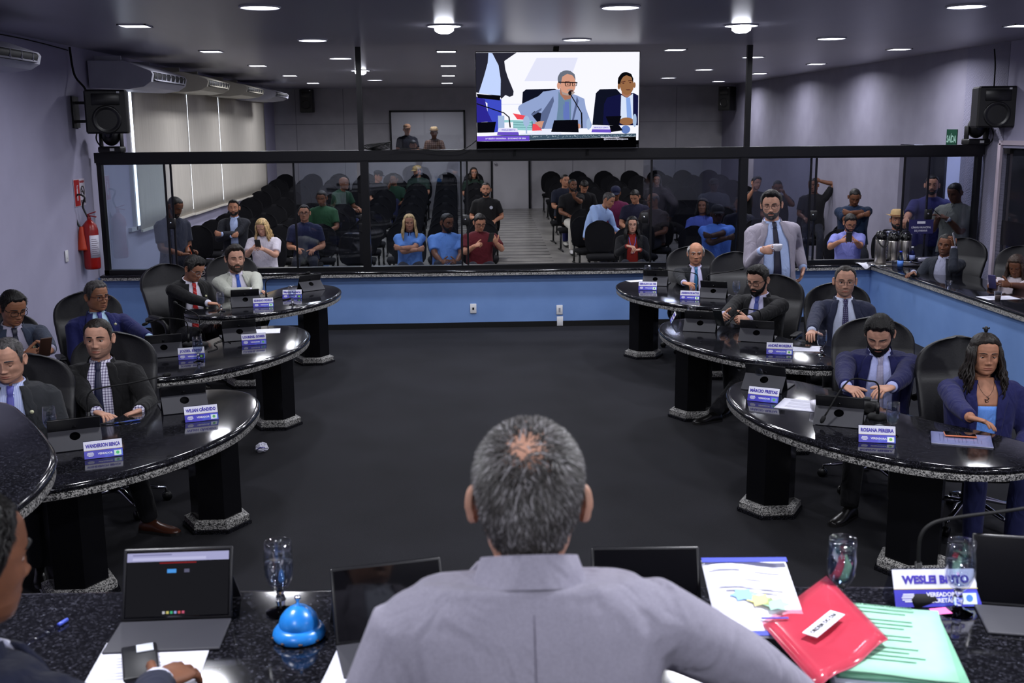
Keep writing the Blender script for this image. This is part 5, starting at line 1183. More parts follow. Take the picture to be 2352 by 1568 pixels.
aud('person in a black polo shirt with a chest emblem, sitting at the aisle', 1116, 417, 19.2, sk='m', hs=1.05, yaw=-4, top='polo', col=(20, 20, 22), hair='crop', beard='short', extra=lambda b: (lambda q: (q.add(*disc(.03), 0, False, b.Bm @ rotm(rx=pi/2), b.front(.1, .33, .02)), q.build('chest_emblem', mat('pale_print', (170, 172, 185), .6), b.root)))(MB()), A=dict(l=(-.14, -.28, .1)), B=dict(l=(.16, -.25, .08)))
aud('woman with straight blond hair in a light blue polo, arms folded', 940, 489, 15.3, sk='m', S=.98, yaw=4, hpitch=4, top='polo', col=(96, 138, 206), collar=(34, 36, 84), hair='long', hc='blond', face=dict(len=.3, wave=.004, nose=.85), **xarm(940, 572, 14.95, 22))
aud('bearded person in a light blue polo with glasses, looking to the right', 1027, 488, 15.3, sk='d', S=1.02, hs=1.05, yaw=2, hyaw=32, hpitch=8, top='polo', col=(100, 142, 212), collar=(30, 34, 82), hair='short', beard='full', glasses='thin', wide=1.14, belly=.04, **ph2(1032, 597, 14.9, 24))
b = aud('person in a dark red polo shirt holding up a phone', 1102, 489, 15.1, sk='m', yaw=4, hyaw=10, hpitch=22, top='polo', col=(82, 20, 30), hair='full', glasses='dark', wide=1.08, lids=.75, A=dict(y=(1098, 562, 14.75), fd=(.7, -.5, .3), pn=(.3, .6, -.6), curl=1.0), B=dict(y=(1137, 552, 14.75), fd=(-.4, -.4, .8), pn=(-.3, .8, .1), curl=.6))
hold_phone(b, aty(1128, 545, 14.68), 0, 'dark smartphone held up by the man in a dark red polo')
aud('person in a navy t-shirt and navy trousers in the right-hand rows, nearest the aisle', 1298, 399, 20.9, sk='m', yaw=14, hyaw=4, lean=4, col=(28, 32, 48), hair='crop', trousers=(34, 36, 84), shoes=(190, 188, 180), A=dict(l=(-.1, -.34, .1)), wide=1.1)
aud('person in a black t-shirt and white trousers with a fist at the mouth', 1315, 409, 20.0, sk='d', yaw=10, hyaw=10, col=(18, 18, 22), hair='crop', beard='short', trousers=(196, 192, 184), shoes=(210, 208, 210), B=dict(y=(1318, 447, 19.6), fd=(-.2, -.2, .95), pn=(-.2, .9, .1), curl=1.2, pole=(.6, 0, -.8)))
aud('young person with a mop of black hair bent forward in the right-hand rows', 1342, 412, 20.7, sk='m', S=.95, yaw=4, lean=16, hpitch=32, col=(20, 20, 24), hair='bangs', lids=.9)
aud('person in a light blue long-sleeved shirt bending over to the right', 1398, 440, 17.2, sk='m', yaw=34, lean=34, side=16, hyaw=20, hpitch=22, top='long', col=(160, 186, 234), hair='short', hc='salt', A=dict(l=(-.02, -.5, .05)), B=dict(l=(.24, -.42, .02)), trousers=(24, 26, 40))
aud('person in a navy cap and magenta shirt behind the man in light blue', 1414, 426, 19.0, sk='d', yaw=-6, hpitch=16, col=(96, 28, 66), hair='under_hat', hat=cap_hat((26, 30, 58)))
aud('person in a dark shirt with the head bowed, left of the dark glass', 1458, 434, 18.6, sk='m', yaw=-14, hyaw=-12, hpitch=30, col=(30, 30, 52), hair='short', lids=.9)
aud('bald person with dark glasses in profile to the left, behind the dark glass', 1500, 441, 17.3, sk='d', yaw=-40, hyaw=-34, hpitch=6, col=(46, 38, 38), hair='fringe', hc='salt', glasses='dark', wide=1.06)
def lany(b):
    q = MB()
    for s in (-1, 1): q.tube([b.front(s*.055, .47, .012), b.front(s*.04, .38, .014), b.front(0, .27, .018)], .006, 6)
    q.box(b.front(0, .24, .02), (.03, .006, .04)); q.build('lanyard', mat('lanyard_violet', (92, 84, 160), .6), b.root)
aud('woman in a black suit over a red top with a violet lanyard', 1452, 494, 15.3, sk='l', S=.97, yaw=-4, hpitch=2, top='suit', col=(20, 20, 24), shirt=(128, 30, 24), hair='long', hc='black', glasses='thin', face=dict(len=.24, wave=.004, nose=.85), vb=.02, wb=.075, extra=lany, A=dict(y=(1448, 566, 14.95), fd=(.8, -.5, -.1)), B=dict(y=(1462, 574, 15.0), fd=(-.8, -.4, 0)))
aud('woman with dark hair in a black top, high up behind the dark glass', 1508, 398, 21.8, sk='m', S=.96, yaw=-4, col=(20, 20, 24), hair='long', hc='black', face=dict(len=.2, nose=.85), hpitch=2)
aud('woman in a periwinkle polo shirt looking up, behind the dark glass', 1614, 454, 16.4, sk='t', S=.97, yaw=-6, hyaw=-18, hpitch=-8, top='polo', col=(92, 110, 196), hair='bob', hc='black', face=dict(nose=.85))
aud('person in a dark cap and bright blue shirt, arms folded, left of the right post', 1648, 468, 14.7, sk='k', S=1.03, yaw=-4, hpitch=4, top='polo', col=(92, 136, 224), hair='under_hat', hat=cap_hat((20, 22, 30), None), wide=1.08, **xarm(1650, 545, 14.3, 24))
aud('person in a black cap and dark grey shirt behind the woman in periwinkle', 1640, 408, 20.4, sk='k', yaw=-6, col=(44, 48, 58), hair='under_hat', hat=cap_hat((16, 16, 18), None), wide=1.25)
aud('person half hidden by the right post in a dark blue shirt', 1699, 449, 17.2, sk='d', yaw=-10, hyaw=-10, col=(26, 28, 42), hair='short', wide=1.0)
aud('person with chin on hand just right of the right post', 1737, 404, 19.6, sk='m', yaw=6, hyaw=14, hroll=12, col=(20, 20, 24), hair='full', A=dict(y=(1732, 430, 19.2), fd=(.1, -.2, .95), curl=.9, pole=(-.5, 0, -.9)))
aud('person with a hand to the face behind the standing man with the cup', 1786, 412, 18.4, sk='d', yaw=-10, hpitch=16, col=(22, 22, 28), hair='crop', B=dict(y=(1800, 440, 18.1), fd=(-.3, -.2, .9), curl=.7))
aud('person in a black t-shirt with one arm bent behind the head', 1868, 408, 18.2, sk='d', yaw=-16, hyaw=-18, hroll=-10, col=(20, 20, 24), hair='crop', B=dict(y=(1877, 413, 18.3), fd=(-.8, .1, .3), pn=(0, -1, 0), curl=.5, pole=(1, 0, .7)))
aud('person in a dark teal t-shirt looking down, leaning on the right wall', 1963, 431, 15.5, sk='d', S=1.04, yaw=-12, hpitch=28, col=(24, 40, 66), hair='crop', wide=1.16, lids=.9, **xarm(1964, 492, 15.1, 22))
b = aud('person in a lavender polo shirt and glasses, reading a phone with both hands', 1953, 489, 14.5, sk='m', yaw=0, hyaw=-4, hpitch=24, top='polo', col=(132, 136, 206), hair='full', glasses='dark', beard='short', lids=.85, trousers=(70, 80, 130), **ph2(1950, 548, 14.1, 26))
hold_phone(b, aty(1950, 544, 14.02), 0, 'black smartphone of the man in a lavender polo')
aud('person in a straw hat and checked shirt behind the thermoses', 2060, 482, 14.4, sk='m', yaw=-8, hyaw=-6, top='long', col=checks('plaid_shirt', (34, 36, 58), (176, 180, 200), 26, 26, .35), hair='under_hat', beard='full', hat=straw_hat())
aud('person in a navy t-shirt standing in the right doorway, reaching to the left', 2141, 401, 13.9, sk='m', S=1.03, yaw=-8, hyaw=-16, sit=False, col=(34, 34, 84), hair='short', beard='short', A=dict(y=(2078, 508, 13.5), fd=(-.5, -.5, -.6), curl=.5, pole=(-.4, .2, -.9)), wide=1.06)
def watch(b):
    sd, J, E_, W, f_, p_, sp = b.arms[1]; d = unit(W-E_); c = W-d*.03; q = MB(); q.tube([c-d*.012, c+d*.012], .036, 16); q.lathe([(0, 0), (.022, 0), (.022, .01), (0, .011)], 16, R=rotm(rx=pi/2), t=c+np.array([0, -.032, 0])); q.build('wristwatch', mat('watch_white', (205, 208, 215), .3), b.root)
b = aud('person in a grey-green polo shirt with a white watch, standing at the right doorway', 2193, 417, 13.12, sk='d', S=.98, yaw=-46, hyaw=-10, hpitch=22, sit=False, top='polo', col=(128, 128, 118), hair='crop', lids=.85, wide=1.08, extra=watch, A=dict(y=(2150, 494, 13.2), fd=(-.6, -.5, .2), curl=.6), B=dict(y=(2164, 498, 13.05), fd=(-.85, -.2, .25), pn=(0, .3, -.9), curl=.5))
phone(aty(2150, 487, 13.0), rotm(rx=D(40), rz=D(70)), 'black smartphone of the man in a grey-green polo at the doorway', (18, 18, 20))
# control room behind the back wall
person('person in an orange cap and black polo inside the control room', (935, 297, 27.0), 'm', 1.0, 10, 0, hyaw=8, floor=.9, top='polo', col=(24, 24, 34), hair='under_hat', hat=cap_hat((150, 110, 80)), crop_legs=True)
person('person in a grey bucket hat and brown plaid shirt inside the control room', (997, 305, 27.0), 't', 1.0, 0, 0, floor=.9, top='long', col=checks('brown_plaid', (92, 66, 54), (150, 130, 112), 20, 20, .25), hair='under_hat', hat=straw_hat((120, 112, 122), .12), crop_legs=True)
person('person with black hair looking over the control room sill', (949, 334, 26.6), 'm', .97, 0, 0, floor=.6, col=(40, 44, 54), hair='bangs', crop_legs=True)
run_jobs()

print('PLACED', [(a[:40], round(float(b), 2), round(float(c), 2)) for a, b, c in PLACED])
# ============================================================ rows of chairs for the public
M_FAB = noisy('black_upholstery', [(.3, (17, 17, 20)), (.7, (24, 24, 28))], 150, .95, 2, .1, .003, spec=.15)
def hall_chair():
    t = thing('audience_chair', 'x', 'chair', (0, 0, 0), 0, 'black chairs for the public')
    R = []
    for k in range(13):
        v = k/12; z = .42+.50*v; w = .40+.08*math.sin(pi*min(1, v*1.1))
        if v > .72: w *= math.sqrt(max(.03, 1-((v-.72)/.29)**2))
        if v < .12: w *= .55+.45*math.sqrt(v/.12)
        y = .20+.10*v; th = .06*math.sin(pi*(.1+.8*v))**.5
        R.append([((w/2)*np.sign(math.cos(a))*abs(math.cos(a))**.6, y+(th/2)*np.sign(math.sin(a))*abs(math.sin(a))**.7-.03*(abs(math.cos(a)))**3, z) for a in np.linspace(0, 2*pi, 20, endpoint=False)])
    MB().rings(R).build('backrest', M_FAB, t, (0, 0, 0))
    S = []
    for z, k in ((.35, .86), (.365, .98), (.39, 1), (.415, .95), (.425, .7), (.428, .2)):
        S.append([(.235*k*np.sign(math.cos(a))*abs(math.cos(a))**.5, -.01+.235*k*np.sign(math.sin(a))*abs(math.sin(a))**.5, z) for a in np.linspace(0, 2*pi, 20, endpoint=False)])
    MB().rings(S).build('seat', M_FAB, t, (0, 0, 0))
    MB().tube([(0, .12, .35), (0, .22, .35), (0, .25, .46), (0, .26, .62)], .022, 8, flat=1.6).build('back_bracket', M_BLACK, t, (0, 0, 0))
    for s in (-1, 1):
        q = MB(); q.tube(catmull([(s*.19, -.20, .012), (s*.19, .0, .03), (s*.19, .22, .012)], 4, False), .016, 8); q.tube([(s*.19, .0, .03), (s*.19, .0, .35)], .018, 8); q.build('leg', M_BLACK, t, (0, 0, 0))
    MB().box((0, 0, .34), (.44, .05, .03)).build('beam', M_BLACK, t, (0, 0, 0))
    return t
HCH = hall_chair(); HU = []
rows = [15.45+1.1*k for k in range(10)]; taken = []
names = ['front', 'second', 'third', 'fourth', 'fifth', 'sixth', 'seventh', 'eighth', 'ninth', 'back']
for b, sit, yw in AUD:
    if not sit: continue
    k = int(np.argmin([abs(b.P[1]-r) for r in rows])); taken.append((b.P[0], b.P[1]))
    first_or_dup(HCH, HU, (b.P[0]+math.sin(D(yw))*-.08, b.P[1]+.08, fz(b.P[1])), D(yw)*.6, 'black chair of the '+' '.join(b.root['label'].split(',')[0].split()[:12]))
for blk, x0, n in (('left', -3.95, 8), ('right', 2.2, 7)):
    for k, r in enumerate(rows):
        for i in range(n):
            x = x0+.62*i
            if any(abs(x-a) < .48 and abs(r-b) < .62 for a, b in taken): continue
            if blk == 'left' and k == 0 and i < 2: continue
            if blk == 'right' and r < 17.8 and x > 5.2: continue
            side = 'wall' if blk == 'left' else 'aisle'
            first_or_dup(HCH, HU, (x, r, fz(r)), 0, 'empty black audience chair, %s row of the %s block, %s from the %s' % (names[k], blk, ['first', 'second', 'third', 'fourth', 'fifth', 'sixth', 'seventh', 'eighth'][i], side))
# ============================================================ on the councillors' desks
def face_cam(x, side): return D(-28) if side < 0 else D(28)
def onz(px, py, z=.75): p = atz(px, py, z); return p
for px, py, rz, lb in ((172, 1018, 22, 'black-cased tablet in front of the man with the violet tie'), (420, 935, 22, 'black-cased tablet behind the second name plate of the near left desk'),
        (375, 812, 20, 'black-cased tablet in front of the man in a royal blue suit'), (547, 775, 20, 'black-cased tablet behind the paper on the middle left desk'),
        (563, 700, 14, 'black-cased tablet in front of the man with the red tie'), (704, 664, 40, 'black-cased tablet near the tip of the far left desk'),
        (1508, 652, -20, 'black-cased tablet near the tip of the far right desk'), (1642, 680, -24, 'black-cased tablet in front of the bald man with a teal tie'),
        (1612, 755, -22, 'black-cased tablet near the tip of the middle right desk'), (1741, 778, -24, 'black-cased tablet in front of the bearded man with a phone'),
        (1765, 888, -34, 'black-cased tablet near the tip of the near right desk'), (1930, 965, -26, 'black-cased tablet between the coffee cup and the woman\'s name plate')):
    p = onz(px, py); put_tablet(p[0], p[1], .75, D(rz), lb)
for px, py, rz, tx, lb, kw in ((238, 1046, 20, 'WANDERSON BENÇA', 'name plate with a green emblem, nearest of the left side', dict(dot=(60, 190, 110), logo=(206, 232, 222))), (462, 963, 20, 'WILIAN CÂNDIDO', 'name plate on the near left desk beside the second tablet', dict(logo=(214, 224, 236))),
        (440, 823, 16, 'JOZIEL BRITO', 'name plate behind a full water glass on the middle left desk', dict(logo=(30, 40, 60), dot=(120, 200, 90))), (583, 790, 16, 'LOURENIL GOMES', 'name plate next to the blank paper on the middle left desk', dict(logo=(120, 130, 220))),
        (605, 704, 12, 'EDINHO FIDELIS', 'name plate in front of the man in a cream jacket', dict(logo=(200, 225, 215))), (672, 684, 2, 'Maycon Roberto', 'name plate behind an empty glass on the far left desk', dict(logo=(40, 50, 50), dot=(110, 200, 90))),
        (1488, 665, -14, 'GERALDO DA YES', 'name plate near the tip of the far right desk', {}), (1585, 687, -18, 'ANDERSON DE MATTOS', 'name plate in front of the bald man with a teal tie', {}),
        (1552, 740, -98, 'VEREADOR', 'name plate seen from its end at the tip of the middle right desk', {}), (1790, 812, -16, 'ANDRÉ MOREIRA', 'name plate beside a sheet of paper on the middle right desk', dict(dot=(90, 180, 80))),
        (1755, 920, -30, 'MÁRCIO FREITAS', 'name plate with glare near the tip of the near right desk', dict(logo=(120, 140, 220))), (2012, 1012, -14, 'ROSANA PEREIRA', 'large name plate in front of the woman in a blue blazer', dict(role='VEREADORA', dot=(120, 190, 80)))):
    p = onz(px, py); nameplate(p[0], p[1], .75, D(rz), tx, lb, **kw)
for px, py, fl, lb in ((508, 716, .6, 'half-full water glass in front of the man with the red tie'), (672, 700, .25, 'stemmed glass standing before a name plate on the far left desk'), (456, 831, .85, 'full water glass beside the name plate on the middle left desk'), (308, 845, 0, 'stemmed glass by the elbow of the man in a royal blue suit'), (118, 1010, 0, 'stemmed glass half hidden by the tablet at the left end'),
        (1487, 648, .2, 'stemmed glass behind the tablet at the tip of the far right desk'), (1690, 688, 0, 'empty stemmed glass at the right end of the far right desk'), (1588, 752, 0, 'empty stemmed glass at the tip of the middle right desk'), (1886, 816, .75, 'water glass in front of the man in navy with thin glasses'), (1745, 890, 0, 'empty stemmed glass at the tip of the near right desk'), (2048, 1000, 0, 'empty stemmed glass behind the woman\'s name plate')):
    p = onz(px, py); goblet(p[0], p[1], .75, lb, fl)
for px, py, rz, lb, kw in ((206, 985, 20, 'gooseneck microphone rising past the tie of the man in a black suit', dict(reach=.40, up=.13)), (612, 690, 10, 'gooseneck microphone in front of the man in a cream jacket', dict(reach=.38, up=.12)), (434, 795, 196, 'gooseneck microphone beside the full water glass, bent to the left', dict(reach=.28, up=.12, head_drop=.05)), (462, 795, 140, 'second gooseneck microphone by the full water glass, rising to the left', dict(reach=.26, up=.16)),
        (1602, 676, 176, 'gooseneck microphone in front of the bald man, reaching left', dict(reach=.34, up=.12)), (1620, 680, 8, 'gooseneck microphone in front of the bald man, reaching right', dict(reach=.34, up=.12)), (1745, 765, 205, 'gooseneck microphone bent over the phone of the bearded man', dict(reach=.3, up=.10, head_drop=.10)), (2015, 962, 200, 'gooseneck microphone on the near right desk, bent down over the coffee cup', dict(reach=.36, up=.13, head_drop=.20))):
    p = onz(px, py); mic(p[0], p[1], .75, D(rz), lb, **kw)
p = onz(600, 761); paper((p[0], p[1], .75), .30, .21, D(8), 'blank white paper on the middle left desk', False)
p = onz(1850, 932); paper((p[0], p[1], .75), .30, .25, D(-30), 'printed papers in front of the bowed man', True, 4)
p = onz(1840, 800); paper((p[0], p[1], .75), .30, .21, D(-14), 'white paper under the hand of the man in navy', True)
p = onz(1462, 645); paper((p[0], p[1], .75), .2, .12, D(20), 'white paper at the tip of the far right desk', False)
p = onz(2208, 1010); t = paper((p[0], p[1], .75), .22, .29, D(68), 'clear folder of papers in front of the woman in a blue blazer', True, 5)
MB().box((0, 0, .0075), (.235, .305, .0012)).build('clear_cover', M_ACR, t, (0, 0, 0))
p = atz(2205, 998, .765); phone((p[0], p[1], .7655), rotm(rz=D(72)), 'smartphone with an orange rim lying on the clear folder', (215, 120, 80))
p = atz(1838, 793, .757); phone((p[0], p[1], .757), rotm(rz=D(60)), 'black smartphone lying on the paper of the man in navy', (16, 16, 18))
p = onz(1876, 945); cup(p[0], p[1], .75, 'white coffee cup on the near right desk beside the papers', D(150))
def camera_thing():
    p = onz(1990, 943); t = thing('video_camera', 'small black camera lying beside the tablet on the near right desk', 'camera', (p[0], p[1], .75), D(-20))
    MB().box((0, 0, .035), (.13, .07, .06), bev=.014).build('camera_body', M_BLACK, t, (0, 0, 0)); MB().lathe([(.026, 0), (.03, .02), (.03, .055), (.024, .058), (0, .05)], 18, R=rotm(rx=pi/2), t=(.01, -.03, .035)).build('lens_barrel', M_BLACKM, t, (0, 0, 0)); MB().box((.0, .0, .07), (.04, .035, .02), bev=.006).build('viewfinder', M_BLACK, t, (0, 0, 0))
camera_thing()
p = onz(2012, 985); t = thing('remote_control', 'small grey remote behind the woman\'s name plate', 'remote', (p[0], p[1], .75), D(-60)); MB().box((0, 0, .009), (.045, .11, .016), bev=.006).build('remote_body', M_TABBACK, t, (0, 0, 0)); MB().box((0, .02, .0175), (.032, .05, .001)).build('keypad', mat('grey_keys', (90, 90, 96), .5), t, (0, 0, 0))
for px, py, rz, lb in ((255, 974, 10, 'black pen lying in front of the man in a checked shirt'), (292, 970, 30, 'blue and silver pen on the near left desk'), (1575, 672, 12, 'pen lying on the far right desk')):
    p = onz(px, py); t = thing('pen', lb, 'pen', (p[0], p[1], .756), D(rz), 'pens'); MB().tube([(-.07, 0, 0), (-.05, 0, 0), (.06, 0, 0), (.072, 0, 0)], [.002, .0045, .0045, .003], 8).build('barrel', mat('pen_blue', (40, 70, 160), .3) if 'blue' in lb else M_BLACK, t, (0, 0, 0)); MB().box((.03, 0, .006), (.04, .003, .002)).build('clip', M_CHROME, t, (0, 0, 0))
def cable(name, lb, pts, r, cat='cable', m=None):
    t = thing(name, lb, cat, pts[0], world=True); MB().tube(catmull(pts, 6, False), r, 6).build('cable_sheath', m or M_BLACKM, t); return t
p = [onz(a, b) for a, b in ((478, 808), (500, 800), (492, 790), (515, 782), (530, 788))]; cable('charging_cable', 'thin black cable curled on the middle left desk', [(a[0], a[1], .754) for a in p], .003)
p = [onz(a, b) for a, b in ((622, 690), (640, 683), (655, 682), (668, 685), (650, 690))]; cable('charging_cable', 'black adapter cable on the far left desk', [(a[0], a[1], .756) for a in p], .006)
p = [onz(a, b) for a, b in ((262, 968), (280, 975), (300, 972), (308, 962), (296, 956))]; cable('charging_cable', 'thin cable loop on the near left desk', [(a[0], a[1], .753) for a in p], .002)
# crumpled paper on the carpet
p = atz(602, 1038); t = thing('crumpled_paper', 'crumpled white paper on the carpet by the left desks', 'litter', (p[0], p[1], .0))
q = MB(); q.ball((0, 0, .035), (.05, .035, .035), 0, 14, 10); V = q.v[0]; V += rng.normal(0, .006, V.shape); V[:, 2] = np.maximum(V[:, 2], .0); q.sm = [False]*len(q.sm); q.build('paper_ball', M_PAPER, t, (0, 0, 0)); MB().tube([(-.03, -.036, .03), (0, -.04, .05), (.03, -.036, .045)], .003, 5).build('ink_mark', M_INK, t, (0, 0, 0))
# ============================================================ on the right-hand counter
def thermos(px, py, lb, h=.36, handle=False):
    p = atz(px, py, .72); t = thing('thermos', lb, 'thermos', (p[0], p[1], .722), 0, 'steel thermoses')
    MB().lathe([(0, 0), (.066, 0), (.069, .006), (.069, h*.70), (.064, h*.74), (0, h*.74)], 28).build('steel_body', M_STEEL, t, (0, 0, 0))
    MB().lathe([(0, h*.73), (.066, h*.73), (.068, h*.8), (.06, h*.93), (.045, h*.99), (.02, h), (0, h)], 28).build('pump_lid', mat('glossy_black', (14, 14, 16), .15), t, (0, 0, 0))
    MB().box((0, -.075, h*.86), (.03, .05, .025), bev=.008).build('spout', M_BLACK, t, (0, 0, 0))
    MB().tube(catmull([(.066, -.02, h*.80), (.05, -.085, h*.62), (0, -.105, h*.52), (-.05, -.085, h*.62), (-.066, -.02, h*.80)] if handle else [(.066, 0, h*.8), (.05, .02, h*1.0), (0, .02, h*1.05), (-.05, .02, h*1.0), (-.066, 0, h*.8)], 6, False), .007, 8).build('carry_handle', M_BLACK, t, (0, 0, 0))
pt = atz(2052, 607, .715); t = thing('serving_tray', 'silver tray under the three thermoses', 'tray', (pt[0], pt[1]-.02, .712), D(2)); MB().box((0, 0, .004), (.52, .30, .008), bev=.003).build('tray_plate', M_STEEL, t, (0, 0, 0)); MB().tube(catmull([(x, y, .014) for x, y in ((-.25, -.14), (.25, -.14), (.25, .14), (-.25, .14))], 8), .006, 6).build('tray_rim', M_CHROME, t, (0, 0, 0))
thermos(2021, 604, 'leftmost steel thermos with the black carrying handle', .385, True); thermos(2050, 601, 'middle steel thermos on the tray', .345); thermos(2077, 600, 'rightmost steel thermos on the tray', .345)
def bottle(px, py, lb, h, col, capc, lab):
    p = atz(px, py, .71); t = thing('bottle', lb, 'bottle', (p[0], p[1], .71)); r = .033
    MB().lathe([(0, 0), (r*.9, 0), (r, .01), (r, h*.55), (r*.95, h*.62), (r*.5, h*.84), (r*.4, h*.88), (r*.4, h*.93)], 22).build('bottle_body', clear_glass('bottle_%d' % col[0], col, .2, .05), t, (0, 0, 0))
    MB().lathe([(0, h*.92), (r*.48, h*.92), (r*.48, h), (0, h)], 16).build('cap', mat('cap_%d' % capc[0], capc, .4), t, (0, 0, 0)); MB().lathe([(r*1.01, h*.2), (r*1.02, h*.2), (r*1.02, h*.5), (r*1.01, h*.5)], 22).build('label_band', mat('label_%d' % lab[0], lab, .5), t, (0, 0, 0))
bottle(2067, 620, 'small water bottle with a blue cap and blue label in front of the tray', .22, (170, 195, 235), (30, 60, 200), (90, 140, 230)); bottle(2094, 604, 'clear pump bottle of blue gel behind the thermoses', .20, (110, 130, 220), (225, 225, 235), (150, 165, 225))
def plastic_cup(px, py, lb, drink=None):
    p = atz(px, py, .71); t = thing('plastic_cup', lb, 'cup', (p[0], p[1], .71), 0, 'clear plastic cups'); MB().lathe([(0, .001), (.024, .001), (.036, .09), (.038, .09), (.0365, .088), (.0235, .003)], 22).build('cup_body', clear_glass('plastic_cup', (222, 224, 232), .3, .12), t, (0, 0, 0))
    if drink: MB().lathe([(0, .003), (.023, .003), (.030, .05), (0, .05)], 20).build('drink', mat('milky_coffee', drink, .4), t, (0, 0, 0))
plastic_cup(2054, 616, 'clear plastic cup beside the small water bottle'); plastic_cup(2178, 665, 'empty plastic cup in the middle of the right counter'); plastic_cup(2291, 690, 'plastic cup with milky coffee near the right edge', (176, 150, 130))
p = atz(2300, 686, .71); paper((p[0], p[1]+.05, .71), .34, .22, D(4), 'white paper under the coffee cup on the right counter', True, 2)
p = atz(1985, 604, .715); t = thing('napkin', 'white napkin hanging over the counter corner', 'napkin', (p[0], p[1], .715)); MB().sheet([[(-.09+.18*i/7, -.06+.15*j/7-(.02 if j == 0 else 0), .003*math.sin(i*1.7+j)-(.07*(1-abs(i-3.5)/3.5) if j == 0 else 0)) for j in range(8)] for i in range(8)], (0, 0, 1), .002).build('cloth_sheet', M_PAPER, t, (0, 0, 0))
p = atz(2128, 603, .715); t = thing('cup_sleeve', 'plastic sleeve of stacked cups lying on the counter', 'packet', (p[0], p[1], .75)); MB().tube([(-.12, 0, 0), (-.115, 0, 0), (.1, .02, .006), (.13, .03, .01)], [.012, .034, .036, .01], 14).build('wrapped_cups', clear_glass('wrap', (214, 214, 226), .4, .25), t, (0, 0, 0)); MB().tube([(-.10, 0, 0), (.1, .02, .006)], .028, 14).build('cup_stack', mat('cup_white', (196, 194, 208), .5), t, (0, 0, 0))
# ============================================================ fixtures on walls and ceiling
M_AC = noisy('ac_plastic', [(.3, (176, 176, 190)), (.7, (188, 188, 200))], 4, .5); M_ACD = mat('ac_dark', (30, 30, 34), .6)
def aircon(y0, y1, z, lb, d=.66, h=.24, m=None):
    t = thing('air_conditioner', lb, 'air conditioner', (XL, y0, z-h), 0, 'ceiling air conditioners along the left wall', world=True)
    prof = [(.0, 0), (.0, h), (d*.55, h), (d*.97, h*.62), (d, h*.5), (d*.97, h*.22), (d*.85, h*.03), (d*.6, -h*.06), (.1, -h*.02)]
    def P(y, k=1.0): return [(XL+.03+x*k, y, z-h+zz) for x, zz in prof]
    MB().rings([P(y0+.012, .985), P(y0), P(y1), P(y1-.012, .985)][1:3], smooth=False).build('casing', m or M_AC, t)
    q = MB(); q.rings([[(XL+.03+x*d*1.012+(.006 if x > .5 else 0), y, z-h+zz*h) for x, zz in ((.75, .80), (.97, .58), (.99, .5), (.96, .26), (.88, .12))] for y in (y0+.08, y1-.08)], cap=False); q.build('air_outlet', M_ACD, t)
    q = MB()
    for k in range(2): q.box((XL+.03+d*(.985-.04*k), (y0+y1)/2, z-h+h*(.32+.2*k)), (.05, y1-y0-.2, .006), 0, rotm(ry=D(35)))
    for y in np.linspace(y0+.2, y1-.2, 7): q.box((XL+.03+d*.975, y, z-h+h*.42), (.05, .004, h*.3))
    q.build('louvre', m or M_AC, t)
    for y in (y0+.2, y1-.2): MB().box((XL+.2, y, z+.03), (.3, .03, .07)).build('bracket', m or M_AC, t)
aircon(8.0, 9.85, 3.1, 'white ceiling air conditioner in the upper left corner of the photo', .62); aircon(12.98, 14.6, 3.13, 'white ceiling air conditioner just behind the partition, nearest of the row', .72, .30)
aircon(15.7, 17.2, 3.14, 'second cream air conditioner of the row behind the partition', .75, .26, noisy('ac_cream', [(.3, (178, 174, 160)), (.7, (190, 186, 172))], 4, .35)); aircon(18.6, 20.2, 3.14, 'third air conditioner of the row behind the partition', .75, .24, _mats['ac_cream']); aircon(21.2, 22.8, 3.14, 'farthest air conditioner of the row, by the back corner', .8, .24)
def speaker(x, y, z, rz, lb, w=.34, h=.52, d=.30, arm=(-1, 0)):
    t = thing('wall_mounted_loudspeaker', lb, 'loudspeaker', (x, y, z), rz, 'black wall loudspeakers')
    q = MB(); pr = [(-w/2, d/2), (-w*.30, d/2), (w*.30, d/2), (w/2, d/2), (w/2, -d/2+.03), (w*.46, -d/2), (-w*.46, -d/2), (-w/2, -d/2+.03)]
    q.rings([[(a*k, b*k, zz) for a, b in pr] for k, zz in ((.94, -h/2), (1, -h/2+.02), (1, h/2-.02), (.94, h/2))], smooth=False); q.build('cabinet', M_BLACK, t, (0, 0, 0))
    R = rotm(rx=pi/2)
    MB().lathe([(.118*w/.34, 0), (.114*w/.34, .012), (.098*w/.34, .006), (.04*w/.34, -.02), (.03, -.012), (0, -.008)], 32, R=R, t=(0, -d/2-.001, -h*.18)).build('woofer', mat('speaker_cone', (22, 22, 24), .3), t, (0, 0, 0))
    MB().box((0, -d/2-.004, h*.28), (w*.66, .014, h*.26), bev=.01).build('horn', mat('speaker_cone'), t, (0, 0, 0)); MB().box((w*.3, -d/2-.003, h*.44), (.03, .004, .02)).build('badge', M_WHITE, t, (0, 0, 0))
    return t
def bracket(x0, x1, y, z, lb):
    t = thing('wall_bracket', lb, 'bracket', (x0, y, z), world=True); s = 1 if x1 > x0 else -1
    MB().box((x0+s*.01, y, z), (.02, .2, .34)).build('wall_plate', M_BLACK, t)
    for dz in (-.1, .1): MB().box(((x0+x1)/2, y, z+dz), (abs(x1-x0), .03, .03)).build('arm', M_BLACK, t)
p = aty(242, 257, 12.45); speaker(p[0]+.02, p[1], p[2], D(14), 'large loudspeaker on the left wall above the fire extinguisher', .44, .47, .36); bracket(XL, p[0]-.18, 12.5, p[2], 'black wall bracket of the left loudspeaker')
p = aty(2283, 246, 12.45); speaker(p[0], p[1], p[2], D(-14), 'large loudspeaker on the right above the partition end', .42, .46, .36); bracket(XR, p[0]+.17, 12.5, p[2], 'black wall bracket of the right loudspeaker')
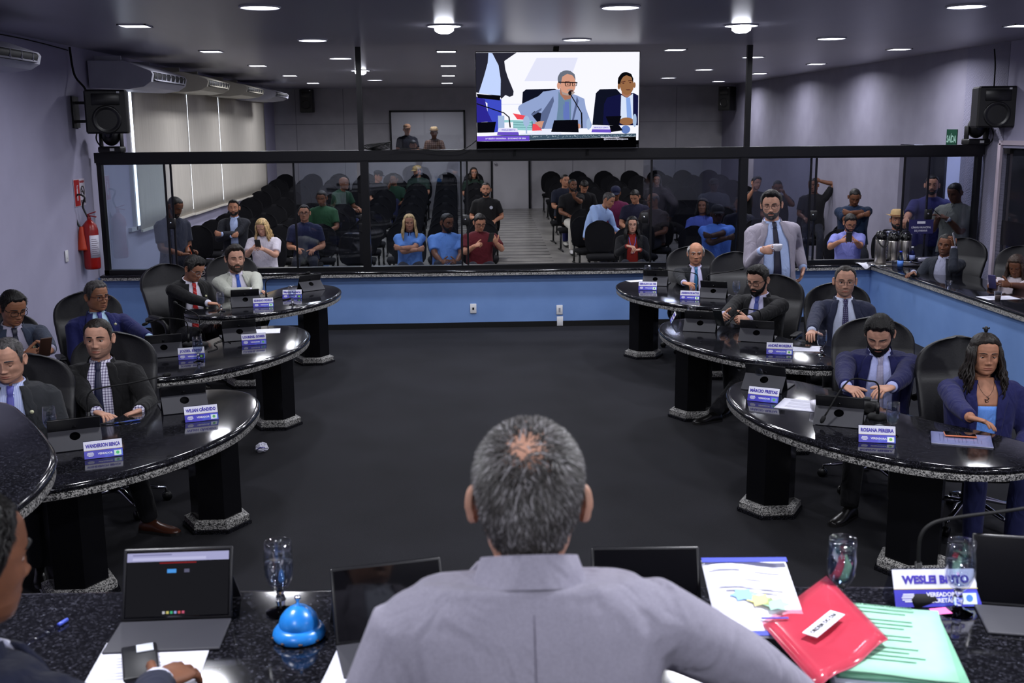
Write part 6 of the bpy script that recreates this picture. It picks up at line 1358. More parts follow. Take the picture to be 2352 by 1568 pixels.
p = aty(705, 232, 25.75); speaker(p[0], p[1], p[2], 0, 'small loudspeaker on the back wall left of the control room window', .30, .52, .28)
p = aty(1726, 226, 24.6); speaker(XR-.25, 24.6, p[2], D(-40), 'small loudspeaker on the far right wall behind the right post', .30, .52, .28)
def moving_head(x, y, z, lb):
    t = thing('moving_head_light', lb, 'stage light', (x, y, z), 0, 'stage lights on the partition beam'); MB().box((0, 0, .035), (.26, .2, .07), bev=.015).build('base', M_BLACK, t, (0, 0, 0))
    MB().ball((0, 0, .20), (.105, .10, .125), 0, 20, 14).build('lamp_body', M_BLACK, t, (0, 0, 0)); MB().lathe([(.05, 0), (.055, .01), (.05, .02), (0, .016)], 20, R=rotm(rx=pi/2), t=(0, -.085, .22)).build('lens', mat('lens_glass', (40, 44, 56), .08), t, (0, 0, 0))
    for s in (-1, 1): MB().box((s*.115, 0, .14), (.02, .1, .16), bev=.008).build('yoke_arm', M_BLACK, t, (0, 0, 0))
    MB().box((.03, -.102, .035), (.05, .004, .03)).build('control_badge', M_WHITE, t, (0, 0, 0))
p = aty(257, 345, 12.85); moving_head(p[0], 12.86, 2.101, 'black stage light standing on the left end of the partition beam'); p = aty(2241, 331, 12.85); moving_head(p[0], 12.86, 2.101, 'black stage light standing on the right end of the partition beam')
Z = lambda px, py, y: aty(px, py, y)
cable('speaker_cable', 'bundle of black cables from the ceiling down to the left loudspeaker', [np.array([XL+.04, 12.4, 3.24]), np.array([XL+.06, 12.42, 2.95]), Z(196, 205, 12.4), Z(200, 240, 12.42)], .012)
cable('speaker_cable', 'thin black cable running along the top of the left wall', [np.array([XL+.02, y, 3.2-.03*math.sin(y)]) for y in np.linspace(10, 12.4, 7)], .006)
cable('lamp_cable', 'black cable looping beside the left stage light', [Z(224, 300, 12.7), Z(221, 318, 12.7), Z(228, 332, 12.72), Z(240, 340, 12.75)], .008); cable('lamp_cable', 'black cable looping beside the right stage light', [Z(2276, 290, 12.7), Z(2282, 312, 12.7), Z(2274, 328, 12.72), Z(2262, 330, 12.76)], .007)
cable('speaker_cable', 'black cable from the ceiling to the right loudspeaker', [Z(2284, 112, 12.5), Z(2286, 150, 12.5), Z(2283, 200, 12.5)], .008)
t = thing('cable_coil', 'coil of black cable lying on the partition beam right of the left post', 'cable', aty(865, 345, 12.88), world=True); q = MB()
for k in range(5): c = aty(865+2*k, 341-k, 12.9-.02*k); q.tube([c+np.array([(.15-.008*k)*math.cos(a), .05*math.sin(a), .035*math.sin(a+.4*k)+.02]) for a in np.linspace(0, 2*pi, 28)], .006, 6)
q.build('cable_sheath', M_BLACKM, t)
cable('tv_cable', 'black cable hanging between the television and the coil', [Z(900, 345, 12.7), Z(950, 341, 12.7), Z(1010, 347, 12.7), Z(1060, 345, 12.7), Z(1095, 322, 12.75)], .006)
# fire extinguisher, signs, switches, sockets
ye = 12.15; p = atx(207, 560, XL+.1); t = thing('fire_extinguisher', 'red fire extinguisher on the left wall with an orange horn', 'fire extinguisher', (XL+.11, p[1], p[2]-.28), 0, world=False)
MB().lathe([(0, 0), (.075, 0), (.085, .015), (.088, .04), (.088, .43), (.075, .49), (.04, .53), (.025, .545), (0, .545)], 28).build('cylinder', mat('fire_red', (150, 22, 18), .3), t, (0, 0, 0))
q = MB(); q.rings([[(.0895*math.cos(a), .0895*math.sin(a), z) for a in np.linspace(D(-80), D(10), 10)] + [(.0885*math.cos(a), .0885*math.sin(a), z) for a in np.linspace(D(10), D(-80), 10)] for z in (.13, .38)]); q.build('instruction_label', mat('label_white', (215, 212, 226), .5), t, (0, 0, 0))
q = MB()
for k in range(9): q.tube([(.0905*math.cos(a), .0905*math.sin(a), .16+.022*k) for a in np.linspace(D(-68), D(-12+-10*(k % 3)), 6)], .0022, 4)
q.build('label_print', mat('label_ink', (90, 60, 90), .6), t, (0, 0, 0))
q = MB(); q.lathe([(.02, .54), (.022, .56), (.018, .6), (0, .6)], 14); q.box((.03, -.01, .62), (.11, .02, .012), R=rotm(ry=D(-18))); q.box((.035, -.01, .59), (.10, .02, .012), R=rotm(ry=D(12))); q.build('valve_lever', mat('valve_red', (140, 24, 30), .35), t, (0, 0, 0))
MB().tube(catmull([(-.01, -.01, .58), (-.05, -.02, .70), (-.02, -.03, .80), (-.10, -.04, .82), (-.14, -.05, .66), (-.10, -.06, .50), (-.06, -.06, .46)], 6, False), .011, 8).build('hose', M_BLACK, t, (0, 0, 0))
MB().lathe([(.02, .48), (.03, .44), (.058, .24), (.062, .22), (.05, .22), (.02, .44)], 20, t=(-.07, -.06, 0)).build('horn', mat('horn_orange', (196, 60, 26), .5), t, (0, 0, 0))
p = atx(183, 442, XL+.006); t = thing('safety_sign', 'red and white extinguisher and no-smoking sign on the left wall', 'sign', (XL+.004, p[1], p[2]), pi/2)
MB().box((0, -.002, 0), (.36, .004, .30)).build('sign_board', mat('sign_white', (208, 200, 214), .4), t, (0, 0, 0)); MB().box((-.09, -.0055, 0), (.165, .003, .285)).build('red_panel', mat('sign_red', (172, 30, 32), .4), t, (0, 0, 0))
q = MB(); q.box((-.09, -.008, -.02), (.035, .002, .13)); q.box((-.09, -.008, .065), (.018, .002, .035)); q.box((-.075, -.008, .078), (.04, .002, .012)); q.build('extinguisher_mark', mat('sign_white'), t, (0, 0, 0))
q = MB(); R_ = [[(.085+r*math.cos(a), -.006-dd, .01+r*math.sin(a)) for a in np.linspace(0, 2*pi, 28, endpoint=False)] for r, dd in ((.062, 0), (.062, .003), (.05, .003), (.05, 0))]; q.rings(R_, closed=True); q.box((.085, -.0075, .01), (.115, .003, .012), R=rotm(ry=D(45))); q.box((.085, -.0065, .01), (.07, .002, .01)); q.build('prohibition_ring', mat('sign_black', (34, 24, 30), .5), t, (0, 0, 0))
V, F = text_mesh('FUMAR', .05, .001); V = np.stack([V[:, 0]+.088, -.006-V[:, 2], V[:, 1]-.105], 1); MB().add(V, F, 0, False).build('sign_lettering', mat('sign_black'), t, (0, 0, 0)); V, F = text_mesh('PROIBIDO', .034, .001); V = np.stack([V[:, 0]+.088, -.006-V[:, 2], V[:, 1]+.115], 1); MB().add(V, F, 0, False).build('sign_lettering', mat('sign_red'), t, (0, 0, 0))
p = atx(153, 588, XL+.01); t = thing('light_switch', 'white light switch on the left wall beside the extinguisher', 'switch', (XL+.008, p[1], p[2]), pi/2); MB().box((0, -.004, 0), (.08, .012, .125), bev=.004).build('switch_plate', M_WHITE, t, (0, 0, 0)); MB().box((0, -.012, 0), (.025, .006, .05), bev=.002).build('rocker', M_WHITE, t, (0, 0, 0))
for px, py, lb, k in ((1087, 708, 'white socket with a dark insert on the blue wall, left one', 1), (1285, 711, 'white double switch on the blue wall, right one', 2), (1286, 737, 'blank white plate under the right switch on the blue wall', 0)):
    p = aty(px, py, YP); t = thing('wall_socket', lb, 'socket', (p[0], YP-.002, p[2]), 0, 'white plates on the blue wall'); MB().box((0, -.006, 0), (.075, .012, .115), bev=.004).build('plate', M_WHITE, t, (0, 0, 0))
    if k: MB().box((0, -.0135, .0), (.022, .004, .026 if k == 1 else .05)).build('insert', M_BLACK if k == 1 else mat('grey_insert', (150, 150, 160), .5), t, (0, 0, 0))
p = atx(2186, 320, XR-.005); t = thing('exit_sign', 'green exit sign high on the right wall', 'sign', (XR-.004, p[1], p[2]), -pi/2); MB().box((0, -.003, 0), (.30, .006, .25)).build('sign_board', mat('exit_green', (10, 62, 44), .4), t, (0, 0, 0)); V, F = text_mesh('SAÍDA', .125, .002); V[:, 0] *= .27/np.ptp(V[:, 0]); V = np.stack([V[:, 0], -.007-V[:, 2], V[:, 1]], 1); MB().add(V, F, 0, False).build('sign_lettering', mat('exit_pale', (150, 190, 175), .5), t, (0, 0, 0))
p = aty(2212, 428, 14.2); t = thing('light_switch', 'white switch plate on the lit corridor wall', 'switch', (XR+1.395, 14.35, 1.25), -pi/2); MB().box((0, -.004, 0), (.09, .012, .15), bev=.004).build('switch_plate', M_WHITE, t, (0, 0, 0))
d_ = aty(2114, 520, YP+.06); q = MB(); t = thing('window_sticker', 'blue and white lettered sticker low on the rightmost dark glass', 'sticker', (d_[0], YP+.042, d_[2]), 0); MB().box((0, 0, 0), (.30, .002, .17)).build('sticker_sheet', mat('sticker_blue', (40, 38, 92), .5), t, (0, 0, 0))
for i, s_ in enumerate(('CÂMARA MUNICIPAL', 'DE JI-PARANÁ')): V, F = text_mesh(s_, .032, .0003); V[:, 0] *= .8; V = np.stack([V[:, 0], -.0022-V[:, 2], V[:, 1]-.01-.04*i], 1); MB().add(V, F, 0, False).build('sticker_lettering', M_INKW, t, (0, 0, 0))
MB().box((0, -.002, .05), (.1, .001, .03)).build('sticker_mark', M_INKW, t, (0, 0, 0))
# ============================================================ television over the partition
yT = 12.72; pc = aty(1282, 231, yT); TW, TH = 1.885, 1.10
tv = thing('television', 'large wall television showing two seated men, hung above the partition', 'television', pc, 0)
MB().box((0, .035, 0), (TW, .05, TH), bev=.008).build('tv_case', M_BLACK, tv, (0, 0, 0))
MB().box((0, .09, .05), (.7, .06, .45)).build('wall_mount', M_BLACKM, tv, (0, 0, 0))
for x in (-.5, .35): MB().box((x, .09, -.56), (.03, .04, .12)).build('mount_foot', M_BLACKM, tv, (0, 0, 0))
MB().box((0, .3, TH/2+.02), (.06, .06, .36), R=rotm(rx=D(55))).build('mount_arm', M_BLACKM, tv, (0, 0, 0))
MB().box((0, .0085, -TH/2+.012), (TW-.02, .006, .006)).build('lower_trim', mat('trim_silver', (120, 120, 126), .3, .8), tv, (0, 0, 0))
def tz(p): return ((p[0]-1190)/2000*TW, (755-p[1])/1180*TH)
def ell(cx, cy, rx, ry, a0=0, a1=360, n=24): return [(cx+rx*math.cos(D(a)), cy-ry*math.sin(D(a))) for a in np.linspace(a0, a1, n, endpoint=(a1-a0) < 360)]
def ln(a, b, w):
    a, b = np.array(a, float), np.array(b, float); d = unit(b-a); n = np.array([-d[1], d[0]])*w/2; return [tuple(a+n), tuple(b+n), tuple(b-n), tuple(a-n)]
LAY = [0]
scr = MB().box((0, .0105, .02), (TW-.016, .003, TH-.06)).build('screen', emitter('screen_black', (6, 6, 9), .6), tv, (0, 0, 0))
def art(name, col, polys, k=1.0):
    LAY[0] += 1; y = .0088-.0003*LAY[0]; qs = []
    for P in polys:
        q = MB(); P = [tz(p) for p in P]; ar = sum(a[0]*b[1]-b[0]*a[1] for a, b in zip(P, P[1:]+P[:1]))
        if ar < 0: P = P[::-1]
        q.add([(x, y, z) for x, z in P], [tuple(range(len(P)))], 0, False)
        if name != 'screen_desk_speckles': q.build(name+'_print', emitter('screen_%d_%d_%d' % col, col, k), scr, (0, 0, 0)); continue
        qs.append(q)
    if qs:
        q = MB()
        for o_ in qs: q.add(o_.v[0], o_.f, 0, False)
        q.build(name+'_print', emitter('screen_%d_%d_%d' % col, col, k), scr, (0, 0, 0))
R4 = lambda a, b, c, d: [(a, b), (c, b), (c, d), (a, d)]
art('screen_wall', (244, 244, 255), [R4(198, 178, 2180, 1240)], 1.05)
art('screen_panel', (228, 230, 250), [[(930, 245), (1430, 245), (1330, 520), (780, 520)], R4(500, 790, 760, 800)], 1.0)
art('screen_jacket', (44, 44, 58), [[(198, 180), (690, 180), (540, 280), (552, 380), (580, 470), (650, 640), (644, 690), (600, 706), (550, 684), (500, 730), (485, 700), (198, 650)]], .8)
art('screen_shirt', (196, 214, 255), [[(350, 180), (395, 185), (470, 330), (495, 500), (490, 690), (225, 662), (290, 470), (340, 300)]])
art('screen_jeans', (66, 80, 206), [[(215, 700), (500, 735), (500, 930), (450, 1130), (400, 1130), (330, 1130), (330, 780)]], .9)
art('screen_sleeve', (50, 44, 160), [[(198, 700), (300, 735), (330, 880), (385, 1000), (198, 1012)]], .8)
art('screen_belt', (14, 14, 22), [[(200, 668), (490, 692), (482, 748), (215, 716)]], .6)
art('screen_chair', (22, 26, 46), [[(750, 800), (760, 650), (800, 618), (1150, 612), (1210, 640), (1250, 1080), (900, 1080)], [(1610, 1050), (1650, 670), (1700, 622), (1900, 618), (1960, 680), (1900, 1060)]], .6)
art('screen_suit', (146, 164, 208), [[(700, 850), (712, 815), (760, 785), (950, 700), (1010, 645), (1190, 622), (1410, 690), (1510, 735), (1530, 850), (1605, 1050), (1590, 1092), (960, 1095), (985, 905), (900, 880), (860, 915), (935, 1010), (890, 1060), (830, 985), (750, 945)]])
art('screen_suit_shade', (96, 110, 150), [[(985, 905), (1130, 700), (1140, 760), (1020, 1090), (960, 1095)], [(1420, 700), (1440, 760), (1380, 1000), (1360, 990)], [(860, 915), (990, 840), (985, 870), (880, 935)]], .9)
art('screen_under_shirt', (112, 142, 170), [[(1195, 640), (1265, 750), (1350, 715), (1345, 1080), (1160, 1080), (1190, 820)]], .9)
art('screen_tie', (104, 124, 196), [[(1272, 768), (1322, 768), (1332, 985), (1256, 985)], ln((1255, 800), (1258, 960), 8)], .9)
art('screen_dark_suit', (24, 26, 74), [[(1740, 1055), (1752, 800), (1790, 722), (1960, 680), (2110, 668), (2172, 700), (2172, 1060)]], .7)
art('screen_white_shirt', (216, 228, 250), [[(1960, 692), (2030, 730), (2105, 676), (2110, 990), (1955, 990)]])
art('screen_blue_tie', (136, 168, 230), [[(2020, 724), (2070, 724), (2096, 980), (2035, 980)]])
art('screen_neck', (176, 122, 100), [[(1210, 600), (1350, 640), (1345, 730), (1270, 750), (1215, 680)], [(1965, 640), (2085, 640), (2080, 690), (2030, 725), (1970, 690)]], .9)
art('screen_hair', (104, 110, 124), [ell(1292, 500, 108, 106, -20, 200)+[]], .9)
art('screen_black_hair', (18, 18, 24), [ell(2012, 540, 96, 122, -15, 195)], .6)
art('screen_face', (214, 156, 132), [ell(1308, 560, 96, 130)+[], ell(1196, 575, 20, 42)], 1.0)
art('screen_dark_face', (158, 110, 74), [ell(2030, 575, 84, 118), ell(1932, 590, 16, 34), ell(2122, 575, 14, 34), ell(2030, 1010, 88, 46)], .9)
art('screen_hair_front', (112, 118, 132), [[(1190, 530), (1188, 470), (1215, 420), (1270, 398), (1340, 402), (1390, 440), (1400, 490), (1370, 455), (1300, 435), (1240, 470), (1222, 560)]], .9)
art('screen_dark_hair_front', (16, 16, 20), [[(1925, 560), (1920, 490), (1960, 435), (2020, 420), (2080, 440), (2108, 500), (2100, 550), (2085, 480), (2020, 455), (1965, 470), (1945, 550)]], .6)
art('screen_beard', (176, 160, 154), [[(1215, 600), (1240, 650), (1300, 670), (1370, 640), (1395, 660), (1360, 690), (1300, 695), (1240, 680)], [(1300, 625), (1330, 612), (1370, 622), (1372, 640), (1300, 640)]], .9)
art('screen_spectacles', (30, 22, 26), [ln((1192, 535), (1425, 542), 14), ln((1275, 540), (1282, 582), 9), ln((1282, 582), (1336, 580), 7), ln((1336, 540), (1336, 580), 9), ln((1362, 542), (1364, 580), 8), ln((1364, 580), (1412, 578), 7), ln((1418, 540), (1412, 580), 8)], .7)
art('screen_features', (96, 50, 44), [ell(1350, 640, 26, 9), ln((1955, 540), (2010, 528), 9), ln((2045, 524), (2095, 520), 9), ell(2045, 632, 30, 6), ell(1985, 552, 14, 6), ell(2070, 545, 14, 6), ln((1275, 528), (1330, 524), 6), ell(1307, 560, 10, 6), ell(1390, 560, 9, 6)], .7)
art('screen_hands', (206, 150, 128), [[(900, 1020), (960, 1000), (1020, 1000), (1005, 1030), (990, 1088), (940, 1060)], ell(1440, 1065, 26, 30)], 1.0)
art('screen_folders', (150, 204, 208), [[(640, 985), (880, 995), (885, 1112), (640, 1105)], [(470, 985), (640, 985), (640, 1010), (480, 1015)]])
art('screen_folder_edges', (60, 120, 130), [ln((642, 1010), (880, 1020), 5), ln((642, 1040), (882, 1050), 5), ln((642, 1070), (884, 1080), 5), ln((870, 1000), (880, 1110), 12)], .9)
art('screen_red_folder', (240, 76, 88), [[(636, 902), (800, 935), (830, 985), (690, 975)], [(880, 1030), (930, 1040), (995, 1112), (872, 1116)]])
art('screen_papers', (232, 236, 252), [[(850, 1132), (1080, 1098), (1232, 1148), (1222, 1168), (1000, 1178)], [(730, 1150), (850, 1140), (985, 1172), (720, 1178)]])
art('screen_glass', (176, 200, 236), [ell(802, 1000, 40, 66), R4(794, 1060, 810, 1150), ell(1562, 1040, 26, 70), ell(2130, 1000, 24, 80), R4(456, 930, 534, 1080)], .85)
art('screen_bell', (110, 140, 210), [ell(2020, 1110, 56, 50)], .8)
art('screen_tablets', (14, 14, 24), [[(1140, 992), (1432, 988), (1442, 1140), (1104, 1132)], [(200, 1010), (432, 1004), (408, 1132), (200, 1135)], [(1772, 950), (1966, 945), (1932, 1062), (1820, 1056)], [(1800, 1060), (1940, 1058), (1985, 1120), (1840, 1140)]], .6)
art('screen_plates', (226, 224, 250), [[(460, 1080), (690, 1085), (702, 1128), (450, 1125)], [(1618, 1060), (1820, 1064), (1832, 1106), (1606, 1102)]])
art('screen_plate_bands', (112, 84, 206), [[(450, 1127), (702, 1130), (712, 1172), (442, 1166)], [(1606, 1104), (1832, 1108), (1842, 1146), (1598, 1140)]], .9)
art('screen_microphones', (26, 26, 34), [ln((200, 785), (520, 895), 13), ln((520, 890), (590, 950), 13), ln((590, 945), (604, 1075), 16), ell(1333, 666, 20, 26), ln((1340, 680), (1475, 905), 13), ln((1475, 900), (1482, 1090), 18)], .6)
art('screen_desk_edge', (70, 92, 112), [[(198, 1180), (500, 1168), (2150, 1160), (2150, 1196), (840, 1228), (198, 1240)]], .8)
rr = random.Random(3); art('screen_desk_speckles', (176, 196, 206), [R4(x, y, x+rr.randint(6, 18), y+5) for x, y in [(rr.randint(845, 2130), rr.randint(1172, 1196)) for _ in range(110)]], .8)
art('screen_lower_black', (4, 4, 7), [[(198, 1242), (840, 1242), (840, 1230), (2150, 1198), (2150, 1330), (198, 1330)]], .4)
art('screen_caption_bar', (112, 78, 210), [R4(198, 1176, 838, 1238)], .95)
for s_, zx, zy, w_, col in (('14ª SESSÃO ORDINÁRIA - 20 DE MAIO DE 2026', 545, 1208, 490, (246, 246, 255)), ('@camaramunicipaldejiparana', 1900, 1224, 300, (220, 220, 240)), ('www.jiparana.ro.leg.br', 1830, 1202, 230, (220, 220, 240)), ('WESLEI BRITO', 582, 1104, 170, (104, 96, 200)), ('MARCELO LEMOS', 1718, 1084, 170, (104, 96, 200))):
    V, F = text_mesh(s_, .1, .002); x, z = tz((zx, zy)); V[:, :2] *= w_/2000*TW/np.ptp(V[:, 0]); V = np.stack([V[:, 0]+x, -.0065-V[:, 2]*.3, V[:, 1]+z], 1)
    MB().add(V, F, 0, False).build('screen_lettering', emitter('screen_text_%d' % col[0], col, 1.0), scr, (0, 0, 0))
# ============================================================ on the raised desk in the foreground
def onD(px, py): return atz(px, py, DZ)
p = onD(402, 1436); ta = put_tablet(p[0], p[1], DZ, pi+.02, 'tablet with a lit browser page at the left of the foreground desk')
p = onD(905, 1478); put_tablet(p[0], p[1], DZ, pi+.22, 'tablet with a dark reflecting screen left of the grey-suited man')
p = onD(1490, 1436); put_tablet(p[0], p[1], DZ, pi-.04, 'tablet mostly hidden behind the shoulder of the grey-suited man')
p = onD(2372, 1408); put_tablet(p[0], p[1], DZ, pi-.25, 'tablet cut by the right edge of the photo')
Rt = rotm(rx=D(24)); ct_ = np.array([0, -.02, .004])+Rt @ np.array([0, 0, .084])
def scr_rect(nm, u, v, a, b, m, lift): MB().box(ct_+Rt @ np.array([u, .0056+lift, v]), (a, .0004, b), R=Rt).build(nm, m, ta, (0, 0, 0))
scr_rect('page_background', 0, 0, .236, .148, emitter('page_dark', (27, 27, 31), 1.0), 0)
scr_rect('browser_bar', 0, .062, .236, .020, emitter('browser_bar', (166, 166, 206), .95), .0004); scr_rect('address_field', .02, .058, .17, .006, emitter('address_field', (190, 190, 226), .95), .0008)
scr_rect('tab_text', .06, .067, .09, .003, emitter('tab_text', (130, 130, 170), .9), .0008); scr_rect('alert_line', .0, .048, .085, .003, emitter('alert_red', (130, 34, 38), .9), .0004)
scr_rect('blue_button', .014, .029, .021, .009, emitter('button_blue', (76, 150, 226), .95), .0004); scr_rect('grey_button', -.021, .029, .012, .008, emitter('button_grey', (92, 92, 116), .95), .0004)
for k, c in enumerate(((190, 190, 200), (200, 190, 110), (70, 180, 130), (150, 160, 220), (210, 90, 90), (200, 90, 120))): scr_rect('app_icon', .03-.009*k, -.066, .0058, .0058, emitter('icon_%d_%d' % c[:2], c, .9), .0004)
p = onD(646, 1408); goblet(p[0], p[1], DZ, 'empty stemmed glass beside the blue bell on the foreground desk', .05)
p = onD(1928, 1400); goblet(p[0], p[1], DZ, 'full water glass behind the green folders on the foreground desk', .95)
p = onD(2198, 1408); goblet(p[0], p[1], DZ, 'empty stemmed glass in front of the right-hand name plate on the foreground desk', .05)
p = onD(2140, 1378); nameplate(p[0], p[1], DZ, D(-2), 'WESLEI BRITO', 'name plate on the foreground desk at the right', 'VEREADOR\n1º SECRETÁRIO', (210, 226, 240), (60, 120, 210), w=.21)
p = onD(2104, 1376); mic(p[0], p[1], DZ, D(6), 'gooseneck microphone in the right foreground reaching out of the photo', reach=.42, up=.11, bend=1.2)
p = onD(688, 1462); t = thing('service_bell', 'blue desk bell with chipped rim on the foreground desk', 'bell', (p[0], p[1], DZ))
M_BELL = noisy('bell_blue', [(.2, (26, 112, 200)), (.7, (40, 138, 228))], 30, .28, 3)
MB().lathe([(.058, .004), (.060, .010), (.058, .018), (.052, .026), (.045, .03), (0, .03)], 36).build('bell_base', M_BELL, t, (0, 0, 0)); MB().lathe([(.044, .030), (.045, .036), (.041, .05), (.032, .062), (.021, .071), (.012, .076), (0, .077)], 36).build('bell_dome', M_BELL, t, (0, 0, 0)); MB().lathe([(.004, .075), (.004, .092), (.007, .092), (.007, .098), (0, .099)], 14).build('plunger', M_CHROME, t, (0, 0, 0)); MB().lathe([(0, 0), (.05, 0), (.056, .005), (.05, .006)], 36).build('rubber_ring', M_BLACKM, t, (0, 0, 0))
q = MB()
for a in np.linspace(0, 2*pi, 9, endpoint=False): q.ball((.058*math.cos(a), .058*math.sin(a), .0085), (.006, .006, .003), 0, 8, 6)
q.build('chipped_paint', mat('bare_metal', (60, 40, 34), .6), t, (0, 0, 0))
p = onD(345, 1522); paper((p[0], p[1], DZ), .235, .21, D(3), 'printed sheet under the phone at the left of the foreground desk', True)
p = onD(868, 1535); paper((p[0], p[1], DZ), .21, .26, D(-6), 'sheets of paper half hidden by the grey-suited man', False, 3)
p = onD(320, 1535); phone((p[0], p[1]+.01, DZ+.011), rotm(rx=D(180), rz=D(18)), 'black smartphone held face down over the printed sheet', (16, 17, 22), (16, 17, 22)); 
t = bpy.data.objects[[o.name for o in bpy.data.objects if o.get('label', '').startswith('black smartphone held face down')][0]]
Rp = rotm(rx=D(180), rz=D(18)); MB().box(Rp @ np.array([.012, -.052, -.0058]), (.036, .036, .003), R=Rp, bev=.0014).build('camera_bump', mat('camera_bump_white', (200, 204, 214), .15), t, (0, 0, 0))
p = onD(104, 1460); t = thing('pen', 'blue-capped pen lying at the far left of the foreground desk', 'pen', (p[0], p[1], DZ+.006), D(70), 'pens'); MB().tube([(-.07, 0, 0), (.05, 0, 0), (.068, 0, 0)], [.004, .004, .002], 8).build('barrel', M_ACR, t, (0, 0, 0)); MB().tube([(.045, 0, 0), (.075, 0, 0)], .0045, 8).build('pen_cap', mat('pen_cap_blue', (70, 90, 200), .4), t, (0, 0, 0))
# the stack of green folders, the red folder lying on it and the printed page
pa = atz(2030, 1440, DZ+.07); zt_ = DZ+.001
for k, (h_, c, n_, dx, dr) in enumerate(((.016, (136, 196, 168), 'bottom green paper folder of the stack on the foreground desk', .01, -2), (.014, (208, 212, 232), 'bundle of white sheets in the middle of the green stack', -.004, 3), (.012, (128, 190, 160), 'second green paper folder of the stack, under the top one', .012, 1), (.010, (152, 208, 180), 'top green printed folder of the stack on the foreground desk', 0, -3))):
    t = thing('paper_folder', n_, 'folder', (pa[0]+dx, pa[1], zt_), D(-14+dr), 'folders stacked on the foreground desk'); c1 = noisy('folder_%d_%d' % c[:2], [(.3, shade(c, .96)), (.7, c)], 30, .75)
    q = MB()
    for j in range(3): q.sheet([[(-.125+.25*i/6+.002*j, -.17+.33*m_/6-.004*j, h_*(j+1)/3-.001+.0015*math.sin(i*1.3+j+k)*(m_ in (0, 6))) for i in range(7)] for m_ in range(7)], (0, 0, 1), h_/3.4)
    q.build('leaves', c1, t, (0, 0, 0))
    if k == 3:
        q = MB()
        for j in range(14):
            if j not in (2, 6, 9): q.box((-.01*(j % 2), .13-.019*j, h_+.0008), (.15-.02*(j % 3), .0035, .0005))
        q.build('printed_lines', mat('green_print', (92, 140, 118), .8), t, (0, 0, 0)); V, F = text_mesh('CÂMARA MUNICIPAL DE JI-PARANÁ', .009, .0001); MB().add(V+np.array([0, .148, h_+.0006]), F, 0, False).build('lettering', mat('green_ink', (60, 100, 84), .8), t, (0, 0, 0))
        MB().box((.135, .155, h_-.002), (.04, .03, .001), R=rotm(rz=.4)).build('pink_marker', mat('sticky_pink', (255, 110, 190), .7), t, (0, 0, 0))
    zt_ += h_
cs = [atz(x, y, zt_+dz) for x, y, dz in ((1750, 1428, .012), (1898, 1318, .03), (2040, 1466, .018), (1880, 1575, .006))]
t = thing('plastic_folder', 'translucent red plastic folder lying askew on the green stack', 'folder', cs[0], world=True)
m = clear_glass('red_film', (253, 226, 231), .10, .12); _n = m.node_tree; 
G = [[(1-u)*(1-v)*cs[0]+u*(1-v)*cs[1]+u*v*cs[2]+(1-u)*v*cs[3]+np.array([0, 0, .006*math.sin(u*9)*v]) for u in np.linspace(0, 1, 9)] for v in np.linspace(0, 1, 9)]
MB().sheet(G, (0, 0, 1), .0015).build('film', m, t)
MB().sheet([[np.array(q_)-np.array([0, 0, .004]) for q_ in r] for r in G], (0, 0, 1), .002).build('red_sheet', noisy('red_card', [(.3, (182, 82, 104)), (.7, (196, 96, 118))], 12, .6), t)
ux, uy = unit(cs[1]-cs[0]), unit(cs[3]-cs[0]); uz = unit(np.cross(uy, ux)); uz = uz if uz[2] > 0 else -uz
c0 = .25*(cs[0]+cs[1]+cs[2]+cs[3])-ux*.005+uz*.012; Rl = np.stack([ux, np.cross(uz, ux), uz], 1)
lb_ = MB().box(c0-np.cross(uz, ux)*.004, (.125, .034, .0015), R=Rl).build('white_label', M_PAPER, t)
V, F = text_mesh('ORDEM DO DIA', .0150, .0002); MB().add(V @ Rl.T+c0-np.cross(uz, ux)*.004+uz*.0014, F, 0, False).build('lettering', mat('black_ink', (34, 32, 40), .7), lb_, t['_o'])
pd = atz(1732, 1372, 1.305); Rd = rotm(rx=D(17), rz=D(-3)); t = thing('printed_page', 'printed page with a blue header and three star shapes beside the grey-suited man', 'paper', pd)
MB().sheet([[Rd @ np.array([-.10+.20*i/6, -.13+.26*j/6, .006*math.sin(i*.9)]) for i in range(7)] for j in range(7)], Rd @ np.array([0, 0, 1.0]), .0012).build('sheet', M_PAPER, t, (0, 0, 0))
def onpage(nm, u, v, a, b, m): MB().box(Rd @ np.array([u, v, .008]), (a, b, .001), R=Rd).build(nm, m, t, (0, 0, 0))
onpage('header_band', 0, .122, .2, .016, mat('header_blue', (52, 66, 176), .6)); onpage('footer_band', 0, -.122, .2, .014, mat('header_blue')); onpage('printed_line', -.05, .09, .07, .004, M_PRINT); onpage('printed_line', .05, .09, .06, .004, M_PRINT); onpage('printed_line', .01, .06, .04, .004, M_PRINT)
for k in range(3): onpage('printed_line', 0, .03-.012*k, .15-.03*k, .004, M_PRINT)
for u, v, c in ((-.025, .0, (140, 190, 232)), (.01, -.018, (226, 220, 140)), (.042, -.032, (160, 212, 188))):
    q = MB(); P = [((.02 if k % 2 else .032)*math.cos(k*pi/6), (.014 if k % 2 else .022)*math.sin(k*pi/6)) for k in range(12)]; q.prism(P, .0082, .0092, 0, False, Rd, Rd @ np.array([u, v, 0])); q.build('star_shape', mat('star_%d' % c[0], c, .7), t, (0, 0, 0))
onpage('signature', .03, -.075, .06, .005, M_INK)
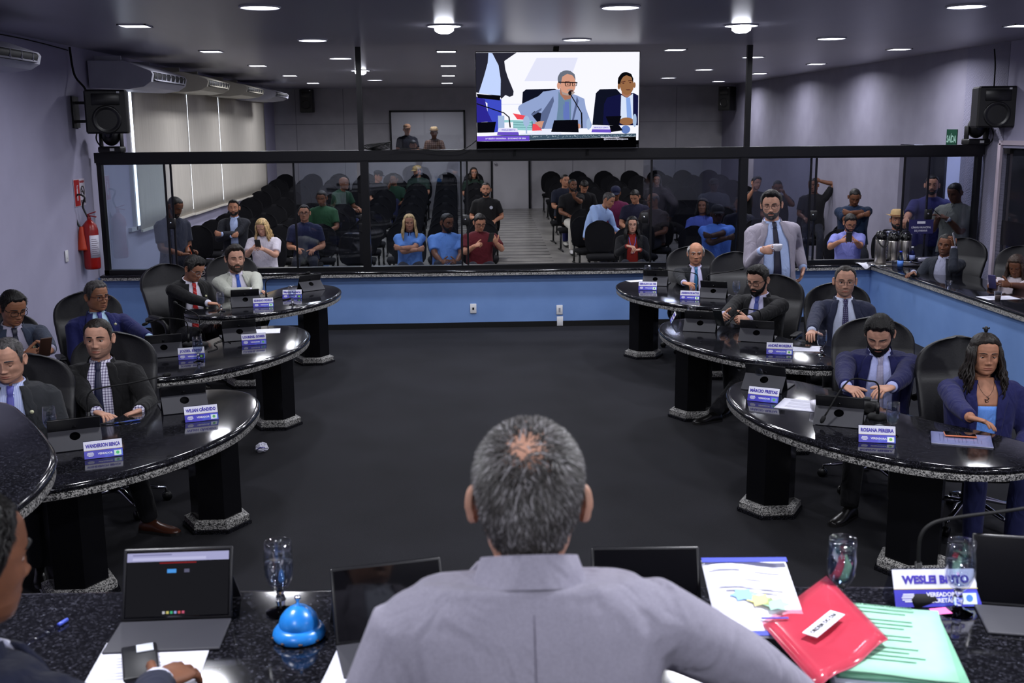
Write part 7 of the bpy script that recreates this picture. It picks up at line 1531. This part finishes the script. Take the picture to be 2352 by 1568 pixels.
# ============================================================ short grey hair of the man in the foreground, strand by strand
def strands(b, n=16000):
    q = MB(); R = np.random.default_rng(5); tow = lambda a: (np.asarray(a)*b.S*b.hs_) @ b.HR.T+b.HO
    ph = R.uniform(-pi, pi, n*2); z = R.uniform(-.098, .1195, n*2); a = np.abs(np.degrees(ph))
    zh = np.interp(a, [0, 20, 40, 60, 78, 86, 97, 108, 122, 138, 180], [.085, .088, .095, .06, -.01, .02, .036, .022, -.02, -.065, -.094])
    k = z > zh; ph, z = ph[k], z[k]; p = head_surf(ph, z, {'jaw': -.05})
    dist = np.linalg.norm(p-np.array([.004, .062, .092]), axis=1); dn = np.clip((dist-.006)/.058, .16, 1)**1.3; dn = dn*np.clip((z+.104)/.03, .15, 1); top_ = (p[:, 1] < .04) & (z > .095); dn[top_] *= .6
    k = R.random(len(p)) < dn; p, z, ph = p[k], z[k], ph[k]; dist_ = dist[k]; k2 = slice(None); nn = head_normal(p)
    wh = np.array([.004, .060, .094]); d = p-wh; d -= nn*np.sum(d*nn, 1)[:, None]; d /= np.maximum(np.linalg.norm(d, axis=1), 1e-4)[:, None]
    d = d+R.normal(0, .28, d.shape)+R.normal(0, .5, d.shape)*(dist_[k2] < .05)[:, None]; d -= nn*np.sum(d*nn, 1)[:, None]; d /= np.linalg.norm(d, axis=1)[:, None]
    sd = np.cross(nn, d); L = R.uniform(.014, .030, len(p))*np.clip((z+.115)/.07, .3, 1); V = []; F = []; M = []
    for i in range(len(p)):
        w = .0011; a0 = p[i]-nn[i]*.001; a1 = p[i]+nn[i]*.0045*L[i]/.022+d[i]*L[i]*.5; a2 = p[i]+nn[i]*.0055*L[i]/.022+d[i]*L[i]; o = len(V)
        V += [a0-sd[i]*w, a0+sd[i]*w, a1-sd[i]*w, a1+sd[i]*w, a2]; F += [(o, o+1, o+3, o+2), (o+2, o+3, o+4)]
        g = R.choice(4, p=[.34, .3, .24, .12]) if math.sin(ph[i]*7)+math.sin(z[i]*90+ph[i]*3) > -.3 else R.choice(4, p=[.5, .3, .15, .05]); M += [int(g)]*2
    q.add(tow(np.array(V)), F, M, True)
    q.build('hair', [mat('strand_dark', (36, 33, 32), .6), mat('strand_mid', (66, 62, 61), .6), mat('strand_grey', (100, 97, 99), .55), mat('strand_light', (150, 147, 151), .55)], b.root)
strands(D1)
# ============================================================ camera, light balance
cam = bpy.data.cameras.new('camera'); co = bpy.data.objects.new('camera', cam); COL.objects.link(co)
Rm = CM.T; co.matrix_world = Matrix(((Rm[0, 0], Rm[0, 1], Rm[0, 2], 0), (Rm[1, 0], Rm[1, 1], Rm[1, 2], 0), (Rm[2, 0], Rm[2, 1], Rm[2, 2], CAMH), (0, 0, 0, 1)))
cam.sensor_width = 36.0; cam.lens = FPX*36/2352; cam.clip_end = 100
cam.dof.use_dof = True; cam.dof.focus_distance = 7.6; cam.dof.aperture_fstop = 6.3
SC.camera = co
w = bpy.data.worlds.new('world'); SC.world = w; w.use_nodes = True; w.node_tree.nodes['Background'].inputs[0].default_value = (.5, .55, .7, 1); w.node_tree.nodes['Background'].inputs[1].default_value = .02
SC.view_settings.view_transform = 'Standard'; SC.view_settings.look = 'None'; SC.view_settings.exposure = EXPOSURE; SC.view_settings.gamma = 1.0; SC.view_settings.use_curve_mapping = False
cy = SC.cycles; cy.use_denoising = True; cy.use_adaptive_sampling = True; cy.adaptive_threshold = .02; cy.max_bounces = 12; cy.diffuse_bounces = 4; cy.glossy_bounces = 5; cy.transmission_bounces = 12; cy.transparent_max_bounces = 16
cy.caustics_reflective = False; cy.caustics_refractive = False; cy.sample_clamp_indirect = 4.0
try: cy.denoiser = 'OPENIMAGEDENOISE'
except Exception: pass

for o in bpy.data.objects:
    if len(o.get('label', '').split()) > 16: print('LONG', o.name, o['label'])
